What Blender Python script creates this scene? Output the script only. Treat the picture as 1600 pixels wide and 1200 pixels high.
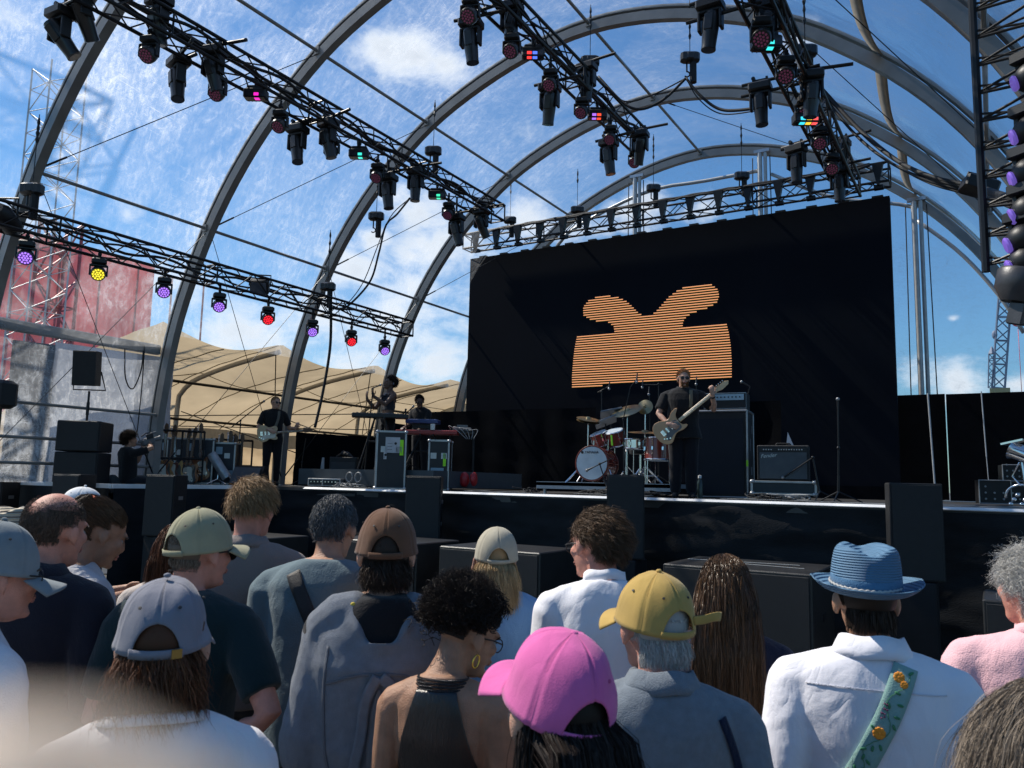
import bpy, math, random
import numpy as np
from mathutils import Vector, Matrix, noise as mnoise
from mathutils.bvhtree import BVHTree
sc = bpy.context.scene
for o in list(bpy.data.objects): bpy.data.objects.remove(o)
COL = sc.collection
PI = math.pi
rad = math.radians
# ------------------------------------------------------------------ camera
FPX = 1240.0
YAW, PITCH, ROLL = rad(31.25), rad(7.08), rad(1.3)
CAM = np.array([0, 0, 1.85])
_fw = np.array([-math.sin(YAW)*math.cos(PITCH), math.cos(YAW)*math.cos(PITCH), math.sin(PITCH)])
_r0 = np.array([math.cos(YAW), math.sin(YAW), 0.0]); _u0 = np.cross(_r0, _fw)
_r = math.cos(ROLL)*_r0 + math.sin(ROLL)*_u0
_u = -math.sin(ROLL)*_r0 + math.cos(ROLL)*_u0
cd = bpy.data.cameras.new('camera'); cam = bpy.data.objects.new('camera', cd); COL.objects.link(cam)
cam.matrix_world = Matrix(((_r[0], _u[0], -_fw[0], CAM[0]), (_r[1], _u[1], -_fw[1], CAM[1]), (_r[2], _u[2], -_fw[2], CAM[2]), (0, 0, 0, 1)))
cd.sensor_width = 36; cd.lens = 36*FPX/1600; cd.clip_start = 0.004; cd.clip_end = 4000
cd.dof.use_dof = True; cd.dof.focus_distance = 9.0; cd.dof.aperture_fstop = 10.0
sc.camera = cam
# ------------------------------------------------------------------ sun and sky
SUN_AZ = YAW + rad(62)       # measured counter-clockwise from +Y
SUN_EL = rad(50)
sundir = np.array([-math.sin(SUN_AZ)*math.cos(SUN_EL), math.cos(SUN_AZ)*math.cos(SUN_EL), math.sin(SUN_EL)])
sl = bpy.data.lights.new('sun', 'SUN'); sl.energy = 5.0; sl.angle = rad(0.55); sl.color = (1.0, 0.91, 0.78)
so = bpy.data.objects.new('sun', sl); COL.objects.link(so)
so.rotation_euler = Vector(sundir).to_track_quat('Z', 'Y').to_euler()
def px(x, y): return _r*(x-800)/FPX + _u*(600-y)/FPX + _fw      # ray with unit depth
def onY(x, y, Y): d = px(x, y); return CAM + d*(Y-CAM[1])/d[1]
def onX(x, y, X): d = px(x, y); return CAM + d*(X-CAM[0])/d[0]
def onZ(x, y, Z): d = px(x, y); return CAM + d*(Z-CAM[2])/d[2]
def atD(x, y, D): return CAM + px(x, y)*D
w = bpy.data.worlds.new('World'); sc.world = w; w.use_nodes = True
nt = w.node_tree; nt.nodes.clear()
def N(t, **k):
    n = nt.nodes.new(t)
    for a, b in k.items(): setattr(n, a, b)
    return n
out = N('ShaderNodeOutputWorld'); bg = N('ShaderNodeBackground'); bg.inputs[1].default_value = 1.0
sky = N('ShaderNodeTexSky', sky_type='NISHITA'); sky.sun_disc = False; sky.sun_elevation = SUN_EL
sky.sun_rotation = math.atan2(sundir[0], sundir[1]); sky.air_density = 1.25; sky.dust_density = 0.35; sky.ozone_density = 3.2; sky.altitude = 0
SKY_STR = 0.083
mulS = N('ShaderNodeVectorMath', operation='SCALE'); mulS.inputs[3].default_value = SKY_STR
tint = N('ShaderNodeVectorMath', operation='MULTIPLY'); tint.inputs[1].default_value = (0.64, 0.98, 1.22)
nt.links.new(sky.outputs[0], mulS.inputs[0]); nt.links.new(mulS.outputs[0], tint.inputs[0])
tc = N('ShaderNodeTexCoord')
def MA(op, a, b=None, c=None, clamp=False):
    n = N('ShaderNodeMath', operation=op); n.use_clamp = clamp
    for i, v in enumerate((a, b, c)):
        if v is None: continue
        if isinstance(v, (int, float)): n.inputs[i].default_value = v
        else: nt.links.new(v, n.inputs[i])
    return n.outputs[0]
# clouds: patches at fixed compass directions, broken up with noise
CL = [(600, 78, .045, .9), (650, 92, .05, 1.), (690, 100, .04, .9), (610, 115, .05, .5),(640,140,.05,.35),
      (560, 420, .07, .8), (500, 500, .09, .75), (620, 470, .08, .8), (660, 330, .05, .9), (690, 390, .06, .9), (640, 400, .04, .7), (580, 375, .03, .8),
      (700, 560, .09, .75), (380, 520, .08, .8), (300, 480, .05, .6), (540, 570, .08, .7), (760, 460, .05, .7), (790, 330, .06, .5), (830, 340, .06, .8),
      (960, 330, .03, .7), (1000, 330, .04, .85), (1080, 330, .03, .6), (1100, 320, .03, .7), (900, 350, .05, .7), (1490, 497, .010, .7), (1500, 605, .05, .75), (1420, 600, .05, .55),
      (1600, 490, .03, .4), (1590, 600, .03, .8), (820, 210, .06, .45), (40, 330, .10, .45), (190, 330, .05, .5), (120, 40, .2, .35), (1250, 60, .05, .5), (250, 440, .05, .5)]
acc = None
for (x, y, rr, am) in CL:
    d = px(x, y); d = d/np.linalg.norm(d)
    sub = N('ShaderNodeVectorMath', operation='SUBTRACT'); nt.links.new(tc.outputs['Generated'], sub.inputs[0]); sub.inputs[1].default_value = d
    ml = N('ShaderNodeVectorMath', operation='MULTIPLY'); nt.links.new(sub.outputs[0], ml.inputs[0]); ml.inputs[1].default_value = (1/rr, 1/rr, 1.5/rr)
    ln = N('ShaderNodeVectorMath', operation='LENGTH'); nt.links.new(ml.outputs[0], ln.inputs[0])
    g = MA('MULTIPLY', MA('SUBTRACT', 1.0, MA('MULTIPLY', ln.outputs['Value'], 0.62), clamp=True), am)
    acc = g if acc is None else MA('MAXIMUM', acc, g)
n1 = N('ShaderNodeTexNoise'); n1.inputs['Scale'].default_value = 14; n1.inputs['Detail'].default_value = 9; n1.inputs['Roughness'].default_value = .6; n1.inputs['Distortion'].default_value = .25
mp = N('ShaderNodeMapping'); mp.inputs['Scale'].default_value = (1, 1, 1.7); nt.links.new(tc.outputs['Generated'], mp.inputs[0]); nt.links.new(mp.outputs[0], n1.inputs['Vector'])
den = MA('ADD', MA('MULTIPLY', MA('SUBTRACT', n1.outputs[0], 0.5), 2.4), MA('SUBTRACT', MA('MULTIPLY', acc, 1.7), 0.42))
mr = N('ShaderNodeMapRange', interpolation_type='SMOOTHSTEP'); nt.links.new(den, mr.inputs[0]); mr.inputs[1].default_value = 0.05; mr.inputs[2].default_value = 0.95
mrc = N('ShaderNodeMapRange'); nt.links.new(den, mrc.inputs[0]); mrc.inputs[1].default_value = 0.45; mrc.inputs[2].default_value = 1.6; mrc.inputs[3].default_value = 1.0; mrc.inputs[4].default_value = .72
ccol = N('ShaderNodeVectorMath', operation='SCALE'); ccol.inputs[0].default_value = (.82, .86, .90); nt.links.new(mrc.outputs[0], ccol.inputs[3])
mx = N('ShaderNodeMix', data_type='RGBA'); nt.links.new(MA('MULTIPLY', mr.outputs[0], .9), mx.inputs[0]); nt.links.new(tint.outputs[0], mx.inputs[6]); nt.links.new(ccol.outputs[0], mx.inputs[7])
nt.links.new(mx.outputs[2], bg.inputs[0]); nt.links.new(bg.outputs[0], out.inputs[0])
sc.view_settings.view_transform = 'Standard'; sc.view_settings.look = 'None'; sc.view_settings.exposure = 0.27; sc.view_settings.gamma = 1
sc.render.engine = 'CYCLES'
sc.cycles.transparent_max_bounces = 24; sc.cycles.max_bounces = 8
# ------------------------------------------------------------------ materials
_M = {}
def mat(name, col, rough=.6, metal=0., bump=0., bscale=60., var=.12, vscale=8., spec=.5, emit=None, estr=0., sheen=0., trans=0., coat=0., stretch=None, crease=0.):
    if name in _M: return _M[name]
    m = bpy.data.materials.new(name); m.use_nodes = True; t = m.node_tree; b = t.nodes['Principled BSDF']
    b.inputs['Roughness'].default_value = rough; b.inputs['Metallic'].default_value = metal
    b.inputs['Specular IOR Level'].default_value = spec; b.inputs['Sheen Weight'].default_value = sheen; b.inputs['Coat Weight'].default_value = coat
    c4 = (*col, 1)
    co = t.nodes.new('ShaderNodeTexCoord'); n = t.nodes.new('ShaderNodeTexNoise'); n.inputs['Scale'].default_value = vscale; n.inputs['Detail'].default_value = 5
    if stretch:
        mpg = t.nodes.new('ShaderNodeMapping'); mpg.inputs['Scale'].default_value = stretch; t.links.new(co.outputs['Object'], mpg.inputs[0]); src = mpg.outputs[0]
    else: src = co.outputs['Object']
    t.links.new(src, n.inputs['Vector'])
    r = t.nodes.new('ShaderNodeMapRange'); r.inputs[1].default_value = .25; r.inputs[2].default_value = .75; r.inputs[3].default_value = 1-var; r.inputs[4].default_value = 1+var
    t.links.new(n.outputs[0], r.inputs[0])
    s = t.nodes.new('ShaderNodeVectorMath'); s.operation = 'SCALE'; s.inputs[0].default_value = col; t.links.new(r.outputs[0], s.inputs[3])
    t.links.new(s.outputs[0], b.inputs['Base Color'])
    if bump > 0:
        n2 = t.nodes.new('ShaderNodeTexNoise'); n2.inputs['Scale'].default_value = bscale; n2.inputs['Detail'].default_value = 4; t.links.new(src, n2.inputs['Vector'])
        bp = t.nodes.new('ShaderNodeBump'); bp.inputs['Strength'].default_value = bump; bp.inputs['Distance'].default_value = .01
        t.links.new(n2.outputs[0], bp.inputs['Height']); t.links.new(bp.outputs[0], b.inputs['Normal'])
        if crease > 0:
            n3 = t.nodes.new('ShaderNodeTexNoise'); n3.inputs['Scale'].default_value = 8.5; n3.inputs['Detail'].default_value = 3.5; n3.inputs['Distortion'].default_value = .5
            mq = t.nodes.new('ShaderNodeMapping'); mq.inputs['Scale'].default_value = (1.3, 1.0, .75); mq.inputs['Rotation'].default_value = (.2, .5, .1); t.links.new(co.outputs['Object'], mq.inputs[0]); t.links.new(mq.outputs[0], n3.inputs['Vector'])
            s1_ = t.nodes.new('ShaderNodeMath'); s1_.operation = 'SUBTRACT'; s1_.inputs[1].default_value = .5; t.links.new(n3.outputs[0], s1_.inputs[0]); s2_ = t.nodes.new('ShaderNodeMath'); s2_.operation = 'ABSOLUTE'; t.links.new(s1_.outputs[0], s2_.inputs[0]); s3_ = t.nodes.new('ShaderNodeMath'); s3_.operation = 'POWER'; s3_.inputs[1].default_value = .85; t.links.new(s2_.outputs[0], s3_.inputs[0])
            bq = t.nodes.new('ShaderNodeBump'); bq.inputs['Strength'].default_value = crease; bq.inputs['Distance'].default_value = .035; t.links.new(s3_.outputs[0], bq.inputs['Height']); t.links.new(bq.outputs[0], bp.inputs['Normal'])
    if emit:
        b.inputs['Emission Color'].default_value = (*emit, 1); b.inputs['Emission Strength'].default_value = estr
    if trans > 0:
        tr = t.nodes.new('ShaderNodeBsdfTranslucent'); t.links.new(s.outputs[0], tr.inputs[0]); ms = t.nodes.new('ShaderNodeMixShader'); ms.inputs[0].default_value = trans
        o = t.nodes['Material Output']; t.links.new(b.outputs[0], ms.inputs[1]); t.links.new(tr.outputs[0], ms.inputs[2]); t.links.new(ms.outputs[0], o.inputs[0])
    _M[name] = m; return m
def fabric(name, col, rough=.92, bump=.35, bscale=260, var=.07, vscale=6, sheen=.15, trans=0.):
    return mat(name, col, rough, 0, bump, bscale, var, vscale, .2, sheen=sheen, trans=trans, crease=.24 if 'cap' not in name and 'band' not in name else .12)
def skin(name, col):
    if name in _M: return _M[name]
    m = mat(name, col, .52, 0, .3, 260, .2, 22, .35); b = m.node_tree.nodes['Principled BSDF']
    b.inputs['Subsurface Weight'].default_value = .12; b.inputs['Subsurface Radius'].default_value = (.012, .005, .003); b.inputs['Subsurface Scale'].default_value = .6
    return m
def hairmat(name, c1, c2, rough=.6):
    if name in _M: return _M[name]
    m = bpy.data.materials.new(name); m.use_nodes = True; t = m.node_tree; b = t.nodes['Principled BSDF']
    a = t.nodes.new('ShaderNodeAttribute'); a.attribute_name = 'rnd'
    x = t.nodes.new('ShaderNodeMix'); x.data_type = 'RGBA'; t.links.new(a.outputs['Fac'], x.inputs[0]); x.inputs[6].default_value = (*c1, 1); x.inputs[7].default_value = (*c2, 1)
    t.links.new(x.outputs[2], b.inputs['Base Color']); b.inputs['Roughness'].default_value = rough; b.inputs['Specular IOR Level'].default_value = .28
    _M[name] = m; return m
BLK = mat('black_paint', (.007, .0075, .009), .45, 0, .1, 200, .3)
BLKM = mat('black_metal', (.010, .0105, .012), .42, .3, .08, 150, .3)
BLKR = mat('black_rough', (.006, .007, .009), .7, 0, .3, 250, .25)
ALU = mat('aluminium', (.42, .43, .45), .38, .85, .1, 90, .12)
ARCH = mat('grey_anodised', (.225, .22, .21), .5, .25, .12, 40, .18, 3)
CHROME = mat('chrome', (.72, .73, .75), .15, 1, .02, 60, .1)
GREY = mat('grey_plastic', (.12, .125, .13), .5)
WHITE = mat('white_plastic', (.75, .76, .78), .45)
# ------------------------------------------------------------------ mesh builder
def rotm(rx=0, ry=0, rz=0):
    return np.array(Matrix.Rotation(rz, 3, 'Z') @ Matrix.Rotation(ry, 3, 'Y') @ Matrix.Rotation(rx, 3, 'X'))
def frame_from(d):
    d = np.asarray(d, float); d = d/(np.linalg.norm(d)+1e-12)
    a = np.array([0, 0, 1.]) if abs(d[2]) < .9 else np.array([1., 0, 0])
    x = np.cross(a, d); x /= np.linalg.norm(x); y = np.cross(d, x)
    return x, y, d
class MB:
    def __init__(s): s.v = []; s.f = []; s.n = 0; s.T = None; s.mi = []; s.cur = 0
    def add(s, v, f):
        v = np.asarray(v, float)
        if s.T is not None: v = v @ s.T[:3, :3].T + s.T[:3, 3]
        s.v.append(v); s.f += [tuple(i+s.n for i in q) for q in f]; s.mi += [s.cur]*len(f); s.n += len(v); return s
    def box(s, c, d, R=None, bev=0.):
        x, y, z = d[0]/2, d[1]/2, d[2]/2
        if bev <= 0:
            v = np.array([(a*x, b*y, e*z) for a in (-1, 1) for b in (-1, 1) for e in (-1, 1)])
            f = [(0, 1, 3, 2), (4, 6, 7, 5), (0, 4, 5, 1), (2, 3, 7, 6), (0, 2, 6, 4), (1, 5, 7, 3)]
        else:
            b = min(bev, x*.49, y*.49, z*.49)
            v = []; ring = [(-x+b, -y), (x-b, -y), (x, -y+b), (x, y-b), (x-b, y), (-x+b, y), (-x, y-b), (-x, -y+b)]
            def sc_(q, k): return [(np.sign(p[0])*(abs(p[0])-k), np.sign(p[1])*(abs(p[1])-k)) for p in q]
            for zz, k in ((-z, b), (-z+b, 0), (z-b, 0), (z, b)):
                v += [(p[0], p[1], zz) for p in sc_(ring, k)]
            f = [tuple(range(7, -1, -1)), tuple(range(24, 32))]
            for l in range(3):
                for i in range(8): f.append((l*8+i, l*8+(i+1) % 8, l*8+8+(i+1) % 8, l*8+8+i))
            v = np.array(v)
        if R is not None: v = v @ np.asarray(R).T
        return s.add(v+np.asarray(c, float), f)
    def tube(s, pts, r, n=8, cap=True, up=None, flat=1.0):
        pts = np.asarray(pts, float); m = len(pts)
        r = np.full(m, r, float) if np.isscalar(r) else np.asarray(r, float)
        t = np.gradient(pts, axis=0) if m > 2 else np.repeat((pts[1]-pts[0])[None], 2, 0)
        t /= (np.linalg.norm(t, axis=1)[:, None]+1e-12)
        x, y, _ = frame_from(t[0])
        if up is not None:
            x = np.cross(np.asarray(up, float), t[0]); x /= np.linalg.norm(x)+1e-12
        an = np.arange(n)*2*PI/n; V = []
        for i in range(m):
            x = x - t[i]*(x@t[i]); x /= np.linalg.norm(x)+1e-12; y = np.cross(t[i], x)
            V.append(pts[i] + r[i]*(np.cos(an)[:, None]*x + flat*np.sin(an)[:, None]*y))
        V = np.concatenate(V); F = []
        for i in range(m-1):
            for j in range(n): F.append((i*n+j, i*n+(j+1) % n, (i+1)*n+(j+1) % n, (i+1)*n+j))
        if cap: F += [tuple(range(n-1, -1, -1)), tuple((m-1)*n+j for j in range(n))]
        return s.add(V, F)
    def caps(s, pts, r, n=12):      # capsule chain with rounded ends (closed)
        pts = [np.asarray(p, float) for p in pts]; r = list(r)
        d0 = pts[0]-pts[1]; d0 /= np.linalg.norm(d0)+1e-9; d1 = pts[-1]-pts[-2]; d1 /= np.linalg.norm(d1)+1e-9
        P = [pts[0]+d0*r[0]*.97, pts[0]+d0*r[0]*.7] + pts + [pts[-1]+d1*r[-1]*.7, pts[-1]+d1*r[-1]*.97]
        Rr = [r[0]*.25, r[0]*.72] + r + [r[-1]*.72, r[-1]*.25]
        return s.tube(P, Rr, n)
    def ell(s, c, r, R=None, nu=16, nv=10):
        v = [(0, 0, -1)]
        for i in range(1, nv):
            p = -PI/2+PI*i/nv
            for j in range(nu): a = 2*PI*j/nu; v.append((math.cos(a)*math.cos(p), math.sin(a)*math.cos(p), math.sin(p)))
        v.append((0, 0, 1)); v = np.array(v)*np.asarray(r, float)
        f = [(0, 1+(j+1) % nu, 1+j) for j in range(nu)]
        for i in range(nv-2):
            for j in range(nu): a = 1+i*nu; f.append((a+j, a+(j+1) % nu, a+nu+(j+1) % nu, a+nu+j))
        a = 1+(nv-2)*nu; f += [(a+j, a+(j+1) % nu, len(v)-1) for j in range(nu)]
        if R is not None: v = v @ np.asarray(R).T
        return s.add(v+np.asarray(c, float), f)
    def lathe(s, prof, c=(0, 0, 0), R=None, n=24):   # prof: (r, z)
        V = []; F = []
        for (r, z) in prof:
            V += [(r*math.cos(2*PI*j/n), r*math.sin(2*PI*j/n), z) for j in range(n)]
        m = len(prof)
        for i in range(m-1):
            for j in range(n): F.append((i*n+j, i*n+(j+1) % n, (i+1)*n+(j+1) % n, (i+1)*n+j))
        F += [tuple(range(n-1, -1, -1)), tuple((m-1)*n+j for j in range(n))]
        V = np.array(V)
        if R is not None: V = V @ np.asarray(R).T
        return s.add(V+np.asarray(c, float), F)
    def loft(s, secs, n=24, ex=2.3, cap=True):      # secs: (cx, cy, cz, rx, ry)
        V = []; F = []
        for (cx, cy, cz, rx, ry) in secs:
            for j in range(n):
                a = 2*PI*j/n; ca, sa = math.cos(a), math.sin(a)
                V.append((cx+rx*np.sign(ca)*abs(ca)**(2/ex), cy+ry*np.sign(sa)*abs(sa)**(2/ex), cz))
        m = len(secs)
        for i in range(m-1):
            for j in range(n): F.append((i*n+j, i*n+(j+1) % n, (i+1)*n+(j+1) % n, (i+1)*n+j))
        if cap: F += [tuple(range(n-1, -1, -1)), tuple((m-1)*n+j for j in range(n))]
        return s.add(V, F)
    def prism(s, poly, z0, z1, R=None, c=(0, 0, 0), bev=0):
        n = len(poly); P = np.asarray(poly, float); lay = [(z0, 0), (z1, 0)]
        if bev: lay = [(z0, bev), (z0+bev, 0), (z1-bev, 0), (z1, bev)]
        cen = P.mean(0); V = []; F = []
        for z, k in lay:
            q = P + (cen-P)/np.maximum(np.linalg.norm(cen-P, axis=1)[:, None], 1e-6)*k
            V += [(a[0], a[1], z) for a in q]
        for l in range(len(lay)-1):
            for i in range(n): F.append((l*n+i, l*n+(i+1) % n, (l+1)*n+(i+1) % n, (l+1)*n+i))
        F += [tuple(range(n-1, -1, -1)), tuple((len(lay)-1)*n+i for i in range(n))]
        V = np.array(V)
        if R is not None: V = V @ np.asarray(R).T
        return s.add(V+np.asarray(c, float), F)
    def grid(s, V, nu, nv, closed=False):            # V index i*nv+j
        F = []
        for i in range(nu-1):
            for j in range(nv if closed else nv-1):
                F.append((i*nv+j, i*nv+(j+1) % nv, (i+1)*nv+(j+1) % nv, (i+1)*nv+j))
        return s.add(V, F)
    def mesh(s, name='mesh'):
        me = bpy.data.meshes.new(name); V = np.concatenate(s.v) if s.v else np.zeros((0, 3))
        me.from_pydata(V.tolist(), [], s.f); me.update(); return me
    def build(s, name, m, parent=None, smooth=False, solid=0., bevel=0.):
        me = s.mesh(name); o = bpy.data.objects.new(name, me); COL.objects.link(o)
        for k in (m if isinstance(m, (list, tuple)) else [m]): me.materials.append(k)
        if isinstance(m, (list, tuple)): me.polygons.foreach_set('material_index', s.mi)
        if smooth is True: me.polygons.foreach_set('use_smooth', [True]*len(me.polygons))
        elif smooth: me.set_sharp_from_angle(angle=rad(smooth)); me.polygons.foreach_set('use_smooth', [True]*len(me.polygons))
        if parent is not None: o.parent = parent
        if solid: md = o.modifiers.new('s', 'SOLIDIFY'); md.thickness = solid; md.offset = 0
        return o
def tag(o, label=None, cat=None, group=None, kind=None):
    if label: o['label'] = label
    if cat: o['category'] = cat
    if group: o['group'] = group
    if kind: o['kind'] = kind
    return o
def empty(name, loc, rz=0., label=None, cat=None, group=None, rot=None, scale=1.):
    o = bpy.data.objects.new(name, None); COL.objects.link(o); o.location = [float(a) for a in loc]
    o.rotation_euler = rot if rot is not None else (0, 0, rz); o.scale = (scale,)*3; o.empty_display_size = .1
    return tag(o, label, cat, group)
def dup(root, loc, rot=None, label=None, group=None, scale=None):
    def cp(o, par):
        c = o.copy(); COL.objects.link(c)
        if par is not None: c.parent = par
        for ch in o.children: cp(ch, c)
        return c
    r = cp(root, None); r.location = [float(a) for a in loc]
    if rot is not None: r.rotation_euler = rot
    if scale is not None: r.scale = scale if hasattr(scale, '__len__') else (scale,)*3
    if label: r['label'] = label
    if group: r['group'] = group
    return r
def evalmesh(o):
    dg = bpy.context.evaluated_depsgraph_get(); dg.update()
    return bpy.data.meshes.new_from_object(o.evaluated_get(dg))
def text_mesh(body, size, depth=.002, shear=0.):
    c = bpy.data.curves.new('t', 'FONT'); c.body = body; c.size = size; c.extrude = depth; c.align_x = 'CENTER'; c.align_y = 'CENTER'; c.shear = shear
    o = bpy.data.objects.new('t', c); COL.objects.link(o); me = evalmesh(o); bpy.data.objects.remove(o); return me
def text(body, size, loc, rot, m, parent=None, name='lettering', shear=0.):
    me = text_mesh(body, size, shear=shear); me.materials.clear(); me.materials.append(m)
    o = bpy.data.objects.new(name, me); COL.objects.link(o); o.location = loc; o.rotation_euler = rot
    if parent is not None: o.parent = parent
    return o
def fnoise(P, seed, scale, ridged=False, octs=3):
    rs = np.random.RandomState(seed); out = np.zeros(len(P)); amp = 1.; P = P*scale
    for o in range(octs):
        A = rs.normal(size=(5, 3)); ph = rs.rand(5)*6.28; wv = np.sin(P@rs.normal(size=(3, 3))*.9+rs.rand(3)*6)
        q = np.sin((P+.7*wv)@A.T+ph)
        if ridged: q = 1-2*np.abs(q)**.7
        out += amp*q.mean(1)*1.6; amp *= .5; P = P*2.03
    return out
# ================================================================== SETTING
g = MB(); g.box((0, 0, -.05), (6000, 6000, .1)); 
tag(g.build('ground', mat('ground_tarmac', (.07, .07, .068), .9, 0, .5, 30, .25, .6)), kind='structure')
DZ = 1.69; SY = 9.8
DECK = mat('deck_plywood', (.05, .049, .048), .42, 0, .2, 30, .35, 2.5)
s = MB(); s.box((-5.5, 14.0, DZ-.06), (19., 8.4, .12)); s.box((-12.5, 8.35, DZ-.064), (3.2, 2.896, .112))
st = empty('stage', (0, 0, 0), label='black covered stage deck with metal front edge coloured sunlit bright running across the photo', cat='stage')
s.build('deck', DECK, st)
e = MB(); EDGE = mat('deck_edge_sunlit_metal', (.78, .78, .78), .5, .0, .1, 40, .3, 1.5)  # metal edging, pale colour and slant standing in for sunlit deck lip
e.prism([(SY-.050, DZ-.020), (SY-.04, DZ-.030), (SY+.02, DZ+.004), (SY+.0, DZ+.008)], -10.0, 4.0, np.array([[0, 0, 1.], [1, 0, 0], [0, 1, 0]])); e.box((-12.5, 6.88, DZ-.02), (3.2, .035, .065)); e.box((-10.88, 8.36, DZ-.02), (.035, 2.92, .065))
e.build('edge_strip', EDGE, st)
tp = MB(); rs = random.Random(5)
for i in range(70):
    x = rs.uniform(-10.5, 3); tp.box((x, SY+.10+rs.random()*.1, DZ+.004+.0004*i), (rs.uniform(.1, .7), rs.uniform(.03, .12), .002), rotm(0, 0, rs.uniform(-.05, .05)))
tp.build('gaffer_tape', mat('pale_tape', (.5, .5, .48), .6), st)
# skirt: wrinkled black mesh cloth
def cloth_wall(p0, p1, z0, z1, amp, seed, nx=None, nz=26, folds=9., sag=0.):
    p0 = np.array(p0, float); p1 = np.array(p1, float); L = np.linalg.norm(p1-p0); nx = nx or int(L*14)+2
    t = (p1-p0)/L; nn = np.array([t[1], -t[0]]); V = []
    for i in range(nx):
        u_ = i/(nx-1)
        for j in range(nz):
            v_ = j/(nz-1); V.append((u_*L, v_*(z1-z0)))
    V = np.array(V); q = np.stack([V[:, 0], V[:, 1]*.35+seed, 0*V[:, 0]], 1)
    h = amp*np.sin(V[:, 0]*folds+1.5*fnoise(q, seed, .8))*(1-.2*V[:, 1]) + amp*.9*fnoise(np.stack([V[:, 0]*.6+V[:, 1], V[:, 1]*2.2, 0*V[:, 0]], 1), seed+3, 1.4, True)
    P = np.stack([p0[0]+t[0]*V[:, 0]+nn[0]*h, p0[1]+t[1]*V[:, 0]+nn[1]*h, z0+V[:, 1] - (sag*fnoise(q, seed+9, .8) if sag else 0)*(V[:, 1]/(z1-z0))**3], 1)
    b = MB(); b.grid(P, nx, nz); return b
SK = mat('black_scrim', (.007, .0085, .011), .72, 0, .35, 45, .5, 3, .3, stretch=(1, 1, 3))
sk = empty('stage_skirt', (0, 0, 0), label='wrinkled black scrim hanging from the front edge of the stage', cat='skirt')
cloth_wall((-10.85, SY-.06), (4, SY-.06), .02, DZ-.05, .035, 3, folds=2.5).build('scrim', SK, sk, True)
cloth_wall((-14.1, 6.82), (-10.85, 6.82), .02, DZ-.05, .018, 4, folds=2.5).build('scrim', SK, sk, True)
cloth_wall((-10.82, 6.9), (-10.82, SY-.08), .02, DZ-.05, .014, 5, folds=2.5).build('scrim', SK, sk, True)
sf = MB()   # scaffold under the stage, glimpsed behind the scrim
for i in range(9):
    x = -10+i*1.6
    for z in (.35, 1.1): sf.tube([(x, SY+.5, z), (x+1.6, SY+.5, z)], .024, 6)
    sf.tube([(x, SY+.5, 0), (x, SY+.5, 1.55)], .024, 6); sf.tube([(x, SY+.5, .1), (x+1.6, SY+.5, 1.5)], .02, 6)
sf.build('scaffolding', ALU, st)
# ------------------------------------------------------------------ vault
# arch profile shared by every rib, from left foot to right foot
_pr = [(-12.62, 1.69), (-12.55, 3.0), (-12.28, 4.4), (-11.85, 5.5), (-11.3, 6.5), (-10.6, 7.4), (-9.8, 8.15), (-8.9, 8.8), (-7.8, 9.3), (-6.7, 9.62), (-5.6, 9.74)]
_pr = _pr + [(-11.2-x, z) for x, z in _pr[-2::-1]]
_pr[-1] = (1.42, 1.69)
def resample(P, n):
    P = np.asarray(P, float)
    # Catmull-Rom then even spacing
    Q = []; m = len(P)
    for i in range(m-1):
        p0, p1, p2, p3 = P[max(i-1, 0)], P[i], P[i+1], P[min(i+2, m-1)]
        for k in range(12):
            t = k/12; Q.append(.5*((2*p1)+(-p0+p2)*t+(2*p0-5*p1+4*p2-p3)*t*t+(-p0+3*p1-3*p2+p3)*t**3))
    Q.append(P[-1]); Q = np.array(Q); L = np.r_[0, np.cumsum(np.linalg.norm(np.diff(Q, axis=0), axis=1))]
    u_ = np.linspace(0, L[-1], n); return np.stack([np.interp(u_, L, Q[:, k]) for k in range(P.shape[1])], 1)
PRO = resample(_pr, 73)
_tn = np.gradient(PRO, axis=0); _tn /= np.linalg.norm(_tn, axis=1)[:, None]; PNO = np.stack([-_tn[:, 1], _tn[:, 0]], 1)   # outward normal
def arc_beam(o0, o1, wid, m=PRO, nn=PNO):
    V = []; 
    for i in range(len(m)):
        a = m[i]+nn[i]*o0; b_ = m[i]+nn[i]*o1
        V += [(a[0], -wid/2, a[1]), (a[0], wid/2, a[1]), (b_[0], wid/2, b_[1]), (b_[0], -wid/2, b_[1])]
    b = MB(); b.grid(np.array(V), len(m), 4, closed=True); b.f += [(0, 1, 2, 3), tuple(len(V)-k for k in (1, 2, 3, 4))]; b.mi += [0, 0]; return b
AY = [2.75, 5.7, 8.65, 11.55, 14.55, 17.6]
names = ['nearest rib overhead, out of the top of the photo', 'rib crossing the top left corner of the photo', 'second rib from the left, behind the seated camera operator',
         'rib whose foot stands behind the standing guitarist', 'rib whose foot stands behind the singer', 'rear rib whose crown rises behind the screen truss']
ribA = None
for k, y in enumerate(AY):
    lb = 'curved grey aluminium roof rib, the ' + names[k]
    if ribA is None:
        ribA = empty('roof_rib', (0, y, 0), label=lb, cat='roof rib', group='curved ribs of the clear roof')
        arc_beam(-.19, -.03, .13).build('beam', ARCH, ribA, 40); arc_beam(.012, .055, .13).build('keder_rail', ARCH, ribA, 40)
        f = MB()
        for i in range(3, 70, 6):
            p = PRO[i]-PNO[i]*.01; f.box((p[0], 0, p[1]), (.05, .05, .05))
        f.build('spacer', ARCH, ribA)
        f = MB()
        for x in (-12.60, 1.40): f.box((x+.08, 0, DZ+.01), (.4, .3, .02))
        f.build('foot_plate', ALU, ribA)
    else: dup(ribA, (0, y, 0), label=lb)
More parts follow.
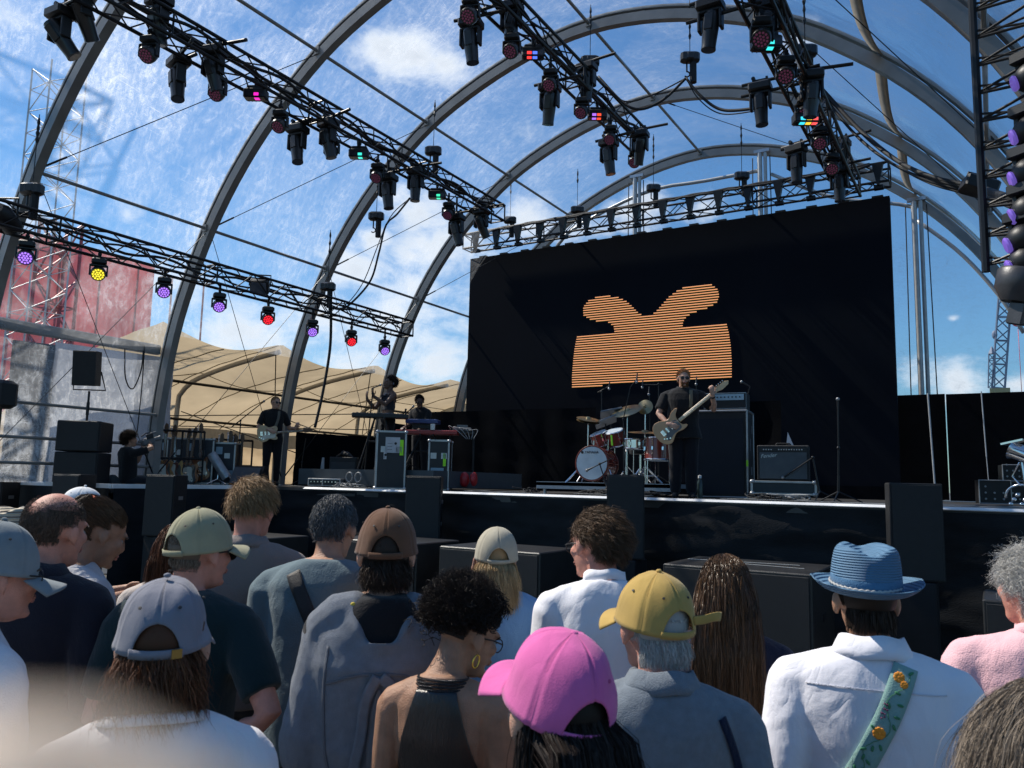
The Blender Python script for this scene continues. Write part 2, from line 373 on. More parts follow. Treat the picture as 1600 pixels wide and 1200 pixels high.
# purlins
def prof_at(i): return PRO[i], PNO[i]
PUR = []
for (x, z, nm) in ((-11.5, 6.2, 'low left'), (-8.97, 8.72, 'upper left'), (-5.75, 9.7, 'crown'), (-2.3, 8.8, 'right'), (.3, 6.3, 'low right')):
    i = int(np.argmin(((PRO-np.array([x, z]))**2).sum(1))); c = PRO[i]-PNO[i]*.06; PUR.append(c)
    for k in range(1, 5):
        y0, y1 = AY[k]+.07, AY[k+1]-.07; b = MB()
        b.tube([(c[0], y0, c[1]), (c[0], y1, c[1])], .028, 8)
        for yy in (y0, y1): b.box((c[0], yy, c[1]), (.09, .04, .12))
        tag(b.build('purlin', ARCH, None, 40), 'thin grey roof purlin, %s row, bay %s' % (nm, ('nearest the camera', 'second from the camera', 'third from the camera', 'beside the screen')[k-1]), 'purlin', 'purlins between the ribs')
# heavy left beam & rails in the left wall
b = MB(); b.box((-12.48, (AY[1]+AY[2])/2, 4.02), (.12, 2.8, .17), bev=.015)
tag(b.build('wall_beam', ARCH), 'wide grey horizontal beam across the clear side wall at far left', 'beam')
for z, nm in ((2.88, 'top'), (2.36, 'middle'), (1.98, 'low')):
    b = MB(); b.tube([(-12.45, 5.75, z), (-12.45, 8.6, z)], .026, 8); tag(b.build('guard_rail', ARCH, None, 40), nm+' grey tube rail behind the tall speaker stack at left', 'rail', 'guard rails on the left wing')
b = MB(); b.box((-7.9, (AY[4]+AY[5])/2, 8.95), (.1, 2.8, .16)); 
# ---- clear vinyl
def vinyl(name, dens, scale=1., tint=(.93, .96, 1.)):
    m = bpy.data.materials.new(name); m.use_nodes = True; t = m.node_tree; t.nodes.clear(); n_ = t.nodes.new; L = t.links.new
    o = n_('ShaderNodeOutputMaterial'); uv = n_('ShaderNodeUVMap'); uv.uv_map = 'UVMap'
    tr = n_('ShaderNodeBsdfTransparent'); tr.inputs[0].default_value = (*tint, 1)
    tl = n_('ShaderNodeBsdfTranslucent'); tl.inputs[0].default_value = (.8, .84, .9, 1)
    df = n_('ShaderNodeBsdfDiffuse'); df.inputs[0].default_value = (.8, .84, .9, 1)
    gl = n_('ShaderNodeBsdfGlossy'); gl.inputs['Roughness'].default_value = .12
    def math_(op, a, b_=None, cl=False):
        q = n_('ShaderNodeMath'); q.operation = op; q.use_clamp = cl
        for i, v in enumerate((a, b_)):
            if v is None: continue
            if isinstance(v, (int, float)): q.inputs[i].default_value = v
            else: L(v, q.inputs[i])
        return q.outputs[0]
    def noise_(rot, sx, sy, lo, hi, det=3, seed=0., dist=0.):
        mr_ = n_('ShaderNodeMapping'); mr_.inputs['Rotation'].default_value = (0, 0, rot); mp_ = n_('ShaderNodeMapping'); mp_.inputs['Scale'].default_value = (sx*scale, sy*scale, 1); mp_.inputs['Location'].default_value = (seed, seed*1.7, 0)
        L(uv.outputs[0], mr_.inputs[0]); L(mr_.outputs[0], mp_.inputs[0]); q = n_('ShaderNodeTexNoise'); q.inputs['Scale'].default_value = 1; q.inputs['Detail'].default_value = det; q.inputs['Roughness'].default_value = .65; q.inputs['Distortion'].default_value = dist
        L(mp_.outputs[0], q.inputs['Vector']); r_ = n_('ShaderNodeMapRange'); r_.inputs[1].default_value = lo; r_.inputs[2].default_value = hi; L(q.outputs[0], r_.inputs[0]); return r_.outputs[0]
    cloudy = noise_(0, .35, .45, .38, .75, 5, 3.)
    fine = noise_(.3, 6, 14, .45, .8, 4, 9.)
    s1 = noise_(.25, 2.2, 60, .62, .80, 3, 1., .5); s2 = noise_(-.75, 2.6, 75, .63, .80, 3, 5., .5); s3 = noise_(1.5, 2., 60, .62, .80, 3, 7., .5); s4 = noise_(.1, 5, 6, .50, .75, 6, 12., 1.)
    net = noise_(.2, 9, 9, .44, .5, 4, 2., 1.2)
    wr = math_('SUBTRACT', 1.0, math_('ABSOLUTE', math_('SUBTRACT', math_('MULTIPLY', net, 2.0), 1.0)))
    scr = math_('ADD', math_('ADD', s1, s2), math_('ADD', s3, math_('MULTIPLY', s4, .7)))
    a = math_('MULTIPLY', scr, math_('ADD', math_('MULTIPLY', cloudy, .45), .10))
    a = math_('ADD', a, math_('MULTIPLY', cloudy, .22)); a = math_('ADD', a, math_('MULTIPLY', math_('MULTIPLY', fine, cloudy), .35)); a = math_('ADD', a, math_('MULTIPLY', math_('MULTIPLY', wr, cloudy), .22))
    a = math_('ADD', math_('MULTIPLY', a, dens), .012+.008*dens, True)
    m1 = n_('ShaderNodeMixShader'); m1.inputs[0].default_value = .3; L(tl.outputs[0], m1.inputs[1]); L(df.outputs[0], m1.inputs[2])
    m2 = n_('ShaderNodeMixShader'); L(a, m2.inputs[0]); L(tr.outputs[0], m2.inputs[1]); L(m1.outputs[0], m2.inputs[2])
    fr = n_('ShaderNodeFresnel'); fr.inputs[0].default_value = 1.25
    bp = n_('ShaderNodeBump'); bp.inputs['Strength'].default_value = .35; bp.inputs['Distance'].default_value = .05
    L(noise_(0, .9, 3.0, 0, 1, 3, 4.), bp.inputs['Height']); L(bp.outputs[0], gl.inputs['Normal']); L(bp.outputs[0], fr.inputs['Normal'])
    m3 = n_('ShaderNodeMixShader'); L(math_('MULTIPLY', fr.outputs[0], .6), m3.inputs[0]); L(m2.outputs[0], m3.inputs[1]); L(gl.outputs[0], m3.inputs[2]); L(m3.outputs[0], o.inputs[0])
    return m
VN = [vinyl('clear_vinyl_scuffed', 1.3), vinyl('clear_vinyl_scratched', 1.45), vinyl('clear_vinyl_worn', .9), vinyl('clear_vinyl_clean', .65), vinyl('clear_vinyl_clean_rear', .5)]
def setuv(o, UV):
    me = o.data; l = me.uv_layers.new(name='UVMap'); vi = np.zeros(len(me.loops), int); me.loops.foreach_get('vertex_index', vi); l.data.foreach_set('uv', UV[vi].astype('f').ravel())
for k in range(5):
    y0, y1 = AY[k]+.06, AY[k+1]-.06; ny = 15; i0 = 8 if k >= 2 else 0
    V = []; UV = []
    for i in range(i0, len(PRO)):
        for j in range(ny):
            v_ = j/(ny-1); h = .035-.10*math.sin(PI*v_) + .03*math.sin(i*.9+j*.5)*math.sin(PI*v_)
            if i > 44: h -= .10*math.sin(PI*v_)
            p = PRO[i]+PNO[i]*(h); V.append((p[0], y0+(y1-y0)*v_, p[1])); UV.append((i*.28+k*7, (y1-y0)*v_+k*3))
    b = MB(); b.grid(np.array(V), len(PRO)-i0, ny); o = b.build('roof_sheet', VN[k], None, True); setuv(o, np.array(UV))
    tag(o, 'clear scratched vinyl roof sheet, ' + ('overhead, nearest the camera', 'between the two nearest ribs at top left', 'above the left part of the stage', 'above the middle of the stage', 'rearmost bay over the screen')[k], 'roof sheet', 'clear vinyl sheets of the roof')
# welded seam bands on right slope
SEAM = mat('vinyl_seam', (.42, .38, .32), .6, trans=.35)
for k in range(1, 5):
    tgt_ = onY(1368, 80, 11.6)[[0, 2]]
    for ii, nm in ((int(np.argmin(((PRO-tgt_)**2).sum(1))), 'upper'),):
        V = []; y0, y1 = AY[k]+.07, AY[k+1]-.07
        for j in range(15):
            v_ = j/14; cen = ii+.3*math.sin(PI*v_)
            for dd in (-.32, .32):
                q = cen+dd; i = int(q); fr_ = q-i; p = PRO[i]*(1-fr_)+PRO[i+1]*fr_; h = .035-.20*math.sin(PI*v_)-.035; p = p+PNO[i]*h; V.append((p[0], y0+(y1-y0)*v_, p[1]))
        b = MB(); b.grid(np.array(V), 15, 2); tag(b.build('roof_strap', SEAM, None, True, solid=.004), 'brownish webbing strap across the clear roof on the right, %s bay' % ('nearest', 'second', 'third', 'rearmost')[k-1], 'strap', 'webbing straps on the right roof slope')
# rear gable: clear wall, posts, outer tube
V = []; UV = []; nz = 14
top = [(PRO[i][0], PRO[i][1]) for i in range(0, 73, 2)]
for (x, z) in top:
    for j in range(nz):
        t_ = j/(nz-1); V.append((x*.99-.05, 17.72+.02*math.sin(x*5+t_*3), 1.7+(z-1.7)*t_)); UV.append((x, (z-1.7)*t_))
b = MB(); b.grid(np.array(V), len(top), nz); o = b.build('gable_sheet', VN[4], None, True); setuv(o, np.array(UV)); tag(o, 'clear vinyl rear gable behind the screen', 'gable sheet')
MAST = mat('pale_mast_metal', (.5, .5, .49), .45, .3, .1, 30, .15)
for x, nm in ((-7.15, 'left of the three, above the left part of the screen'), (-4.15, 'middle of the three, behind the screen truss'), (-1.1, 'right, rising beside the right edge of the screen')):
    zt = np.interp(x, PRO[:, 0], PRO[:, 1])-.2; b = MB(); e_ = empty('gable_post', (x, 17.45, 0), label='pale grey gable post, ' + nm, cat='post', group='rear gable posts')
    b.tube([(-.05, 0, 1.7), (-.05, 0, zt)], .055, 10); b.tube([(.07, 0, 1.7), (.07, 0, zt)], .04, 10); b.build('pole', MAST, e_, 40)
    b = MB(); b.tube([(-.25, -.03, 1.7), (-.2, -.03, zt-.1)], .012, 6); b.tube([(.25, -.03, 1.7), (.18, -.03, zt-.1)], .012, 6); b.build('rope', BLKR, e_)
    b = MB(); b.box((0, 0, zt+.04), (.34, .1, .07)); b.build('head_bracket', ALU, e_)
b = MB()
q = [onY(1433, 345, 17.9), onY(1500, 395, 17.9), onY(1560, 460, 17.9), onY(1600, 520, 17.9)]; b.tube(resample(q, 14), .04, 8)
q = [onY(1440, 305, 17.9), onY(1500, 350, 17.9), onY(1560, 408, 17.9), onY(1600, 450, 17.9)]; b.tube(resample(q, 14), .035, 8)
q = [onY(1433, 325, 17.5), onY(1396, 318, 17.5), onY(1300, 308, 17.5), onY(1205, 272, 17.5)]; b.tube(resample(q, 10), .04, 8)
q = [onY(1190, 266, 17.5), onY(1100, 283, 17.5), onY(1010, 300, 17.5), onY(900, 355, 17.5), onY(870, 385, 17.5)]; b.tube(resample(q, 14), .045, 8)
tag(b.build('gable_brace', MAST, None, True), 'pale curved tubes linking the rear gable posts', 'brace')
# steel bracing wires
def wire(p0, p1, r=.006, lb=None):
    b = MB(); p0 = np.array(p0, float); p1 = np.array(p1, float); b.tube([p0, p1], r, 5); q = p0+(p1-p0)*.10; b.tube([p0, q], r*2.2, 6)
    return tag(b.build('bracing_wire', BLKM), lb, 'wire', 'thin bracing wires of the roof')
ORDB = ['', 'nearest', 'second', 'third']
def PU(i, k): return (PUR[i][0]+.03, AY[k], PUR[i][1])
wire(PU(0, 1), PU(1, 2), .007, 'thin wire rising right in the top left roof bay')
wire(PU(0, 2), PU(1, 3), .007, 'thin wire rising right in the second left roof bay')
wire(PU(0, 3), PU(1, 4), .007, 'thin wire rising right in the third left roof bay')
wire(PU(0, 4), PU(1, 5), .007, 'thin wire rising right beside the screen')
wire(PU(3, 2), PU(4, 3), .007, 'thin wire falling right in the near right roof bay')
wire(PU(3, 3), PU(4, 4), .007, 'thin wire falling right in the far right roof bay')
wire(PU(2, 4), PU(3, 5), .007, 'thin wire under the crown above the screen')
for k in (1, 2, 3): wire((-12.45, AY[k], 1.8), PU(0, k+1), .006, 'thin wire rising away from the foot of the %s left wall bay' % ORDB[k]); wire((-12.45, AY[k+1], 1.8), PU(0, k), .006, 'thin wire rising towards the camera in the %s left wall bay' % ORDB[k])
# ------------------------------------------------------------------ beige side tent
BEI = mat('beige_canvas', (.52, .40, .25), .85, 0, .3, 6, .2, .9, .2, trans=.62); CANO = mat('canopy_canvas', (.42, .34, .225), .85, 0, .4, 5, .2, .9, .2, trans=.6)
GRV = mat('tent_frame', (.33, .32, .30), .5, .3, .1, 40, .15)
anx = empty('side_tent', (0, 0, 0), label='beige canvas tent beyond the left side of the stage', cat='tent')
def canopy_z(x, y):
    # sagging between the ribs' eaves
    u_ = (x+12.65)/(-5.3); u_ = max(0, min(1, u_))
    k = min(range(5), key=lambda q: abs([2.6+.0, 8.65, 11.55, 14.55, 17.6][q]-y)); ys = [5.7, 8.65, 11.55, 14.55, 17.6]
    base = 4.62-.75*u_-.8*u_**3
    i = max(0, min(3, int(np.searchsorted(ys, y))-1)); t_ = (y-ys[i])/(ys[i+1]-ys[i]); t_ = max(0, min(1, t_))
    return base - .30*math.sin(PI*t_)*(1-.5*u_)
V = []; nx, ny = 26, 70
for i in range(nx):
    x = -12.68-5.3*i/(nx-1)
    for j in range(ny):
        y = 8.75+(21-8.75)*j/(ny-1); V.append((x, y, canopy_z(x, y)+.01*math.sin(x*7+y*3)))
b = MB(); b.grid(np.array(V), nx, ny); b.build('canopy', CANO, anx, True)
b = MB()
for q in range(1, 9): y = 8.75+q*1.36; b.tube([(x, y, canopy_z(x, y)-.015+.01*math.sin(x*7+y*3)) for x in np.linspace(-12.7, -17.9, 24)], .012, 5)
b.tube([(-15.2, y, canopy_z(-15.2, y)-.02) for y in np.linspace(8.8, 20.9, 90)], .010, 5); b.build('canopy_seam', mat('canvas_seam', (.22, .18, .12), .8), anx, True)
def wall(p0, p1, z1, amp, sd, m, par, nm):
    b = cloth_wall(p0, p1, .05, z1, amp, sd, folds=2.2); return b.build(nm, m, par, True)
wall((-17.95, 8.75), (-17.95, 21), 3.1, .05, 21, BEI, anx, 'side_wall'); wall((-17.9, 20.9), (-9, 20.9), 4.6, .05, 22, BEI, anx, 'end_wall')
for Y in (11.55, 14.55, 17.6):
    pts = [(-12.75, Y, 4.46), (-14.2, Y, canopy_z(-14.2, Y)-.12), (-15.4, Y, canopy_z(-15.4, Y)-.12), (-15.8, Y, canopy_z(-15.8, Y)-.24), (-15.98, Y, 3.3), (-16.0, Y, .0)]
    b = MB(); b.tube(resample(pts, 26), .055, 8, up=(0, 1, 0)); b.build('frame', GRV, anx, True)
b = MB()
for (x, z) in ((-14.2, 3.75), (-15.9, 3.12)): b.tube([(x, 8.7, z), (x, 20.5, z)], .03, 8)
b.build('rail', BLKM, anx, 40)
b = MB()
for (a_, c_) in (((-12.9, 9.2, 4.3), (-17.6, 11.5, 2.2)), ((-12.9, 11.6, 4.4), (-15.9, 14.5, 1.2)), ((-15.9, 11.6, 3.3), (-12.9, 14.5, 1.9)), ((-12.9, 14.6, 4.4), (-15.9, 17.5, 1.2)), ((-17.8, 9, 3.), (-12.8, 14.4, 3.4)), ((-15.9, 14.6, 3.4), (-12.9, 17.5, 2.)), ((-17.8, 12.2, 3.05), (-12.8, 17.6, 3.2)), ((-12.9, 11.7, 3.1), (-17.8, 16.2, 2.6))): b.tube([a_, c_], .012, 5)
b.build('guy_wire', BLKM, anx)
# pale valance band with folds hanging beneath the inner rail
V = []
for j in range(90):
    y = 9+9*j/89
    for q in range(5): V.append((-16.1-.05*math.sin(y*9), y, 2.95-.09*q+.03*math.sin(y*2.1)))
b = MB(); b.grid(np.array(V), 90, 5); b.build('valance', mat('valance_cloth', (.4, .38, .34), .8, trans=.3), anx, True)
# white drape sheets beyond the left clear wall
DR = mat('bluish_white_sheet', (.30, .34, .42), .75, 0, .3, 3, .25, 1.2, .3, trans=.25)
wb = cloth_wall((-13.5, 7.35), (-13.3, 9.5), .1, 4.05, .05, 31, nz=40, folds=3.0)
tag(wb.build('white_sheet', DR, None, True), 'pale blue white sheet with diagonal folds behind the clear side wall at left', 'sheet')
wb = cloth_wall((-13.7, 6.75), (-13.55, 7.4), .1, 4.0, .03, 33, nz=30, folds=3.)
tag(wb.build('dark_sheet', mat('brown_black_sheet', (.035, .033, .034), .8, bump=.5, bscale=8, var=.5, vscale=4), None, True), 'dark sheet hanging left of the pale sheet behind the clear wall', 'sheet')
# red hoarding block far behind the wall
b = MB(); c0 = onX(80, 372, -30.); c1 = onX(236, 520, -30.)
e_ = empty('red_building', (-30, 0, 0), label='big faded red cloth covered block seen through the scratched side wall', cat='building')
b.box((-.2, (c0[1]-3+c1[1])/2, 5), (.2, c1[1]-c0[1]+3, 2*(c0[2]-5))); b.build('wall', mat('faded_red_cloth', (.72, .31, .31), .8, 0, .3, 2, .2, .6, trans=.6), e_)
b = MB()
for k in range(6): b.box((.03, c0[1]-1.2+k*1.6, 6.0), (.05, .06, 2*(c0[2]-6.2)))
b.build('cladding_seam', mat('dark_red_seam', (.5, .10, .10), .8), e_)
# lattice tower left + gantry
def lattice(b, p0, p1, wdt, r=.03, step=None, n=6, tri=False):
    p0 = np.array(p0, float); p1 = np.array(p1, float); x, y, d = frame_from(p1-p0); L = np.linalg.norm(p1-p0); step = step or wdt
    cs = [(-1, -1), (1, -1), (1, 1), (-1, 1)] if not tri else [(-1, -.8), (1, -.8), (0, .9)]
    m = int(max(1, round(L/step)))
    for c in cs: o_ = (x*c[0]+y*c[1])*wdt/2; b.tube([p0+o_, p1+o_], r, n)
    for i in range(m):
        for j in range(len(cs)):
            a, c = cs[j], cs[(j+1) % len(cs)]
            if (i+j) % 2: a, c = c, a
            A = (x*a[0]+y*a[1])*wdt/2; B = (x*c[0]+y*c[1])*wdt/2
            b.tube([p0+d*L*i/m+A, p0+d*L*(i+1)/m+B], r*.55, 5, False)
            if i % 2 == 0: b.tube([p0+d*L*i/m+A, p0+d*L*i/m+B], r*.5, 5, False)
    return b
LAT = mat('white_lattice_steel', (.55, .56, .56), .5, .2)
LRD = mat('red_lattice_steel', (.38, .05, .05), .5, .1)
t0 = onX(42, 640, -19.)
b = lattice(MB(), (t0[0], t0[1], 0), (t0[0]-.2, t0[1]+.1, 11.6), .85, .022, .55); tag(b.build('scaffold_tower', LAT), 'white lattice scaffold tower outside the clear wall at far left', 'tower')
t1 = onX(72, 600, -21.5)
b = lattice(MB(), (t1[0], t1[1], 0), (t1[0], t1[1], 8.6), .75, .05, .75); tag(b.build('scaffold_tower', LRD), 'red lattice tower leaning over the red building at far left', 'tower')
t2 = np.array(onX(70, 250, -12.3)); q = t2 + sundir*8.5
gt = empty('floodlight_gantry', (0, 0, 0), label='lattice gantry outside whose shadow falls on the clear roof at far left', cat='gantry')
b = lattice(MB(), (q[0], q[1], 0), (q[0], q[1], q[2]+1.6), .9, .05, .9); b.build('mast', LAT, gt)
b = lattice(MB(), (q[0], q[1], q[2]+1.6), (q[0]-.4, q[1]-5, q[2]+1.9), .8, .05, .9); b.build('arm', LAT, gt)
# ------------------------------------------------------------------ black masking walls and drapes
DRP = mat('black_drape', (.0028, .0034, .005), .95, 0, .3, 60, .3, 3, .1)
o = cloth_wall((-11.9, 14.9), (-7.0, 14.9), DZ, 3.45, .010, 41, nz=14, folds=8., sag=.02).build('masking_drape', DRP, None, True); tag(o, 'long black masking drape hung low in front of the left of the screen', 'drape')
o = cloth_wall((-12.35, 11.8), (-12.15, 14.3), DZ, 2.82, .03, 43, nz=14, folds=8., sag=.03).build('masking_drape', DRP, None, True); tag(o, 'low black drape between the guitarist and the singer', 'drape')
o = cloth_wall((-12.35, 14.6), (-12.2, 17.4), DZ, 3.2, .03, 44, nz=14, folds=8., sag=.03).build('masking_drape', DRP, None, True); tag(o, 'black drape in the gap left of the screen', 'drape')
o = cloth_wall((-3.62, 12.7), (-2.80, 12.7), DZ, 3.2, .02, 42, nz=14, folds=10., sag=.02).build('masking_drape', DRP, None, True); tag(o, 'short black drape standing right of the bass amplifier', 'drape')
bw = empty('black_wall', (0, 0, 0), label='black hoarding panels with pale upright joints right of the screen', cat='wall')
b = MB(); b.box((-1.2, 16.9, 2.7), (.95, .04, 1.98)); b.box((2.1, 16.7, 2.68), (5.6, .04, 1.96)); b.build('panel', DRP, bw)
b = MB(); b.tube([(-.93, 16.6, 1.7), (-.99, 16.6, 3.68)], .018, 6); b.tube([(-.10, 16.6, 2.5), (-.13, 16.6, 3.68)], .012, 6); b.tube([(-.075, 16.6, 1.7), (-.10, 16.6, 2.5)], .008, 6); b.build('joint', mat('pale_joint', (.4, .42, .45), .5), bw)
b = MB(); b.box((-6.2, 15.98, 1.8), (9.6, .04, .26)); tag(b.build('screen_gap_blackout', DRP), 'added black strip darkening the bright gap under the big screen', 'apron')  # added strip, blacks out the daylight showing below the screen
# far crane
CRN = mat('crane_steel', (.16, .20, .28), .6); far = 160
cr = empty('tower_crane', (0, 0, 0), label='distant slim crane with tall lattice jib standing at the right horizon', cat='crane')
a_, c_ = atD(1560, 606, far), atD(1572, 440, far); b = lattice(MB(), a_, c_, 2.2, .22, 2.4); b.build('jib', CRN, cr)
a_, c_ = atD(1549, 606, far), atD(1550, 553, far); b = lattice(MB(), a_, c_, 1.1, .14, 1.5); b.tube([c_, c_+np.array([0, 0, 1.5])], [.8, .1], 6); b.build('mast', CRN, cr)
b = MB(); b.tube([atD(1553, 545, far), atD(1568, 430, far)], .06, 5); b.tube([atD(1549, 560, far), atD(1570, 560, far)], .12, 5); b.ell(atD(1554, 523, far), (.5, .5, .9)); b.build('hoist_cable', CRN, cr)
a_ = atD(1562, 606, far); b = MB(); b.box((a_[0], a_[1], a_[2]-2.2), (3.5, 3, 4)); b.build('cab', mat('crane_yellow', (.35, .28, .10), .6), cr)
b = MB(); a_ = atD(1590, 500, 140); b.ell(a_, (1.1, 1.1, 1.2)); b.tube([a_, a_-np.array([0, 0, 14])], .05, 5); tag(b.build('red_balloon', mat('red_ball', (.7, .06, .08), .5), None, True), 'small red ball marker high at the right edge of the sky', 'balloon')
# ------------------------------------------------------------------ trusses
def truss(p0, p1, wdt, lb, r=.025, nm='lighting_truss', m=None, step=None, grp='black lighting trusses'):
    m = m or BLKM; p0 = np.array(p0, float); p1 = np.array(p1, float); e_ = empty(nm, p0, label=lb, cat='truss', group=grp); q = p1-p0
    x, y, d = frame_from(q); L = np.linalg.norm(q); k = int(L/(step or wdt*1.0)); cs = [(-1, -1), (1, -1), (1, 1), (-1, 1)]
    for c in cs:
        o_ = (x*c[0]+y*c[1])*wdt/2; b = MB(); b.tube([o_, q+o_], r, 8); b.build('chord', m, e_, 40)
    b = MB()
    for i in range(k):
        for j in range(4):
            a, c = cs[j], cs[(j+1) % 4]
            if (i) % 2: a, c = c, a
            A = (x*a[0]+y*a[1])*wdt/2; B = (x*c[0]+y*c[1])*wdt/2; b.tube([d*L*i/k+A, d*L*(i+1)/k+B], r*.42, 6, False)
    for i in [0, k//4, k//2, 3*k//4, k]:
        for j in range(4):
            A = (x*cs[j][0]+y*cs[j][1])*wdt/2; B = (x*cs[(j+1) % 4][0]+y*cs[(j+1) % 4][1])*wdt/2; b.tube([d*L*i/k+A, d*L*i/k+B], r*.6, 6, False)
    b.build('bracing', m, e_)
    return e_
TX = {'A': (-8.5, 7.32), 'B': (-11.0, 5.17), 'C': (-5.3, 8.12), 'D': (-1.9, 7.0)}
truss((-8.5, 3.0, 7.32), (-8.5, 13.3, 7.32), .32, 'long black truss of moving lights running from the top left corner towards the screen', step=.36)
truss((-11.0, 3.2, 5.17), (-11.0, 13.6, 5.17), .32, 'lower left black truss carrying the glowing coloured lamps', step=.36)
truss((-5.3, 3.0, 8.12), (-5.3, 13.0, 8.12), .32, 'black truss in the top middle of the roof', step=.36)
truss((-1.9, 3.0, 7.0), (-1.9, 14.2, 7.0), .32, 'black truss at top right ending above the screen corner', step=.36)
tr_ = truss((-10.95, 15.75, 7.72), (-1.42, 15.75, 7.72), .36, 'black truss the big screen hangs from', step=.4)
b = MB(); b.prism([(-.1, .0), (.1, .0), (.02, -.42), (-.02, -.42)], -.05, .05, rotm(PI/2), (0, -.16, .18)); b.box((0, -.10, -.262), (.16, .12, .07)); hb = b.build('hanging_bracket', BLKM, tr_); hb.location = (.35, 0, 0)
for i in range(1, 16): q = hb.copy(); COL.objects.link(q); q.location = (.35+i*.6, 0, 0)
b = MB(); b.tube([(.1+i*.19, -.2+.02*math.sin(i), .16-.03*math.sin(i*1.3)**2) for i in range(49)], .025, 6); b.tube([(.1+i*.19, -.18, .2-.02*math.sin(i*.9+1)**2) for i in range(49)], .02, 6); b.build('cable', BLKR, tr_, True)
# cable looms on roof trusses
for nm, y0, y1 in (('A', 3.2, 13.1), ('C', 3.2, 12.8), ('D', 3.2, 14.0), ('B', 3.4, 13.3)):
    X, Z = TX[nm]; b = MB()
    for s_ in range(4 if nm != 'B' else 2):
        n_ = 60; ph = s_*1.7
        b.tube([(X+.09*math.sin(ph+i*.13)+.06*(s_-1), y0+(y1-y0)*i/(n_-1), Z-.02+.10*math.sin(i*.37+ph)**2) for i in range(n_)], .017+.005*(s_ % 2), 6)
    tag(b.build('cable_loom', BLKR, None, True), 'bundle of black cables lying along the %s truss' % {'A': 'upper left', 'B': 'lower left', 'C': 'top middle', 'D': 'top right'}[nm], 'cable', 'cable looms on the trusses')
# ladder truss at right, hanging close
LX, LY = .15, 6.5
lt = empty('light_ladder', (LX, LY, 0), label='tall black lattice light ladder at the right edge, full of lamps', cat='light ladder'); lt.rotation_euler = (0, 0, rad(-35))
b = MB()
for (x, y) in ((-.16, 0), (.36, .1)):
    b.tube([(x, y, 3.45 if x < 0 else 3.5), (x, y, 7.4)], .03, 8)
b.build('chord', BLKM, lt, 40)
b = MB(); z = 3.5; k = 0
while z < 7.3:
    b.tube([(-.16, 0, z), (.36, .1, z+.13)], .011, 6, False); b.tube([(-.16, 0, z+.22), (.36, .1, z+.13)], .011, 6, False); b.tube([(-.16, 0, z), (.36, .1, z)], .009, 6, False); b.tube([(-.16, 0, z+.06), (.36, .1, z-.1)], .009, 6, False); z += .22; k += 1
b.build('bracing', BLKM, lt)
LENS = mat('purple_lit_lens', (.2, .1, .5), .2, emit=(.30, .20, .9), estr=.26)
for (x, y, s_) in ((1594, 120, 1), (1592, 204, 1), (1590, 270, .9), (1590, 328, .85), (1583, 373, .8), (1586, 408, .8)):
    p = onY(x+20, y, 6.45); q = np.linalg.inv(np.array(lt.rotation_euler.to_matrix()))@(p-np.array([LX, LY, 0]))
    b = MB(); b.ell(q, (.12, .12, .11)); b.box(q+np.array([0, 0, .16]), (.24, .16, .08), bev=.01); b.box(q+np.array([.09, 0, .06]), (.03, .06, .2)); b.box(q-np.array([.09, 0, -.06]), (.03, .06, .2)); fx = b.build('lamp', BLK, lt, 40)
    dv = CAM-p; dv /= np.linalg.norm(dv); dl = np.linalg.inv(np.array(lt.rotation_euler.to_matrix()))@(dv*.22-(_r-dv*(_r@dv))*.95-(_u-dv*(_u@dv))*.35); dl /= np.linalg.norm(dl)
    X_, Y_, D_ = frame_from(dl); b = MB(); b.lathe([(.05, -.02), (.060, 0), (.05, .012), (.02, .016)], q+dl*.122, np.stack([X_, Y_, D_], 1), 20); b.build('lens', LENS, fx, 40)
p = onY(1588, 450, 6.5); q = np.linalg.inv(np.array(lt.rotation_euler.to_matrix()))@(p-np.array([LX, LY, 0]))
b = MB(); b.lathe([(.10, -.11), (.16, -.02), (.165, .10), (.15, .12), (.03, .13)], q+np.array([.03, 0, 0]), rotm(-.1, .25), 28); b.box(q+np.array([.02, 0, -.19]), (.12, .12, .16), rotm(0, .3), bev=.01); b.build('floodlight', mat('worn_black_drum', (.055, .055, .06), .4, .3, .1, 60, .3), lt, 40)
# ------------------------------------------------------------------ screen
scn = empty('video_screen', (-11.02, 16, 0), label='huge black LED screen showing an orange striped shape', cat='screen')
SCR = mat('led_panel_black', (.0035, .005, .009), .8, 0, .06, 2, .25, .5, .12)
W_, ZT, ZB = 9.56, 7.40, 1.90
b = MB(); b.box((W_/2, .09, (ZT+ZB)/2), (W_, .16, ZT-ZB)); b.build('cabinet', SCR, scn)
b = MB()
for i in range(16): b.box((.35+i*.6, .08, ZT+.02), (.2, .1, .05))
b.build('top_rigging', BLK, scn)
sil = [(405, 905), (640, 878), (635, 840), (600, 815), (540, 812), (480, 795), (445, 770), (444, 720), (475, 680), (530, 655), (600, 648), (660, 657), (710, 680), (750, 715), (790, 757), (830, 778), (865, 775),
       (905, 740), (940, 700), (980, 655), (1040, 610), (1110, 582), (1190, 573), (1250, 580), (1285, 610), (1294, 650), (1280, 690), (1240, 718), (1190, 738), (1130, 755), (1090, 780), (1068, 810), (1065, 840),
       (1340, 825), (1354, 880), (1366, 960), (1372, 1060), (1372, 1160), (1100, 1178), (800, 1196), (600, 1208), (374, 1222), (374, 1150), (382, 1050), (390, 980)]
SP = np.array([(lambda v: (v[0]+11.02, v[2]))(onY(800+a/4, 300+c/4, 15.99)) for a, c in sil])
def spans(z):
    xs = []
    for i in range(len(SP)):
        (x0, z0), (x1, z1) = SP[i], SP[(i+1) % len(SP)]
        if (z0 > z) != (z1 > z): xs.append(x0+(z-z0)/(z1-z0)*(x1-x0))
    xs.sort(); return list(zip(xs[::2], xs[1::2]))
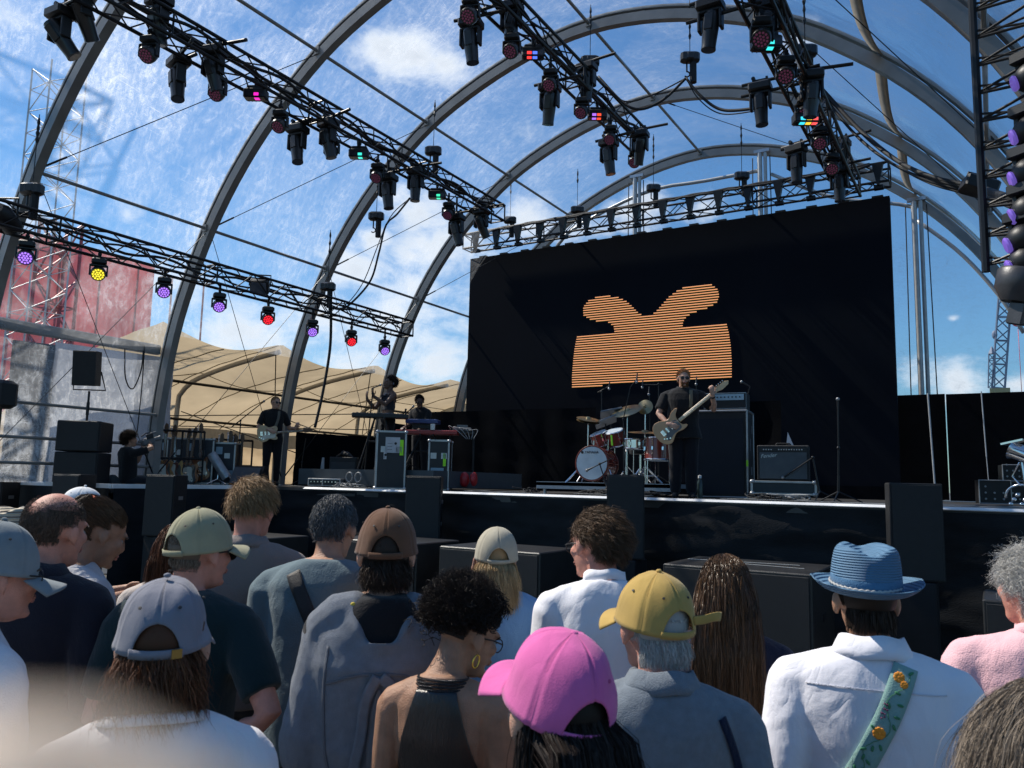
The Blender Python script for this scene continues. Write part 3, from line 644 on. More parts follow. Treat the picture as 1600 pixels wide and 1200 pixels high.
bs = [MB(), MB(), MB()]; pitch = .0545; z = SP[:, 1].min()+.01
while z < SP[:, 1].max():
    for (x0, x1) in spans(z):
        for kk, (dz, hh) in enumerate(((.0100, .009), (0, .011), (-.0080, .005))):
            bs[kk].box(((x0+x1)/2, .0, z+dz), (x1-x0, .006, hh-.0006))
    z += pitch
for kk, (cc, es) in enumerate((((1, .50, .27), .74), ((1., .30, .10), .80), ((.36, .48, .12), .42))):
    bs[kk].build('lit_stripes', mat('led_stripe_%s' % ('pale', 'orange', 'green')[kk], (.02, .02, .02), .6, emit=cc, estr=es), scn)
# ================================================================== LIGHTS ON THE TRUSSES
def moving_head():
    r = empty('moving_head_light', (0, 0, 0))
    b = MB(); b.box((0, 0, .02), (.30, .24, .12), bev=.02); b.box((0, 0, .085), (.26, .06, .03)); b.build('base', BLK, r, 40)
    b = MB(); b.box((0, 0, -.06), (.25, .13, .045), bev=.01)
    for s_ in (-1, 1): b.box((s_*.125, 0, -.17), (.035, .12, .24), bev=.012)
    b.build('yoke', BLK, r, 40)
    b = MB(); b.lathe([(.055, .17), (.085, .155), (.095, .10), (.098, 0), (.09, -.12), (.082, -.24), (.085, -.27), (.085, -.29), (.07, -.29)], n=14); b.box((0, .085, .02), (.1, .03, .2), bev=.01); b.box((0, -.085, .02), (.1, .03, .2), bev=.01)
    h = b.build('head', mat('black_gloss_shell', (.02, .021, .023), .28, 0, .05, 60, .2), r, 40); h.location = (0, 0, -.23)
    b = MB(); b.lathe([(.066, -.294), (.066, -.288), (.01, -.282)], n=16); b.build('lens', mat('dark_lens', (.10, .12, .16), .08, .3), h, 40)
    b = MB()
    b.box((-.09, 0, .13), (.03, .05, .07)); b.box((0, 0, .125), (.2, .03, .05)); b.tube([(-.09, -.03, .17), (-.09, .03, .17)], .028, 8); b.box((.09, 0, .13), (.03, .05, .08)); b.build('clamp', BLKM, r); return r
def wash_light(col=None, nm='off'):
    r = empty('wash_light', (0, 0, 0))
    b = MB(); b.box((0, 0, .02), (.20, .16, .09), bev=.02); b.build('base', BLK, r, 40)
    b = MB(); b.box((0, 0, -.04), (.22, .08, .03), bev=.01)
    for s_ in (-1, 1): b.box((s_*.112, 0, -.11), (.022, .07, .16), bev=.008)
    b.build('yoke', BLK, r, 40)
    b = MB(); b.lathe([(.02, .10), (.07, .085), (.098, .045), (.105, 0), (.105, -.05), (.098, -.07), (.09, -.07)], n=20); h = b.build('head', mat('black_gloss_shell', (0, 0, 0)), r, 40); h.location = (0, 0, -.15)
    b = MB()
    for ring, cnt in ((0, 1), (.034, 6), (.068, 12)):
        for i in range(cnt): a = 2*PI*i/max(cnt, 1); b.lathe([(.0135, -.068), (.0135, -.074), (.006, -.078)], (ring*math.cos(a), ring*math.sin(a), 0), n=8)
    m = mat('led_off', (.10, .03, .055), .2, emit=(.5, .1, .28), estr=.07) if col is None else mat('led_'+nm, tuple(c*.3 for c in col), .3, emit=col, estr=1.25)  # switched off LEDs still carry a faint added pink emission
    b.build('led_cluster', m, h, 40)
    if col is not None:
        b = MB(); b.lathe([(.088, -.072), (.088, -.0665), (.02, -.066)], n=20); b.build('glow_disc', mat('glow_'+nm, tuple(c*.1 for c in col), .4, emit=col, estr=.13), h)
    b = MB(); b.box((0, 0, .09), (.04, .05, .07)); b.tube([(0, -.03, .13), (0, .03, .13)], .028, 8); b.build('clamp', BLKM, r); return r
def strobe(cols, nm):
    r = empty('strobe_light', (0, 0, 0)); b = MB(); b.box((0, 0, 0), (.30, .15, .13), bev=.015); b.box((0, .02, .09), (.24, .12, .06), bev=.01)
    for i in range(6): b.box((-.12+i*.048, .08, .0), (.008, .02, .11))
    b.build('housing', BLK, r, 40)
    b = MB(); b.box((0, -.02, -.067), (.26, .10, .006)); b.box((0, -.077, -.02), (.26, .005, .07)); b.build('window', mat('strobe_window', (.03, .03, .04), .15), r)
    n_ = len(cols)
    for i, c in enumerate(cols):
        b = MB(); b.box((-.05+i*.075-(.0 if n_ > 1 else -.08), -.082, -.03), (.062, .008, .04), bev=.003); b.box((-.05+i*.075-(.0 if n_ > 1 else -.08), -.03, -.072), (.062, .06, .005)); b.build('led_segment', mat('segment_%s%d' % (nm, i), tuple(q*.2 for q in c), .3, emit=c, estr=1.1), r)
    b = MB(); b.box((0, 0, .13), (.04, .05, .08)); b.tube([(0, -.03, .18), (0, .03, .18)], .028, 8); b.build('clamp', BLKM, r); return r
def place_fix(proto, x, y, tr, lb, grp, dx=0., rz=0., hp=(0, 0), first=[set()], sc_=1., off=.2):
    X, Z = TX[tr]; p = onX(x, y, X+dx)
    if id(proto) in first[0]: o = dup(proto, p, (0, 0, rz), lb, grp, sc_)
    else: first[0].add(id(proto)); o = proto; o.location = [float(a) for a in p]; o.rotation_euler = (0, 0, rz); o.scale = (sc_,)*3; tag(o, lb, None, grp)
    for ch in o.children:
        if ch.name.startswith('head'): ch.rotation_euler = (hp[0], hp[1], 0)
    # drop pipe up to the truss
    top = Z-.12 if p[2] < Z-.16 else Z
    if top-p[2]-.12*sc_ > .04:
        b = MB(); inv = 1/sc_; b.tube([(0, 0, .14), (0, 0, (top-p[2])*inv)], .02, 8)
        b.build('drop_pipe', BLKM, o)
    if abs(dx) > .17:
        b = MB(); a = rotm(0, 0, -rz)@np.array([-dx, 0, 0])/sc_; zt = (top-p[2])/sc_; b.tube([(0, 0, zt)-np.sign(dx)*0*a, np.array([0, 0, zt])+a], .024, 8); b.tube([np.array([0, 0, zt])-a*.5, (0, 0, zt)], .024, 8); b.build('side_pipe', BLKM, o)
    return o
MH = moving_head(); MH['category'] = 'stage light'; WO = wash_light(); WO['category'] = 'stage light'
TN = {'A': 'upper left truss', 'B': 'lower left truss', 'C': 'top middle truss', 'D': 'top right truss'}
ORD = ['first', 'second', 'third', 'fourth', 'fifth', 'sixth', 'seventh', 'eighth', 'ninth', 'tenth', 'eleventh', 'twelfth', 'thirteenth', 'fourteenth']
mh = {'A': [(95, 25, .5, -.45), (133, -6, .5, .35), (279, 100, .0, -.25), (334, 84, .2, -.2), (249, 5, .25, .05), (465, 205, -.1, -.2), (513, 196, .2, -.15), (606, 280, 0, -.15), (650, 270, 0, 0), (713, 342, .1, -.25), (752, 333, .4, -.3)],
      'C': [(736, 40, .1, -.1), (799, 14, .1, 0), (859, 140, .2, .15), (917, 108, .1, .05), (951, 226, .1, -.1), (1000, 212, .3, .2)],
      'D': [(1110, 12, 0, .1), (1201, 12, 0, 0), (1188, 140, 0, -.05), (1268, 122, .1, .1), (1314, 226, .1, .0), (1244, 236, 0, 0), (1311, 268, 0, 0)]}
for tr, L_ in mh.items():
    for i, (x, y, a, c) in enumerate(sorted(L_)):
        dxo = {('D', 1110): -.55, ('D', 1188): -.5, ('D', 1244): -.45, ('D', 1268): .2, ('C', 736): -.35, ('C', 917): .1, ('C', 1000): .25, ('A', 95): -.5, ('A', 133): -.3, ('A', 279): -.35, ('A', 465): -.3}.get((tr, x), 0.)
        place_fix(MH, x, y, tr, '%s black moving head spotlight from the left hanging on the %s' % (ORD[i], TN[tr]), 'black moving head lights', dx=dxo, rz=(x*.37) % .6-.3, hp=(a, c), sc_=1.0 if tr != 'D' else .95)
wo = {'A': [(234, 66), (341, 128), (438, 180), (519, 222), (590, 262), (701, 322)], 'C': [(735, 6), (800, 62), (860, 116), (909, 160), (954, 203), (992, 240)],
      'D': [(1190, 38), (1228, 98), (1257, 160), (1281, 206), (1300, 247), (1205, -8)]}
for tr, L_ in wo.items():
    for i, (x, y) in enumerate(sorted(L_)):
        place_fix(WO, x, y, tr, '%s unlit honeycomb wash light from the left on the %s' % (ORD[i], TN[tr]), 'unlit wash lights', dx=(.08 if tr == 'C' else 0), rz=.4, hp=(-.75, .35 if tr != 'A' else .15))
PUp, YEL, REDc = (.42, .2, 1.), (1., .85, .05), (1., .02, .04)
protos = {}
for i, (x, y, c, nm) in enumerate([(42, 384, PUp, 'purple'), (155, 411, YEL, 'yellow'), (257, 440, PUp, 'purple'), (343, 464, PUp, 'purple'), (419, 485, REDc, 'red'), (488, 505, PUp, 'purple'), (549, 521, REDc, 'red'), (601, 536, PUp, 'purple')]):
    if nm not in protos: protos[nm] = wash_light(c, nm); protos[nm]['category'] = 'stage light'
    lb = {1: 'glowing yellow wash light, the only yellow one', 4: 'glowing red wash light, the left of the two red ones', 6: 'glowing red wash light, the right of the two red ones'}.get(i, 'glowing purple wash light, %s lamp from the left on the lower left truss' % ORD[i])
    place_fix(protos[nm], x, y, 'B', lb, 'glowing wash lights on the lower left truss', rz=rad(58), hp=(-1.05, .0), sc_=1.0)
for (x, y, tr, cols, nm, lb) in [(400, 148, 'A', [(.9, .02, .5)], 'magenta', 'small strobe showing magenta on the upper left truss'), (561, 241, 'A', [(.05, .8, .65)], 'teal', 'small strobe showing teal on the upper left truss'), (683, 305, 'A', [(.05, .85, .45)], 'green', 'small strobe showing green near the far end of the upper left truss'),
      (833, 84, 'C', [(1, .05, .05), (.1, .2, 1.)], 'redblue', 'strobe with red and blue segments on the top middle truss'), (933, 180, 'C', [(.4, .15, .9), (1., .08, .03)], 'violetred', 'strobe with violet and red segments on the top middle truss'),
      (1197, 68, 'D', [(.05, .8, .8)], 'cyan', 'strobe glowing cyan on the top right truss'), (1258, 186, 'D', [(.05, .7, .9), (.9, .6, .05), (1, .1, .1)], 'multi', 'strobe with cyan, amber and red segments on the top right truss')]:
    p_ = strobe(cols, nm); p_['category'] = 'strobe light'; place_fix(p_, x, y, tr, lb, 'small coloured strobes', rz=rad(30), first=[set()], sc_=1.05)
# blinder box and end lamp on B
p = onX(406, 447, -11.0); e_ = empty('blinder_light', p, rad(40), 'black square blinder lamp on the lower left truss', 'stage light'); b = MB(); b.box((0, 0, 0), (.32, .2, .26), rotm(.5), bev=.02); b.build('housing', BLK, e_, 40)
b = MB(); b.tube([(-.18, 0, 0), (-.18, 0, .2), (.18, 0, .2), (.18, 0, 0)], .014, 6); b.build('bracket', BLKM, e_); b = MB(); b.box((0, -.12, -.07), (.26, .01, .2), rotm(.5)); b.build('glass', mat('dark_lens', (0, 0, 0)), e_)
p = onX(8, 335, -11.0); e_ = empty('followspot', p, rad(30), 'large black lamp on the truss at the left edge of the photo', 'stage light'); b = MB(); b.lathe([(.08, -.2), (.13, -.18), (.14, .1), (.09, .2)], (0, 0, -.05), rotm(1.2), 18); b.build('housing', BLK, e_, 40); b = MB(); b.tube([(-.16, 0, 0), (-.16, 0, .22), (.16, 0, .22), (.16, 0, 0)], .016, 6); b.build('bracket', BLKM, e_)
p = atD(1530, 292, 8.6); e_ = empty('blinder_light', p, rad(20), 'black boxy lamp just left of the light ladder, below a cable bundle', 'stage light'); b = MB(); b.box((0, 0, 0), (.34, .26, .16), rotm(0, .35), bev=.02); b.build('housing', BLK, e_, 40)
b = MB(); b.tube([(-.16, 0, .02), (-.1, 0, .17), (.17, 0, .08), (.17, 0, -.05)], .012, 6); b.build('bracket', BLKM, e_); b = MB(); b.box((-.02, -.135, .0), (.05, .005, .05), rotm(0, .35)); b.build('sticker', mat('pale_label', (.5, .5, .5), .6), e_)
# chain hoists
def hoist():
    r = empty('chain_hoist', (0, 0, 0)); b = MB(); b.box((0, 0, 0), (.30, .15, .17), bev=.03); b.box((.0, 0, -.0), (.12, .19, .13), bev=.02); b.build('motor', mat('hoist_black', (.02, .02, .022), .3), r, 40)
    b = MB(); b.tube([(.05, 0, -.08), (.05, 0, -.42)], .055, 8); b.build('chain_bag', BLKR, r, 40)
    b = MB(); b.tube([(-.05, 0, -.08), (-.05, 0, -.2), (-.05, .0, -.24)], .014, 6); b.tube([(-.05+.045*math.cos(a), 0, -.28+.045*math.sin(a)) for a in np.linspace(1.6, -2.4, 9)], .012, 6); b.build('hook', BLKM, r); return r
HO = hoist(); HO['category'] = 'chain hoist'; fst = [True]
def place_hoist(x, y, X, Y, lb, rz=.5, s_=1.):
    global HO
    p = onX(x, y, X) if X is not None else onY(x, y, Y)
    if fst[0]: o = HO; o.location = [float(a) for a in p]; o.rotation_euler = (0, 0, rz); tag(o, lb, None, 'chain hoists holding the trusses'); fst[0] = False
    else: o = dup(HO, p, (0, 0, rz), lb, 'chain hoists holding the trusses', s_)
    zt = float(np.interp(p[0], PRO[:, 0], PRO[:, 1]))-.2
    b = MB(); b.tube([(0, 0, .08), (0, 0, zt-p[2])], .006, 6); L_ = zt-p[2]
    b.tube([(0, 0, L_-.32), (0, 0, L_-.27), (0, 0, L_-.22), (0, 0, L_-.16), (0, 0, L_-.12), (0, 0, L_-.05)], [.014, .026, .012, .012, .022, .012], 6); b.build('chain', BLKM, o); return o
for a in [(677, 236, -8.5, None, 'hoist above the far end of the upper left truss'), (512, 448, -11., None, 'hoist in the middle of the lower left truss'), (50, 296, -11., None, 'hoist over the lower left truss near the left edge'),
          (922, 96, -5.3, None, 'hoist on the top middle truss'), (1258, 80, -1.9, None, 'hoist on the top right truss'), (1078, 90, None, 11.55, 'hoist hanging free between the two middle trusses with cables looped from it'), (588, 338, None, 11.4, 'hoist hanging free on the left between two ribs with a cable drop'),
          (797, 344, None, 15.75, 'first hoist from the left above the screen truss'), (902, 328, None, 15.75, 'second hoist from the left above the screen truss'), (1021, 294, None, 15.75, 'third hoist from the left above the screen truss'), (1159, 275, None, 15.75, 'fourth hoist from the left above the screen truss'), (1309, 268, None, 15.75, 'rightmost hoist above the screen truss')]:
    place_hoist(*a)
# hanging cables
def cable(pts, r, lb, n=30, m=None):
    b = MB(); b.tube(resample(pts, n), r, 6); return tag(b.build('hanging_cable', m or BLKR, None, True), lb, 'cable', 'hanging cables')
hp_ = onY(1072, 122, 11.5)
cable([onX(935, 120, -5.3), onY(985, 168, 11.2), onY(1030, 160, 11.4), hp_], .024, 'black cable looping left from the free hoist in the middle')
cable([onX(940, 128, -5.3), onY(975, 158, 11.2), onY(1020, 148, 11.4), hp_], .012, 'thin cable looping left from the free hoist in the middle')
cable([hp_, onY(1095, 150, 11.5), onY(1130, 172, 11.5), onY(1190, 168, 11.3)], .024, 'black cable looping right from the free hoist in the middle')
cable([hp_, onY(1092, 155, 11.5), onY(1128, 178, 11.5), onY(1188, 172, 11.3)], .010, 'thin cable looping right from the free hoist in the middle')
for i, (dx, dy, r_) in enumerate(((0, 0, .03), (6, 4, .024), (-5, 9, .02), (2, 14, .014))):
    cable([onX(1285, 140+dy, -1.9), atD(1345+dx, 205+dy, 11.), atD(1400+dx, 250+dy*.7, 10.2), atD(1460, 278+dy*.8, 9.4), atD(1530, 293+dy, 8.7), onY(1580, 310+dy, 6.7)], r_, 'cable sweeping from the top right truss to the light ladder, %s strand' % ('thickest', 'second', 'third', 'thinnest')[i], 40)
hq = onY(603, 352, 11.4)
cable([onX(640, 310, -8.5), onY(620, 335, 11.4), hq, onY(592, 395, 11.4), onY(578, 440, 11.5), onY(545, 477, 11.6), onX(530, 482, -11.)], .02, 'thick cable falling from the upper left truss to the lower left truss', 40)
cable([onX(645, 306, -8.5), onY(617, 330, 11.4), hq, onY(588, 390, 11.4), onY(568, 440, 11.5), onY(545, 472, 11.6), onX(531, 478, -11.)], .010, 'thin cable falling from the upper left truss to the lower left truss', 40)
cable([onX(517, 470, -11.), onX(516, 540, -11.), onX(505, 610, -11.), onX(492, 668, -11.)], .028, 'thick black cable falling to the stage right of the guitarist')
cable([onX(195, 545, -12.4), onX(196, 590, -12.4), onX(207, 608, -12.4), onX(220, 580, -12.4), onX(224, 548, -12.4)], .012, 'thin cable loop under the wide beam at far left')
cable([onX(226, 540, -12.4), onX(222, 600, -12.4), onX(216, 660, -12.4), onX(214, 675, -12.4)], .010, 'thin cable falling from the wide beam behind the camera operator')
# ================================================================== PEOPLE
HC = np.array([0, .025, 1.61]); PIV = np.array([0, -.01, 1.48])
def T4(R, t): M = np.eye(4); M[:3, :3] = R; M[:3, 3] = t; return M
def about(R, p): return T4(R, np.asarray(p)-np.asarray(R)@np.asarray(p))
def head_prims(b, fem=False):
    o = HC
    b.ell(o+[0, -.012, .03], (.076, .096, .090), nu=24, nv=16); b.ell(o+[0, .03, -.03], (.061, .066, .085)); b.ell(o+[0, .045, -.085], (.042 if fem else .047, .044, .034))
    b.ell(o+[0, .082, .025], (.05, .016, .014)); b.ell(o+[0, .09, -.055], (.026, .016, .016))
    b.caps([o+[0, .093, .012], o+[0, .108, -.025]], [.009, .013]); b.ell(o+[0, .102, -.03], (.018, .014, .010))
    b.ell(o+[0, .088, -.096], (.02, .016, .016))
    for s_ in (-1, 1):
        b.ell(o+[s_*.034, .07, -.02], (.024, .022, .022)); b.ell(o+[s_*.08, -.01, -.008], (.010, .019, .032), rotm(.2, 0, s_*-.35)); b.ell(o+[s_*.079, .0, -.035], (.008, .010, .012))
    b.caps([o+[0, -.03, -.03], o+[0, -.03, -.09], PIV+[0, -.02, -.08]], [.052, .052, .062], 16)
def hand_prims(b, wr, d, pn, curl=.5, side=1, spread=0.):
    # wr wrist point, d direction of palm, pn palm normal (palm faces pn), side = +1 thumb towards cross(d, pn)
    d = np.asarray(d, float); d /= np.linalg.norm(d); pn = np.asarray(pn, float); pn = pn-d*(pn@d); pn /= np.linalg.norm(pn); x = np.cross(d, pn)*side; wr = np.asarray(wr, float)
    R = np.stack([x, pn, d], 1)
    b.ell(wr+d*.045, (.040, .014, .052), R, 14, 9); b.caps([wr-d*.02, wr+d*.02], [.026, .027], 10)
    for i, (off, L_) in enumerate(((.030, .072), (.010, .080), (-.010, .075), (-.029, .060))):
        p = wr+d*.085+x*off; a = 0.; pts = [p-d*.02]; dd = d+x*spread*off*12; dd /= np.linalg.norm(dd)
        for k, fr_ in enumerate((.42, .33, .25)):
            pts.append(p.copy()); a += curl*(.75+.12*i); v = dd*math.cos(a)+pn*math.sin(a); p = p+v*L_*fr_
        pts.append(p); b.caps(pts, [.0095, .0095, .0088, .0082, .0074], 8)
    t0 = wr+d*.02+x*.028; v = d*.55+x*.75+pn*.25*(1+curl); v /= np.linalg.norm(v); t1 = t0+v*.04; v2 = d*.85+x*.3+pn*.5*curl; v2 /= np.linalg.norm(v2)
    b.caps([t0, t1, t1+v2*.03, t1+v2*.052], [.014, .0115, .0102, .0085], 8)
def elbow(sh, wr, hint, l1=.29, l2=.26):
    sh, wr = np.asarray(sh, float), np.asarray(wr, float); D = wr-sh; L_ = np.linalg.norm(D)
    if L_ > l1+l2-.005: wr = sh+D/L_*(l1+l2-.005); D = wr-sh; L_ = np.linalg.norm(D)
    a = (l1*l1-l2*l2+L_*L_)/(2*L_); h = math.sqrt(max(l1*l1-a*a, 1e-6)); n = D/L_; hv = np.asarray(hint, float); hv = hv-n*(hv@n); hv /= np.linalg.norm(hv)
    return sh+n*a+hv*h, wr
def TR(T, p): return np.asarray(p)@T[:3, :3].T+T[:3, 3]
def remesh(b, name, voxel, m, parent=None, smooth=6, fn=None):
    me = b.mesh(name); o = bpy.data.objects.new('tmp', me); COL.objects.link(o)
    md = o.modifiers.new('r', 'REMESH'); md.mode = 'VOXEL'; md.voxel_size = voxel; md.use_smooth_shade = True
    if smooth: ms = o.modifiers.new('s', 'SMOOTH'); ms.iterations = smooth; ms.factor = .5
    m2 = evalmesh(o); bpy.data.objects.remove(o); bpy.data.meshes.remove(me)
    if fn is not None:
        n = len(m2.vertices); co = np.zeros(n*3); m2.vertices.foreach_get('co', co); co = co.reshape(-1, 3); no = np.zeros(n*3); m2.vertex_normals.foreach_get('vector', no); no = no.reshape(-1, 3)
        m2.vertices.foreach_set('co', fn(co, no).ravel())
    m2.update(); m2.materials.clear(); m2.materials.append(m); m2.polygons.foreach_set('use_smooth', [True]*len(m2.polygons)); m2.name = name
    o = bpy.data.objects.new(name, m2); COL.objects.link(o)
    if parent is not None: o.parent = parent
    return o
def folds(seed, amp, infl=0.):
    def f(co, no):
        P = co.copy(); P[:, 2] *= .8
        a = fnoise(P, seed, 6., True, 2)*.6+fnoise(P*[1, 1, .3]+[0, 0, 0], seed+1, 9., True, 1)*.75+fnoise(P*[.45, .45, 1.5], seed+2, 9., True, 1)*.6
        return co+no*(amp*a+infl)[:, None]
    return f
SHO = .184
def person(px_, py_, D, face, label, skinm, shirt=None, sl='short', trousers=(.05, .05, .06), head_yaw=0., head_pitch=0., head_roll=0., lean=0., leanside=0., wf=1., bulk=1., fem=False, arms=None, seed=1, hat=.0, hands=True, vox=.0075, feetz=0., pos=None, scale=None, hem=.86, legs=None, wrinkle=.0045, legr=1., shirtname='shirt', cat='person', group=None, hint=None, neckz=0.):
    """Every figure: one continuous body mesh, clothes and hair as children."""
    if pos is None: q_ = px(px_, py_)
    else: q_ = np.array(pos)-CAM
    body_rot = math.atan2(-q_[0], q_[1])-rad(face)
    Th = about(rotm(rad(head_pitch), 0, 0) if False else (rotm(0, 0, -rad(head_yaw))@rotm(-rad(head_pitch), 0, 0)@rotm(0, rad(head_roll), 0)), PIV)
    Tu = about(rotm(-rad(lean), rad(leanside), 0), (0, 0, .98))
    TH = Tu@Th
    if pos is None:
        tgt = atD(px_, py_, D)
        crown = TR(TH, HC+[0, -.01, .120+hat]); s_ = scale or (tgt[2]-feetz)/crown[2]
        R = rotm(0, 0, body_rot); c = R@crown*s_; loc = (tgt[0]-c[0], tgt[1]-c[1], feetz if scale is None else tgt[2]-c[2])
    else: loc = pos; s_ = scale or 1.
    A = arms or {}
    sho = {s: TR(Tu, (s*SHO*wf, -.014, 1.378)) for s in (-1, 1)}
    wr = {}; el = {}
    for s in (-1, 1):
        w_ = A.get(s, (s*.17, .17, 1.02)); h_ = (A.get('hint') or {}).get(s, (s*.16, -.12, -1)); w2 = TR(Tu, w_) if not A.get('abs') else np.array(w_)
        el[s], wr[s] = elbow(sho[s], w2, h_)
    # ---- body
    b = MB(); b.T = TH; head_prims(b, fem); b.T = Tu
    kx = wf; ky = bulk
    secs = [(0, .0, .90, .150, .10), (0, 0, .98, .155, .105), (0, 0, 1.08, .135 if fem else .145, .095), (0, -.0, 1.20, .150, .105), (0, -.01, 1.31, .172, .108), (0, -.02, 1.40, .172, .092), (0, -.03, 1.435, .142, .078), (0, -.032, 1.465, .098, .066), (0, -.032, 1.492, .062, .058)]
    b.loft([(x, y, z, rx*kx, ry*ky) for x, y, z, rx, ry in secs], 20)
    for s in (-1, 1): b.caps([(s*.02, -.035, 1.450), (s*.10*wf, -.028, 1.426), (s*SHO*wf, -.014, 1.385)], [.048, .050, .054], 12)
    b.T = None
    for s in (-1, 1):
        b.caps([sho[s], sho[s]+(el[s]-sho[s])*.35, el[s], el[s]+(wr[s]-el[s])*.3, wr[s]], [.056*(.75+.25*bulk), .050, .039, .040, .026], 12)
        if hands:
            d = wr[s]-el[s]; d /= np.linalg.norm(d); hd = (A.get('hd') or {}).get(s, d*.8+np.array([-s*.45, .35, -.1])); pn = (A.get('pn') or {}).get(s, np.array([-s*.8, 0, -.5])); cu = (A.get('curl') or {}).get(s, .55)
            hand_prims(b, wr[s], hd, pn, cu, s*(A.get('th') or {}).get(s, 1) )
    L = legs or {s: [(s*.09, 0, .93), (s*.10, .02, .49), (s*.105, -.02, .08)] for s in (-1, 1)}
    for s in (-1, 1):
        b.caps(L[s], [.083, .056, .040], 12); an = np.array(L[s][2], float); fd = np.array(L.get('foot', (s*.12, 1, 0)), float); fd /= np.linalg.norm(fd)
        b.caps([an+[0, 0, -.03], an+fd*.07+[0, 0, -.045], an+fd*.15+[0, 0, -.052]], [.036, .034, .024], 8)
    o = remesh(b, 'person', vox, skinm, None, 5)
    o.location = [float(a) for a in loc]; o.rotation_euler = (0, 0, body_rot); o.scale = (s_,)*3
    tag(o, label, cat, group)
    # ---- trousers + shoes
    TM = fabric('trousers_%.3f_%.3f_%.3f' % trousers, trousers)
    b = MB()
    for s in (-1, 1): b.caps([np.array(L[s][0])+[0, 0, .0], L[s][1], np.array(L[s][2])+[0, 0, .03]], [.112*legr, .078*legr, .066*legr], 12)
    b.loft([(0, 0, .84, .150, .115), (0, 0, .93, .165, .125), (0, 0, 1.0, .158, .118)], 18) if legs is None else b.ell((0, .0, .95), (.17, .14, .12))
    remesh(b, 'trousers', .014, TM, o, 5, folds(seed+50, .004))
    b = MB()
    for s in (-1, 1):
        an = np.array(L[s][2], float); fd = np.array(L.get('foot', (s*.12, 1, 0)), float); fd /= np.linalg.norm(fd)
        b.caps([an-fd*.03+[0, 0, -.035], an+fd*.08+[0, 0, -.043], an+fd*.17+[0, 0, -.05]], [.045, .044, .032], 10)
    remesh(b, 'shoes', .012, BLKR, o, 3)
    so_ = None
    if shirt is not None:
        b = MB(); b.T = Tu; g_ = .014
        sec = [(0, .0, hem, .170*(.5+.5*bulk), .122), (0, .0, .98, .172, .126), (0, 0, 1.08, .165 if fem else .172, .120), (0, -.0, 1.20, .172, .124), (0, -.01, 1.31, .188, .124), (0, -.02, 1.40, .186, .108), (0, -.028, 1.44, .158, .094), (0, -.030, 1.468, .120, .084), (0, -.030, 1.492+neckz, .082, .074)]
        b.loft([(x, y, z, rx*kx, ry*ky) for x, y, z, rx, ry in sec], 24, 2.4)
        for s in (-1, 1): b.caps([(s*.02, -.035, 1.448), (s*.10*wf, -.028, 1.426), (s*SHO*wf, -.014, 1.385)], [.058, .061, .066], 14)
        b.T = None
        for s in (-1, 1):
            k0 = sho[s]; e1 = el[s]; w1 = wr[s]
            if sl == 'short': q = [k0, k0+(e1-k0)*.35, k0+(e1-k0)*.78]; rr = [.070, .068, .064]
            elif sl == 'long': q = [k0, k0+(e1-k0)*.4, e1, e1+(w1-e1)*.5, w1-(w1-e1)*.04]; rr = [.070, .064, .056, .050, .041]
            elif sl == 'roll': q = [k0, k0+(e1-k0)*.4, e1, e1+(w1-e1)*.3]; rr = [.070, .064, .058, .054]
            else: q = None
            if q is not None:
                b.caps(q[:2]+q[2:], [r_*(.6+.4*bulk) for r_ in rr], 14) if sl != 'short' else b.tube([q[0]-(q[1]-q[0])*.2]+q, [.05]+[r_*(.6+.4*bulk) for r_ in rr], 14)
            b.ell(k0+[0, 0, -.004], (.066*(.6+.4*bulk), .066, .062))
        so_ = remesh(b, shirtname, vox+.0015, shirt, o, 12, folds(seed, wrinkle, .006))
    return dict(o=o, TH=TH, Tu=Tu, sho=sho, el=el, wr=wr, s=s_, shirt=so_, seed=seed, wf=wf, bulk=bulk)
def worldT(P, T=None):
    return T
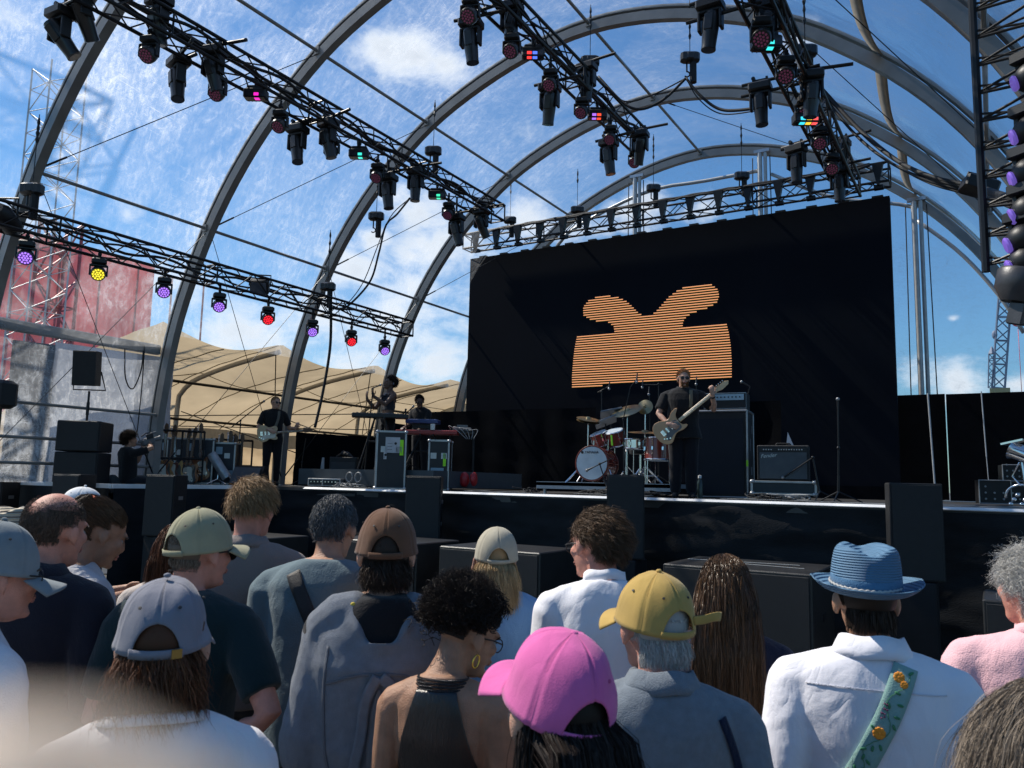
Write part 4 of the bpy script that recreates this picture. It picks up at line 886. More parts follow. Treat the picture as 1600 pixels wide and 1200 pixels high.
# ---- hair
def hair(P, m, kind='short', seed=0, n=2200, nk_=1.9, minz=None, L=(.03, .05), cover='full', curl=0., width=.0011, grav=.35, comb=(0, -.6, -.5), maxz=None, shellz=(-.075, .2), rough=0., scale=(1, 1, 1), steps=6, back=None, name='hair', lift=.25, cfreq=3., tint=None, clump=.0):
    n = int(n*nk_); width *= .62; rs = np.random.RandomState(seed+100); C0 = HC+[0, -.016, .030]; Rr = np.array([.082, .100, .096])*np.array(scale)
    b = MB(); b.T = P['TH']; nu, nv = 36, 22; V = []
    d = rs.normal(size=(n*6, 3)); d /= np.linalg.norm(d, axis=1)[:, None]
    z = d[:, 2]; y = d[:, 1]; x = d[:, 0]
    earx = (np.abs(x) > .75) & (z < -.18) & (y > -.35) if cover != 'long' else (y > .3)
    ok = (y < .62+.4*np.clip(z, 0, 1)) & ~((z < .12) & (y > .18)) & ~((z < -.55) & (y > -.25)) & (z > -.82) & ~earx
    if minz is not None: ok &= (z > minz)
    if maxz is not None: ok &= (z*Rr[2] < maxz)
    if cover == 'bald': ok &= (z < .20+.35*np.abs(x)+rs.rand(len(z))**2*.45)
    d = d[ok][:n]; n = len(d)
    p = C0+d*Rr; nrm = d/Rr; nrm /= np.linalg.norm(nrm, axis=1)[:, None]
    LL = rs.uniform(L[0], L[1], n); hd_ = rs.rand(n); g = np.array([0, 0, -1.]); cv = np.asarray(comb, float)
    v = nrm*lift*2+cv+rs.normal(size=(n, 3))*(.12+rough); v /= np.linalg.norm(v, axis=1)[:, None]
    pts = [p-nrm*.003]; st_ = (LL/steps)[:, None]
    # gravity in head space (undo head tilt)
    gh = np.linalg.inv(P['TH'][:3, :3])@g
    for k in range(steps):
        v = v*(1-grav)+grav*gh+rs.normal(size=(n, 3))*(.05+rough*.5); v /= np.linalg.norm(v, axis=1)[:, None]
        p = p+v*st_; q = (p-C0)/(Rr*1.02); l = np.linalg.norm(q, axis=1); ins = l < 1.0+.03*lift
        p = np.where(ins[:, None], C0+q/np.maximum(l, 1e-6)[:, None]*(Rr*1.02)*(1.0+.04*rs.rand(n)[:, None]*(1+lift)), p)
        nk = HC+[0, -.03, -.12]; dd_ = p-nk; rad_ = np.linalg.norm(dd_[:, :2], axis=1); lowm = (p[:, 2] < HC[2]-.06) & (p[:, 2] > HC[2]-.16) & (rad_ < .064); sc__ = np.where(lowm, .066/np.maximum(rad_, 1e-4), 1.)
        p[:, 0] = nk[0]+dd_[:, 0]*sc__; p[:, 1] = nk[1]+dd_[:, 1]*sc__
        if maxz is not None:
            q = (p-C0)/Rr; l = np.linalg.norm(q, axis=1); hi = (p[:, 2] > HC[2]-.028-.0*p[:, 1]) & (l > .99); p = np.where(hi[:, None], C0+q/l[:, None]*Rr*.96, p)
        if back is not None:     # keep long hair outside the back / shoulders
            m_ = (p[:, 2] < HC[2]-.03) & (p[:, 1] < -.035); k_ = np.clip((HC[2]-.03-p[:, 2])/.15, 0, 1); yy = np.minimum(p[:, 1], -.088*(1-k_)+back*k_-.022*hd_); p[:, 1] = np.where(m_, yy, p[:, 1])
        pts.append(p.copy())
    Pn = np.stack(pts, 1)                                                   # n, steps+1, 3
    if curl > 0:
        t = np.linspace(0, 1, steps+1)[None, :]; ph = rs.rand(n, 1)*6.28; fr_ = cfreq*rs.uniform(.7, 1.3, (n, 1)); ax = rs.normal(size=(n, 3)); ax /= np.linalg.norm(ax, axis=1)[:, None]; ay = np.cross(ax, gh); ay /= np.linalg.norm(ay, axis=1)[:, None]+1e-6
        Pn = Pn+curl*(t**.5)[..., None]*(np.cos(6.28*fr_*t+ph)[..., None]*ax[:, None, :]+np.sin(6.28*fr_*t+ph)[..., None]*ay[:, None, :])
    if maxz is not None:
        q = (Pn-C0)/Rr; l = np.linalg.norm(q, axis=2); hi = (Pn[..., 2] > HC[2]-.02) & (l > .96); Pn = np.where(hi[..., None], C0+q/l[..., None]*Rr*.94, Pn)
    if clump > 0:
        nc = max(8, n//40); ci = rs.randint(0, n, nc); root = Pn[:, 0]; dist = ((root[:, None, :]-root[None, ci, :])**2).sum(2); own = ci[np.argmin(dist, 1)]; t = (np.linspace(0, 1, steps+1)**1.2*clump)[None, :, None]
        Pn = Pn*(1-t)+(Pn[own]+(root-root[own])[:, None, :]*.5)*t
    tg = np.gradient(Pn, axis=1); sd = np.cross(tg, rs.normal(size=(n, 1, 3))); sd /= np.linalg.norm(sd, axis=2)[..., None]+1e-9; s2 = np.cross(tg, sd); s2 /= np.linalg.norm(s2, axis=2)[..., None]+1e-9
    wv = (width*(1-.75*np.linspace(0, 1, steps+1)**2))[None, :, None]*rs.uniform(.6, 1.4, (n, 1, 1))
    ring = np.stack([Pn+sd*wv, Pn-sd*wv], 2)
    V1 = ring.reshape(-1, 3); S = steps+1
    base = (np.arange(n)*S*2)[:, None, None]; i = np.arange(steps)[None, :, None]*2; j = np.zeros((1, 1, 1), int); j2 = j+1
    F1 = np.stack([base+i+j, base+i+j2, base+i+2+j2, base+i+2+j], -1).reshape(-1, 4)
    rn = np.repeat(rs.rand(n), S*2)
    # shell
    e = MB(); e.ell(C0, Rr*.992, None, 40, 26); Vs = e.v[0]; Fs = e.f; dl = (Vs-C0)/Rr
    def keep(q):
        x, y, z = q; 
        if minz is not None and z < minz-.12: return False
        if cover == 'bald' and z > .22+.25*abs(x): return False
        return y < .60+.42*max(z, 0) and not (z < .12 and y > .15) and z > -.85 and not (z < -.55 and y > -.2) and not (abs(x) > .72 and z < -.2 and y > -.35)
    kf = [f for f in Fs if all(keep(dl[i_]) for i_ in f)]
    Vs = Vs+(dl*(fnoise(Vs, seed, 30.)*(.0035 if maxz is None else .0))[:, None])
    if maxz is not None: Vs = C0+(Vs-C0)*(1-.05*np.clip((dl[:, 2]+.3)/.3, 0, 1))[:, None]
    if tint is None: shell_r = .25
    allV = np.concatenate([V1, Vs]); T = P['TH']; allV = allV@T[:3, :3].T+T[:3, 3]
    me = bpy.data.meshes.new(name); nF1 = len(F1); tri = [f for f in kf]; 
    flat = list(F1.ravel()); ln = [4]*nF1
    for f in tri: flat += [int(a)+len(V1) for a in f]; ln.append(len(f))
    me.vertices.add(len(allV)); me.vertices.foreach_set('co', allV.ravel()); me.loops.add(len(flat)); me.loops.foreach_set('vertex_index', np.array(flat, dtype=np.int32)); me.polygons.add(len(ln))
    st2 = np.r_[0, np.cumsum(ln)[:-1]].astype(np.int32); me.polygons.foreach_set('loop_start', st2); me.update(calc_edges=True)
    at = me.attributes.new('rnd', 'FLOAT', 'POINT'); at.data.foreach_set('value', np.r_[rn, np.full(len(Vs), .2)].astype('f')); me.polygons.foreach_set('use_smooth', [True]*len(me.polygons)); me.materials.append(m)
    o = bpy.data.objects.new(name, me); COL.objects.link(o); o.parent = P['o']; return o
# ---- baseball cap in head space
def cap(P, m, yaw=0., pitch=0., roll=0., opening=True, seed=0, crumple=.003, m2=None, brim=True, size=1., tall=1., strapcol=None, eyem=None, wide_brim=1.):
    Tc = P['TH']@T4(rotm(rad(pitch), rad(roll), -rad(yaw)), HC+[0, -.012, .016])@np.diag([size, size, size, 1])
    a_, c_, hgt = .093, .112, .124*tall; nph, nt_ = 96, 22; V = []; rs = random.Random(seed)
    for i in range(nph):
        ph = 2*PI*i/nph           # 0 = front (+Y)
        db = abs(((ph-PI+PI) % (2*PI))-PI) if False else abs(math.atan2(math.sin(ph-PI), math.cos(ph-PI)))
        z0 = -.012
        if opening and db < .50: z0 = -.012+.066*math.sqrt(max(0, 1-(db/.50)**2))**.9
        s0 = max(0, min(1, (z0+.012)/(hgt+.012)))
        for j in range(nt_):
            t = j/(nt_-1); zz = z0+(hgt-z0)*math.sin(t*PI/2) ; u_ = (zz+.012)/(hgt+.012); r_ = (1-max(0, u_)**2.35)**.5 if u_ < 1 else 0
            sm = min(abs(math.atan2(math.sin(ph-k*PI/3), math.cos(ph-k*PI/3))) for k in range(6)); groove = -.0026*math.exp(-(sm/.022)**2)*(1-.0*t) + .0009*math.exp(-((sm-.075)/.03)**2)
            rr = r_*(1+.02*math.sin(ph*6)*0)+groove*(r_ > .05)
            fl = 1+.05*math.exp(-(zz+.012)/.022); V.append((math.sin(ph)*(a_*r_*fl+groove*(r_ > .1)), math.cos(ph)*(c_*r_+groove*(r_ > .1)), zz+(groove if r_ < .8 else 0)))
    V = np.array(V); nz_ = fnoise(V, seed, 11., False, 2)*crumple*1.25+fnoise(V*[1, 1, .5], seed+5, 22., True, 1)*crumple*.35; dn = V/(np.linalg.norm(V, axis=1)[:, None]+1e-6); V = V+dn*nz_[:, None]*np.clip((V[:, 2]+.03)/.05, .3, 1)[:, None]
    b = MB(); b.T = Tc; F = []
    for i in range(nph):
        for j in range(nt_-1): i2 = (i+1) % nph; F.append((i*nt_+j, i2*nt_+j, i2*nt_+j+1, i*nt_+j+1))
    b.add(V, F); cpo = b.build('cap', m, P['o'], True, solid=.0022)
    # band / strap
    b = MB(); b.T = Tc; V = []; n_ = 40
    for i in range(n_):
        ph = PI-.56+1.12*i/(n_-1)
        for (zz, k) in ((-.014, 1.006), (.004, 1.012)): V.append((math.sin(ph)*a_*k, math.cos(ph)*c_*k, zz))
    if opening: b.grid(np.array(V), n_, 2); b.build('strap', m2 or m, cpo, True, solid=.003)
    if strapcol is not None:
        b = MB(); b.T = Tc; ph = PI-.42; b.box((math.sin(ph)*a_*1.03, math.cos(ph)*c_*1.03, -.005), (.020, .004, .018), rotm(0, 0, -ph)); b.build('buckle', strapcol, cpo)
    b = MB(); b.T = Tc; b.ell((0, 0, hgt+.002), (.0075, .0075, .005)); b.build('button', m, cpo, True)
    for k in range(6):
        b = MB(); b.T = Tc; ph = PI/6+k*PI/3; zz = .078*tall; u_ = (zz+.012)/(hgt+.012); r_ = (1-u_**2.35)**.5; c = np.array([math.sin(ph)*a_*r_, math.cos(ph)*c_*r_, zz])*1.012; dn = c/np.linalg.norm(c); X_, Y_, D_ = frame_from(dn)
        b.lathe([(.0034, -.001), (.0034, .0012), (.0016, .0014)], c, np.stack([X_, Y_, D_], 1), 10)
        b.build('eyelet', eyem or mat('dark_eyelet', (.03, .03, .03), .7), cpo)
    if brim:
        V = []; nu, nv = 29, 9
        for i in range(nu):
            ph = -1.05+2.1*i/(nu-1); ex = .072*wide_brim*math.cos(ph*.86)**.55
            for j in range(nv):
                t = j/(nv-1); x = math.sin(ph)*a_*(1+.16*t); y = math.cos(ph)*c_+ex*t; V.append((x, y, -.010-.020*(ph*ph)*(.4+t)-.012*t))
        b = MB(); b.T = Tc; b.grid(np.array(V), nu, nv); b.build('brim', m, cpo, True, solid=.004)
    return cpo
def drape(P, target, path, width, m, name, thick=.003, off=.004, n=40, side=-1, parent=None, cols=5):
    """band laid on the back (side=-1) of a mesh along (x, z) points"""
    me = target.data; vs = [v.co for v in me.vertices]; bv = BVHTree.FromPolygons(vs, [p.vertices[:] for p in me.polygons]); Q = resample(path, n); V = []; last = -.12
    tg = np.gradient(Q, axis=0); tg /= np.linalg.norm(tg, axis=1)[:, None]; nn = np.stack([-tg[:, 1], tg[:, 0]], 1); wds = np.interp(np.linspace(0, 1, n), np.linspace(0, 1, len(np.atleast_1d(width))), np.atleast_1d(width))
    for i in range(n):
        for k in range(cols):
            q = Q[i]+nn[i]*wds[i]*(k/(cols-1)-.5); h = bv.ray_cast(Vector((q[0], side*1.0, q[1])), Vector((0, -side, 0)))
            y = h[0].y if h[0] is not None else last
            if abs(y-last) > .05 and i > 0: y = last
            last = y; V.append((q[0], y+side*off, q[1]))
    V = np.array(V); Y = V[:, 1].reshape(n, cols)
    for _ in range(3): Y[1:-1] = .5*Y[1:-1]+.25*(Y[2:]+Y[:-2]); Y[:, 1:-1] = .5*Y[:, 1:-1]+.25*(Y[:, 2:]+Y[:, :-2])
    V[:, 1] = Y.ravel()+side*.002
    b = MB(); b.grid(V, n, cols); o = b.build(name, m, parent if parent is not None else P['o'], True, solid=thick); return o, bv
def collar(P, m, h=.035, r=.068, fold=True, open_=.5):
    V = []; n_ = 44; prof = [(r+.004, 0), (r, h)] + ([(r+.006, h+.002), (r+.022, h*.2), (r+.030, -.012)] if fold else [])
    for i in range(n_):
        a = open_+ (2*PI-2*open_)*i/(n_-1)
        for (q, z) in prof: V.append((math.sin(a)*q*1.05, math.cos(a)*q*.95-.030+.0*z, 1.474+z-.012*math.cos(a)+.003*math.sin(a*5)))
    b = MB(); b.T = P['Tu']; b.grid(np.array(V), n_, len(prof)); return b.build('collar', m, P['shirt'] or P['o'], True, solid=.0028)
def glasses(P, m=None, shade=True, name='sunglasses'):
    m = m or BLK; b = MB(); b.T = P['TH']; o = HC
    for s_ in (-1, 1):
        b.tube([o+[s_*.068, .088, .004], o+[s_*.076, .04, .006], o+[s_*.083, -.02, .0]], .0026, 6)
        if shade: b.ell(o+[s_*.034, .101, -.003], (.027, .005, .020), rotm(0, 0, s_*-.12))
        else:
            q = [o+np.array([s_*.034+.026*math.cos(a), .100-.006*abs(math.cos(a)), -.003+.020*math.sin(a)]) for a in np.linspace(0, 2*PI, 17)]; b.tube(q, .0018, 5)
    b.tube([o+[-.012, .104, .004], o+[.012, .104, .004]], .003, 6); return b.build(name, m, P['o'], True)
def eyes(P):
    for s_ in (-1, 1):
        b = MB(); b.T = P['TH']; b.ell(HC+[s_*.032, .0745, -.004], (.012, .012, .012)); e_ = b.build('eye', mat('eye_white', (.30, .28, .26), .2, var=.02), P['o'], True)
        b = MB(); b.T = P['TH']; b.ell(HC+[s_*.032, .0835, -.004], (.006, .0045, .006)); b.build('iris', mat('eye_dark', (.04, .025, .015), .1), e_, True)
        b = MB(); b.T = P['TH']; b.caps([HC+[s_*.018, .093, .016], HC+[s_*.035, .093, .021], HC+[s_*.052, .080, .017]], [.004, .0045, .003], 6); b.build('eyebrow', mat('brow', (.05, .035, .025), .8), P['o'], True)
    b = MB(); b.T = P['TH']; b.caps([HC+[-.02, .099, -.056], HC+[0, .106, -.053], HC+[.02, .099, -.056]], [.004, .0055, .004], 8); b.caps([HC+[-.017, .098, -.063], HC+[0, .104, -.064], HC+[.017, .098, -.063]], [.004, .006, .004], 8); b.build('lips', mat('lips', (.38, .16, .13), .5), P['o'], True)
# ================================================================== AUDIENCE
FAIR = skin('skin_fair', (.50, .29, .21)); TAN = skin('skin_tan', (.40, .22, .145)); PINKS = skin('skin_ruddy', (.52, .25, .19)); DARKS = skin('skin_deep', (.11, .06, .042)); OLV = skin('skin_olive', (.33, .185, .12))
H_DK = hairmat('hair_dark_brown', (.018, .011, .008), (.06, .035, .022)); H_BK = hairmat('hair_black', (.006, .005, .005), (.03, .018, .014)); H_BR = hairmat('hair_brown', (.045, .026, .016), (.15, .09, .05))
H_BL = hairmat('hair_blond', (.26, .17, .08), (.65, .47, .25)); H_SB = hairmat('hair_sandy', (.15, .085, .04), (.48, .31, .16)); H_GR = hairmat('hair_grey', (.10, .10, .105), (.42, .42, .43)); H_SG = hairmat('hair_steel', (.03, .032, .035), (.17, .18, .19)); H_WG = hairmat('hair_white_grey', (.25, .25, .25), (.7, .69, .66))
H_RB = hairmat('hair_red_brown', (.035, .015, .009), (.22, .085, .035)); H_GB = hairmat('hair_grey_brown', (.07, .055, .045), (.32, .26, .2))
AG = 'people in the audience seen from behind'
FW = {-1: (-.13, .28, 1.10), 1: (.13, .28, 1.10)}
# 1 bald man in navy blazer
P = person(94, 771, 2.68, 28, 'balding man in a dark navy blazer, head turned half right', PINKS, fabric('navy_blazer', (.008, .0105, .022), .85, .5, 320, .12), 'long', head_yaw=16, head_pitch=6, seed=3, wf=.92, bulk=1.1, wrinkle=.005, group=AG)
hair(P, hairmat('hair_thin_brown', (.05, .035, .028), (.14, .10, .075)), seed=3, n=3600, L=(.006, .014), cover='bald', comb=(0, -.7, -.8), lift=.0, width=.0008, scale=(.985, .985, .985)); collar(P, fabric('navy_blazer', (0, 0, 0)), .030, .070); eyes(P)
# 2 ponytail woman in white blouse
WB = fabric('white_blouse', (.66, .66, .68), .85, .3, 120, .05, trans=.3)
P = person(176, 788, 3.2, 62, 'woman with ponytail, orange hair tie and gathered white blouse, looking down', OLV, WB, 'long', head_yaw=6, head_pitch=24, seed=5, wf=.94, fem=True, arms={-1: (-.12, .30, 1.1), 1: (.14, .28, 1.08)}, wrinkle=.009, bulk=1.18, group=AG)
hp = hair(P, H_BR, seed=5, n=4200, L=(.03, .055), comb=(0, -1., .3), lift=-.15, grav=.0, width=.0009); eyes(P)
b = MB(); b.T = P['TH']; b.tube([HC+[0, -.085+.014*math.cos(a)*.2, .10+.016*math.sin(a)]+np.array([.019*math.cos(a), -.006, .003]) for a in np.linspace(0, 2*PI, 13)], .007, 8); b.build('hair_tie', mat('orange_elastic', (.8, .12, .02), .6), P['o'], True)
rs = np.random.RandomState(1); b = MB(); b.T = P['TH']
for i in range(140):
    o_ = rs.normal(size=3)*[.010, .004, .008]; q = rs.normal(size=3)*.012; b.tube(resample([HC+[0, -.085, .10]+o_, HC+[0, -.115, .095]+o_+q*.5, HC+[0, -.135, .04]+o_+q, HC+[0, -.13, -.03]+q*1.5], 7), np.linspace(.003, .0007, 7), 4)
me = b.build('ponytail', H_BR, P['o'], True)
# 3 white cap, teal tee
P = person(136, 757, 4.5, 72, 'person in white cap and turquoise t-shirt, hands clasped, beyond the ponytail woman', TAN, fabric('turquoise_tee', (.10, .34, .42)), 'short', head_pitch=8, seed=7, hat=.03, arms={-1: (-.05, .33, 1.16), 1: (.05, .34, 1.15)}, wf=.98, group=AG)
cap(P, fabric('white_cap_cloth', (.72, .74, .76), .95, .14, 420, .12, 14), pitch=2, seed=7, opening=False, wide_brim=1.2); hair(P, H_BR, seed=7, n=900, L=(.02, .04), maxz=.02)
# 4 straw hat
P = person(17, 795, 3.9, 20, 'person in a striped straw trilby at the left edge of the crowd', FAIR, fabric('cream_shirt', (.5, .47, .40)), 'short', seed=9, hat=.03, group=AG); hair(P, H_GR, seed=9, n=700, L=(.02, .03), maxz=.0)
def brimhat(P, m, mb, pinch=.012, cr=(.088, .104), ch=.115, bw=.055, up=.022, tilt=6, stripes=False, seedn=0, band=.03):
    Tc = P['TH']@T4(rotm(rad(tilt)), HC+[0, -.012, .035]); prof = []; n_ = 64; V = []
    tt = [(1+bw/.095, up*.55), (1+bw/.1*.86, up*.2), (1+bw/.1*.6, -.002), (1+bw/.1*.3, -.006), (1.02, -.004), (1.0, .004), (.985, ch*.3), (.955, ch*.62), (.91, ch*.86), (.84, ch*.97), (.7, ch*1.0), (.45, ch*.96), (.2, ch*.93), (.02, ch*.92)]
    tt = resample(tt, 46)
    for (k, z) in tt:
        for i in range(n_):
            a = 2*PI*i/n_; x = math.sin(a)*cr[0]*k; y = math.cos(a)*cr[1]*k; zz = z
            if k > 1.03: q = (k-1)/(bw/.095); zz = z+up*q*q*(1.1-abs(math.cos(a))*1.1)+.012*q*q*(math.cos(a) < -.3)*abs(math.cos(a))-.01*q*max(0, math.cos(a))
            if z > ch*.5 and k < .97: w_ = (z-ch*.5)/(ch*.5); y_ = max(0, math.cos(a)); x *= 1-.20*w_*y_; zz -= .022*w_*math.exp(-(x/.028)**2)*(.3+.7*(1-k)) - .012*w_*math.exp(-((abs(x)-.05)/.03)**2)*.6
            V.append((x, y, zz+.0007*math.sin(k*180)))
    b = MB(); b.T = Tc; b.grid(np.array(V), len(tt), n_, closed=True); o = b.build('hat', m, P['o'], True, solid=.003)
    V = []
    for (k, z) in ((1.012, .003), (1.012, band), (1.004, band+.001)):
        for i in range(n_): a = 2*PI*i/n_; kk = k*(1-.02*z/band); V.append((math.sin(a)*cr[0]*kk, math.cos(a)*cr[1]*kk, z))
    b = MB(); b.T = Tc; b.grid(np.array(V), 3, n_, closed=True); b.build('hat_band', mb, o, True, solid=.002); return o, Tc
def weave(name, c1, c2, freq=420., bands=None):
    if name in _M: return _M[name]
    m = mat(name, c1, .75, 0, 0, 60, .1, 12); t = m.node_tree; bs_ = t.nodes['Principled BSDF']; tcn = t.nodes.new('ShaderNodeTexCoord'); s_ = t.nodes.new('ShaderNodeSeparateXYZ'); t.links.new(tcn.outputs['Object'], s_.inputs[0]); w_ = t.nodes.new('ShaderNodeMath'); w_.operation = 'MULTIPLY'; t.links.new(s_.outputs[2], w_.inputs[0]); w_.inputs[1].default_value = freq
    q = t.nodes.new('ShaderNodeMath'); q.operation = 'SINE'; t.links.new(w_.outputs[0], q.inputs[0]); bp = t.nodes.new('ShaderNodeBump'); bp.inputs['Strength'].default_value = .6; bp.inputs['Distance'].default_value = .004; t.links.new(q.outputs[0], bp.inputs['Height']); t.links.new(bp.outputs[0], bs_.inputs['Normal'])
    if bands:
        r = t.nodes.new('ShaderNodeMix'); r.data_type = 'RGBA'; w2 = t.nodes.new('ShaderNodeMath'); w2.operation = 'MULTIPLY'; t.links.new(s_.outputs[2], w2.inputs[0]); w2.inputs[1].default_value = bands; q2 = t.nodes.new('ShaderNodeMath'); q2.operation = 'SINE'; t.links.new(w2.outputs[0], q2.inputs[0]); t.links.new(q2.outputs[0], r.inputs[0]); r.clamp_factor = True
        r.inputs[6].default_value = (*c1, 1); r.inputs[7].default_value = (*c2, 1); t.links.new(r.outputs[2], bs_.inputs['Base Color'])
    return m
brimhat(P, weave('striped_straw', (.5, .44, .33), (.12, .11, .10), 500, 260), fabric('straw_band', (.15, .13, .11)))
# 5 cap man at far left edge, facing right
P = person(4, 806, 2.05, 66, 'man in pale blue cap and glasses, cut off by the left edge', PINKS, fabric('white_tee_left', (.70, .69, .72)), 'short', seed=11, hat=.03, head_yaw=5, head_pitch=6, wf=1.05, group=AG)
cap(P, fabric('blue_grey_cap', (.19, .225, .245), .95, .14, 420, .12, 14), pitch=-4, seed=11, crumple=.004, wide_brim=1.1); hair(P, H_BR, seed=11, n=2200, L=(.015, .03), maxz=.0, lift=.1); glasses(P, shade=False, name='glasses'); eyes(P)
# 6 olive cap man
P = person(320, 790, 2.62, 24, 'man in olive khaki cap, sunglasses and dark green t-shirt, elbow bent out', PINKS, fabric('bottle_green_tee', (.006, .022, .028)), 'short', head_yaw=28, head_pitch=5, seed=13, hat=.03, wf=1.0, bulk=1.12,
           arms={1: (.12, -.08, .99), 'hint': {1: (1, -.25, .1)}, 'pn': {1: (0, 1, 0)}, 'hd': {1: (-.8, -.2, -.4)}}, group=AG)
cap(P, fabric('olive_cap', (.30, .29, .19), .95, .14, 420, .12, 14), pitch=10, seed=13, crumple=.0035); hair(P, H_GB, seed=13, n=3600, L=(.010, .02), maxz=.02, lift=.0, comb=(0, -.4, -.8)); glasses(P); eyes(P)
# 7 woman behind olive cap
P = person(278, 820, 3.5, 10, 'woman with brown hair and bare shoulder, mostly hidden behind the olive cap', FAIR, fabric('pale_top', (.5, .45, .42)), 'none', seed=15, fem=True, wf=.92, group=AG); hair(P, H_RB, seed=15, n=2600, L=(.15, .22), grav=.5, lift=.2, back=-.12)
# 8 lavender cap man, front left
P = person(266, 886, 1.56, 4, 'person in lavender grey cap with brown hair and plain white t-shirt, front left', FAIR, fabric('white_tee', (.74, .72, .73), .9, .10, 300, .03), 'short', head_yaw=3, head_pitch=8, seed=17, hat=.032, wf=.90, vox=.006, wrinkle=.005, group=AG)
cap(P, fabric('lavender_cap', (.20, .205, .245), .95, .14, 420, .12, 14), pitch=14, seed=18, crumple=.0065, strapcol=mat('brass', (.5, .36, .12), .3, .9), size=.97, tall=1.0); hair(P, H_RB, seed=17, n=6500, L=(.10, .17), grav=.38, lift=.42, maxz=.0, curl=.013, cfreq=1.5, width=.0009, rough=.09, clump=.2)
def neckline(P, m, r=.077, z=1.49, drop=.012, w=.018):
    V = []; n_ = 48
    for i in range(n_+1):
        a = 2*PI*i/n_
        for (q, dz) in ((r, .006), (r+.006, .004), (r+w, -.010)): V.append((math.sin(a)*q*1.05, math.cos(a)*q*.92-.030, z+dz-drop*math.cos(a)-.004*abs(math.sin(a))))
    b = MB(); b.T = P['Tu']; b.grid(np.array(V), n_+1, 3); return b.build('neckband', m, P['shirt'], True, solid=.002)
neckline(P, fabric('white_tee', (0, 0, 0)))
# 9 blond man beige shirt
P = person(396, 742, 3.42, 10, 'tall man with short sandy hair in a taupe beige shirt', PINKS, fabric('taupe_shirt', (.22, .19, .18), .9, .3, 200, .06), 'long', head_yaw=18, seed=19, wf=1.03, hat=.02, group=AG); hair(P, H_SB, seed=19, n=4600, L=(.028, .055), minz=-.42, lift=.14, grav=.22, comb=(.5, -.1, .1), rough=.07, width=.001, clump=.3); collar(P, fabric('taupe_shirt', (0, 0, 0)), .03, .068)
# 10 grey haired man, strap
P = person(527, 778, 3.25, 12, 'heavy grey haired man in slate blue t-shirt with black strap across his back', TAN, fabric('slate_tee', (.115, .165, .19), .9, .3, 200, .06), 'short', trousers=(.09, .08, .075), head_yaw=10, head_pitch=8, seed=21, wf=1.12, bulk=1.4, lean=5, wrinkle=.006, arms={1: (.2, .28, 1.1), -1: (-.2, .28, 1.1)}, hem=.78, group=AG)
hair(P, H_SG, seed=21, n=5200, L=(.012, .026), lift=.12, grav=.15, comb=(.1, -.2, -.5), width=.0009, rough=.05); drape(P, P['shirt'], [(-.09, 1.45), (-.02, 1.32), (.075, 1.14), (.16, .98)], .052, mat('black_webbing', (.012, .012, .014), .6, bump=.4, bscale=300), 'strap', n=50)
# 11 brown cap, hoodie
P = person(607, 788, 2.5, 2, 'man in brown cap with a grey hoodie draped over his black t-shirt', FAIR, fabric('black_tee', (.010, .011, .014)), 'none', head_yaw=-2, head_pitch=4, seed=23, hat=.03, wf=.93, wrinkle=.004, trousers=(.02, .02, .025), group=AG)
cap(P, fabric('brown_cap', (.125, .062, .036), .95, .14, 420, .12, 14), pitch=9, yaw=2, seed=24, crumple=.0025, tall=1.0); hair(P, H_DK, seed=23, n=6000, L=(.05, .085), maxz=.0, grav=.25, lift=.35, curl=.008, cfreq=1.6, rough=.12, width=.0010, clump=.3)
HD = fabric('grey_marl_hoodie', (.165, .185, .22), .95, .5, 420, .12, 40)
b = MB(); b.loft([(0, -.01, .98, .215, .125), (0, -.02, 1.06, .215, .130), (0, -.025, 1.18, .218, .135), (0, -.03, 1.30, .225, .135), (0, -.03, 1.385, .205, .115), (0, -.03, 1.425, .165, .10), (0, -.02, 1.455, .125, .075)], 26, 2.6)
for s_ in (-1, 1):
    k0, k1 = P['sho'][s_], P['el'][s_]; b.caps([(s_*.06, -.035, 1.452), (s_*.12, -.03, 1.432), k0], [.070, .078, .082], 14); b.caps([k0, k0+(k1-k0)*.5, k1, k1+[0, .0, -.06]], [.076, .072, .068, .060], 14)
    b.caps([(s_*.088, -.02, 1.475), (s_*.095, -.07, 1.46), (s_*.06, -.118, 1.41), (0, -.135, 1.375)], [.026, .030, .034, .034], 10); b.caps([(s_*.088, -.02, 1.475), (s_*.10, .06, 1.42), (s_*.10, .12, 1.33)], [.026, .03, .035], 10)
b.ell((0, -.125, 1.35), (.10, .035, .06))
hood = remesh(b, 'hoodie', .0085, HD, P['o'], 5, folds(77, .0065))
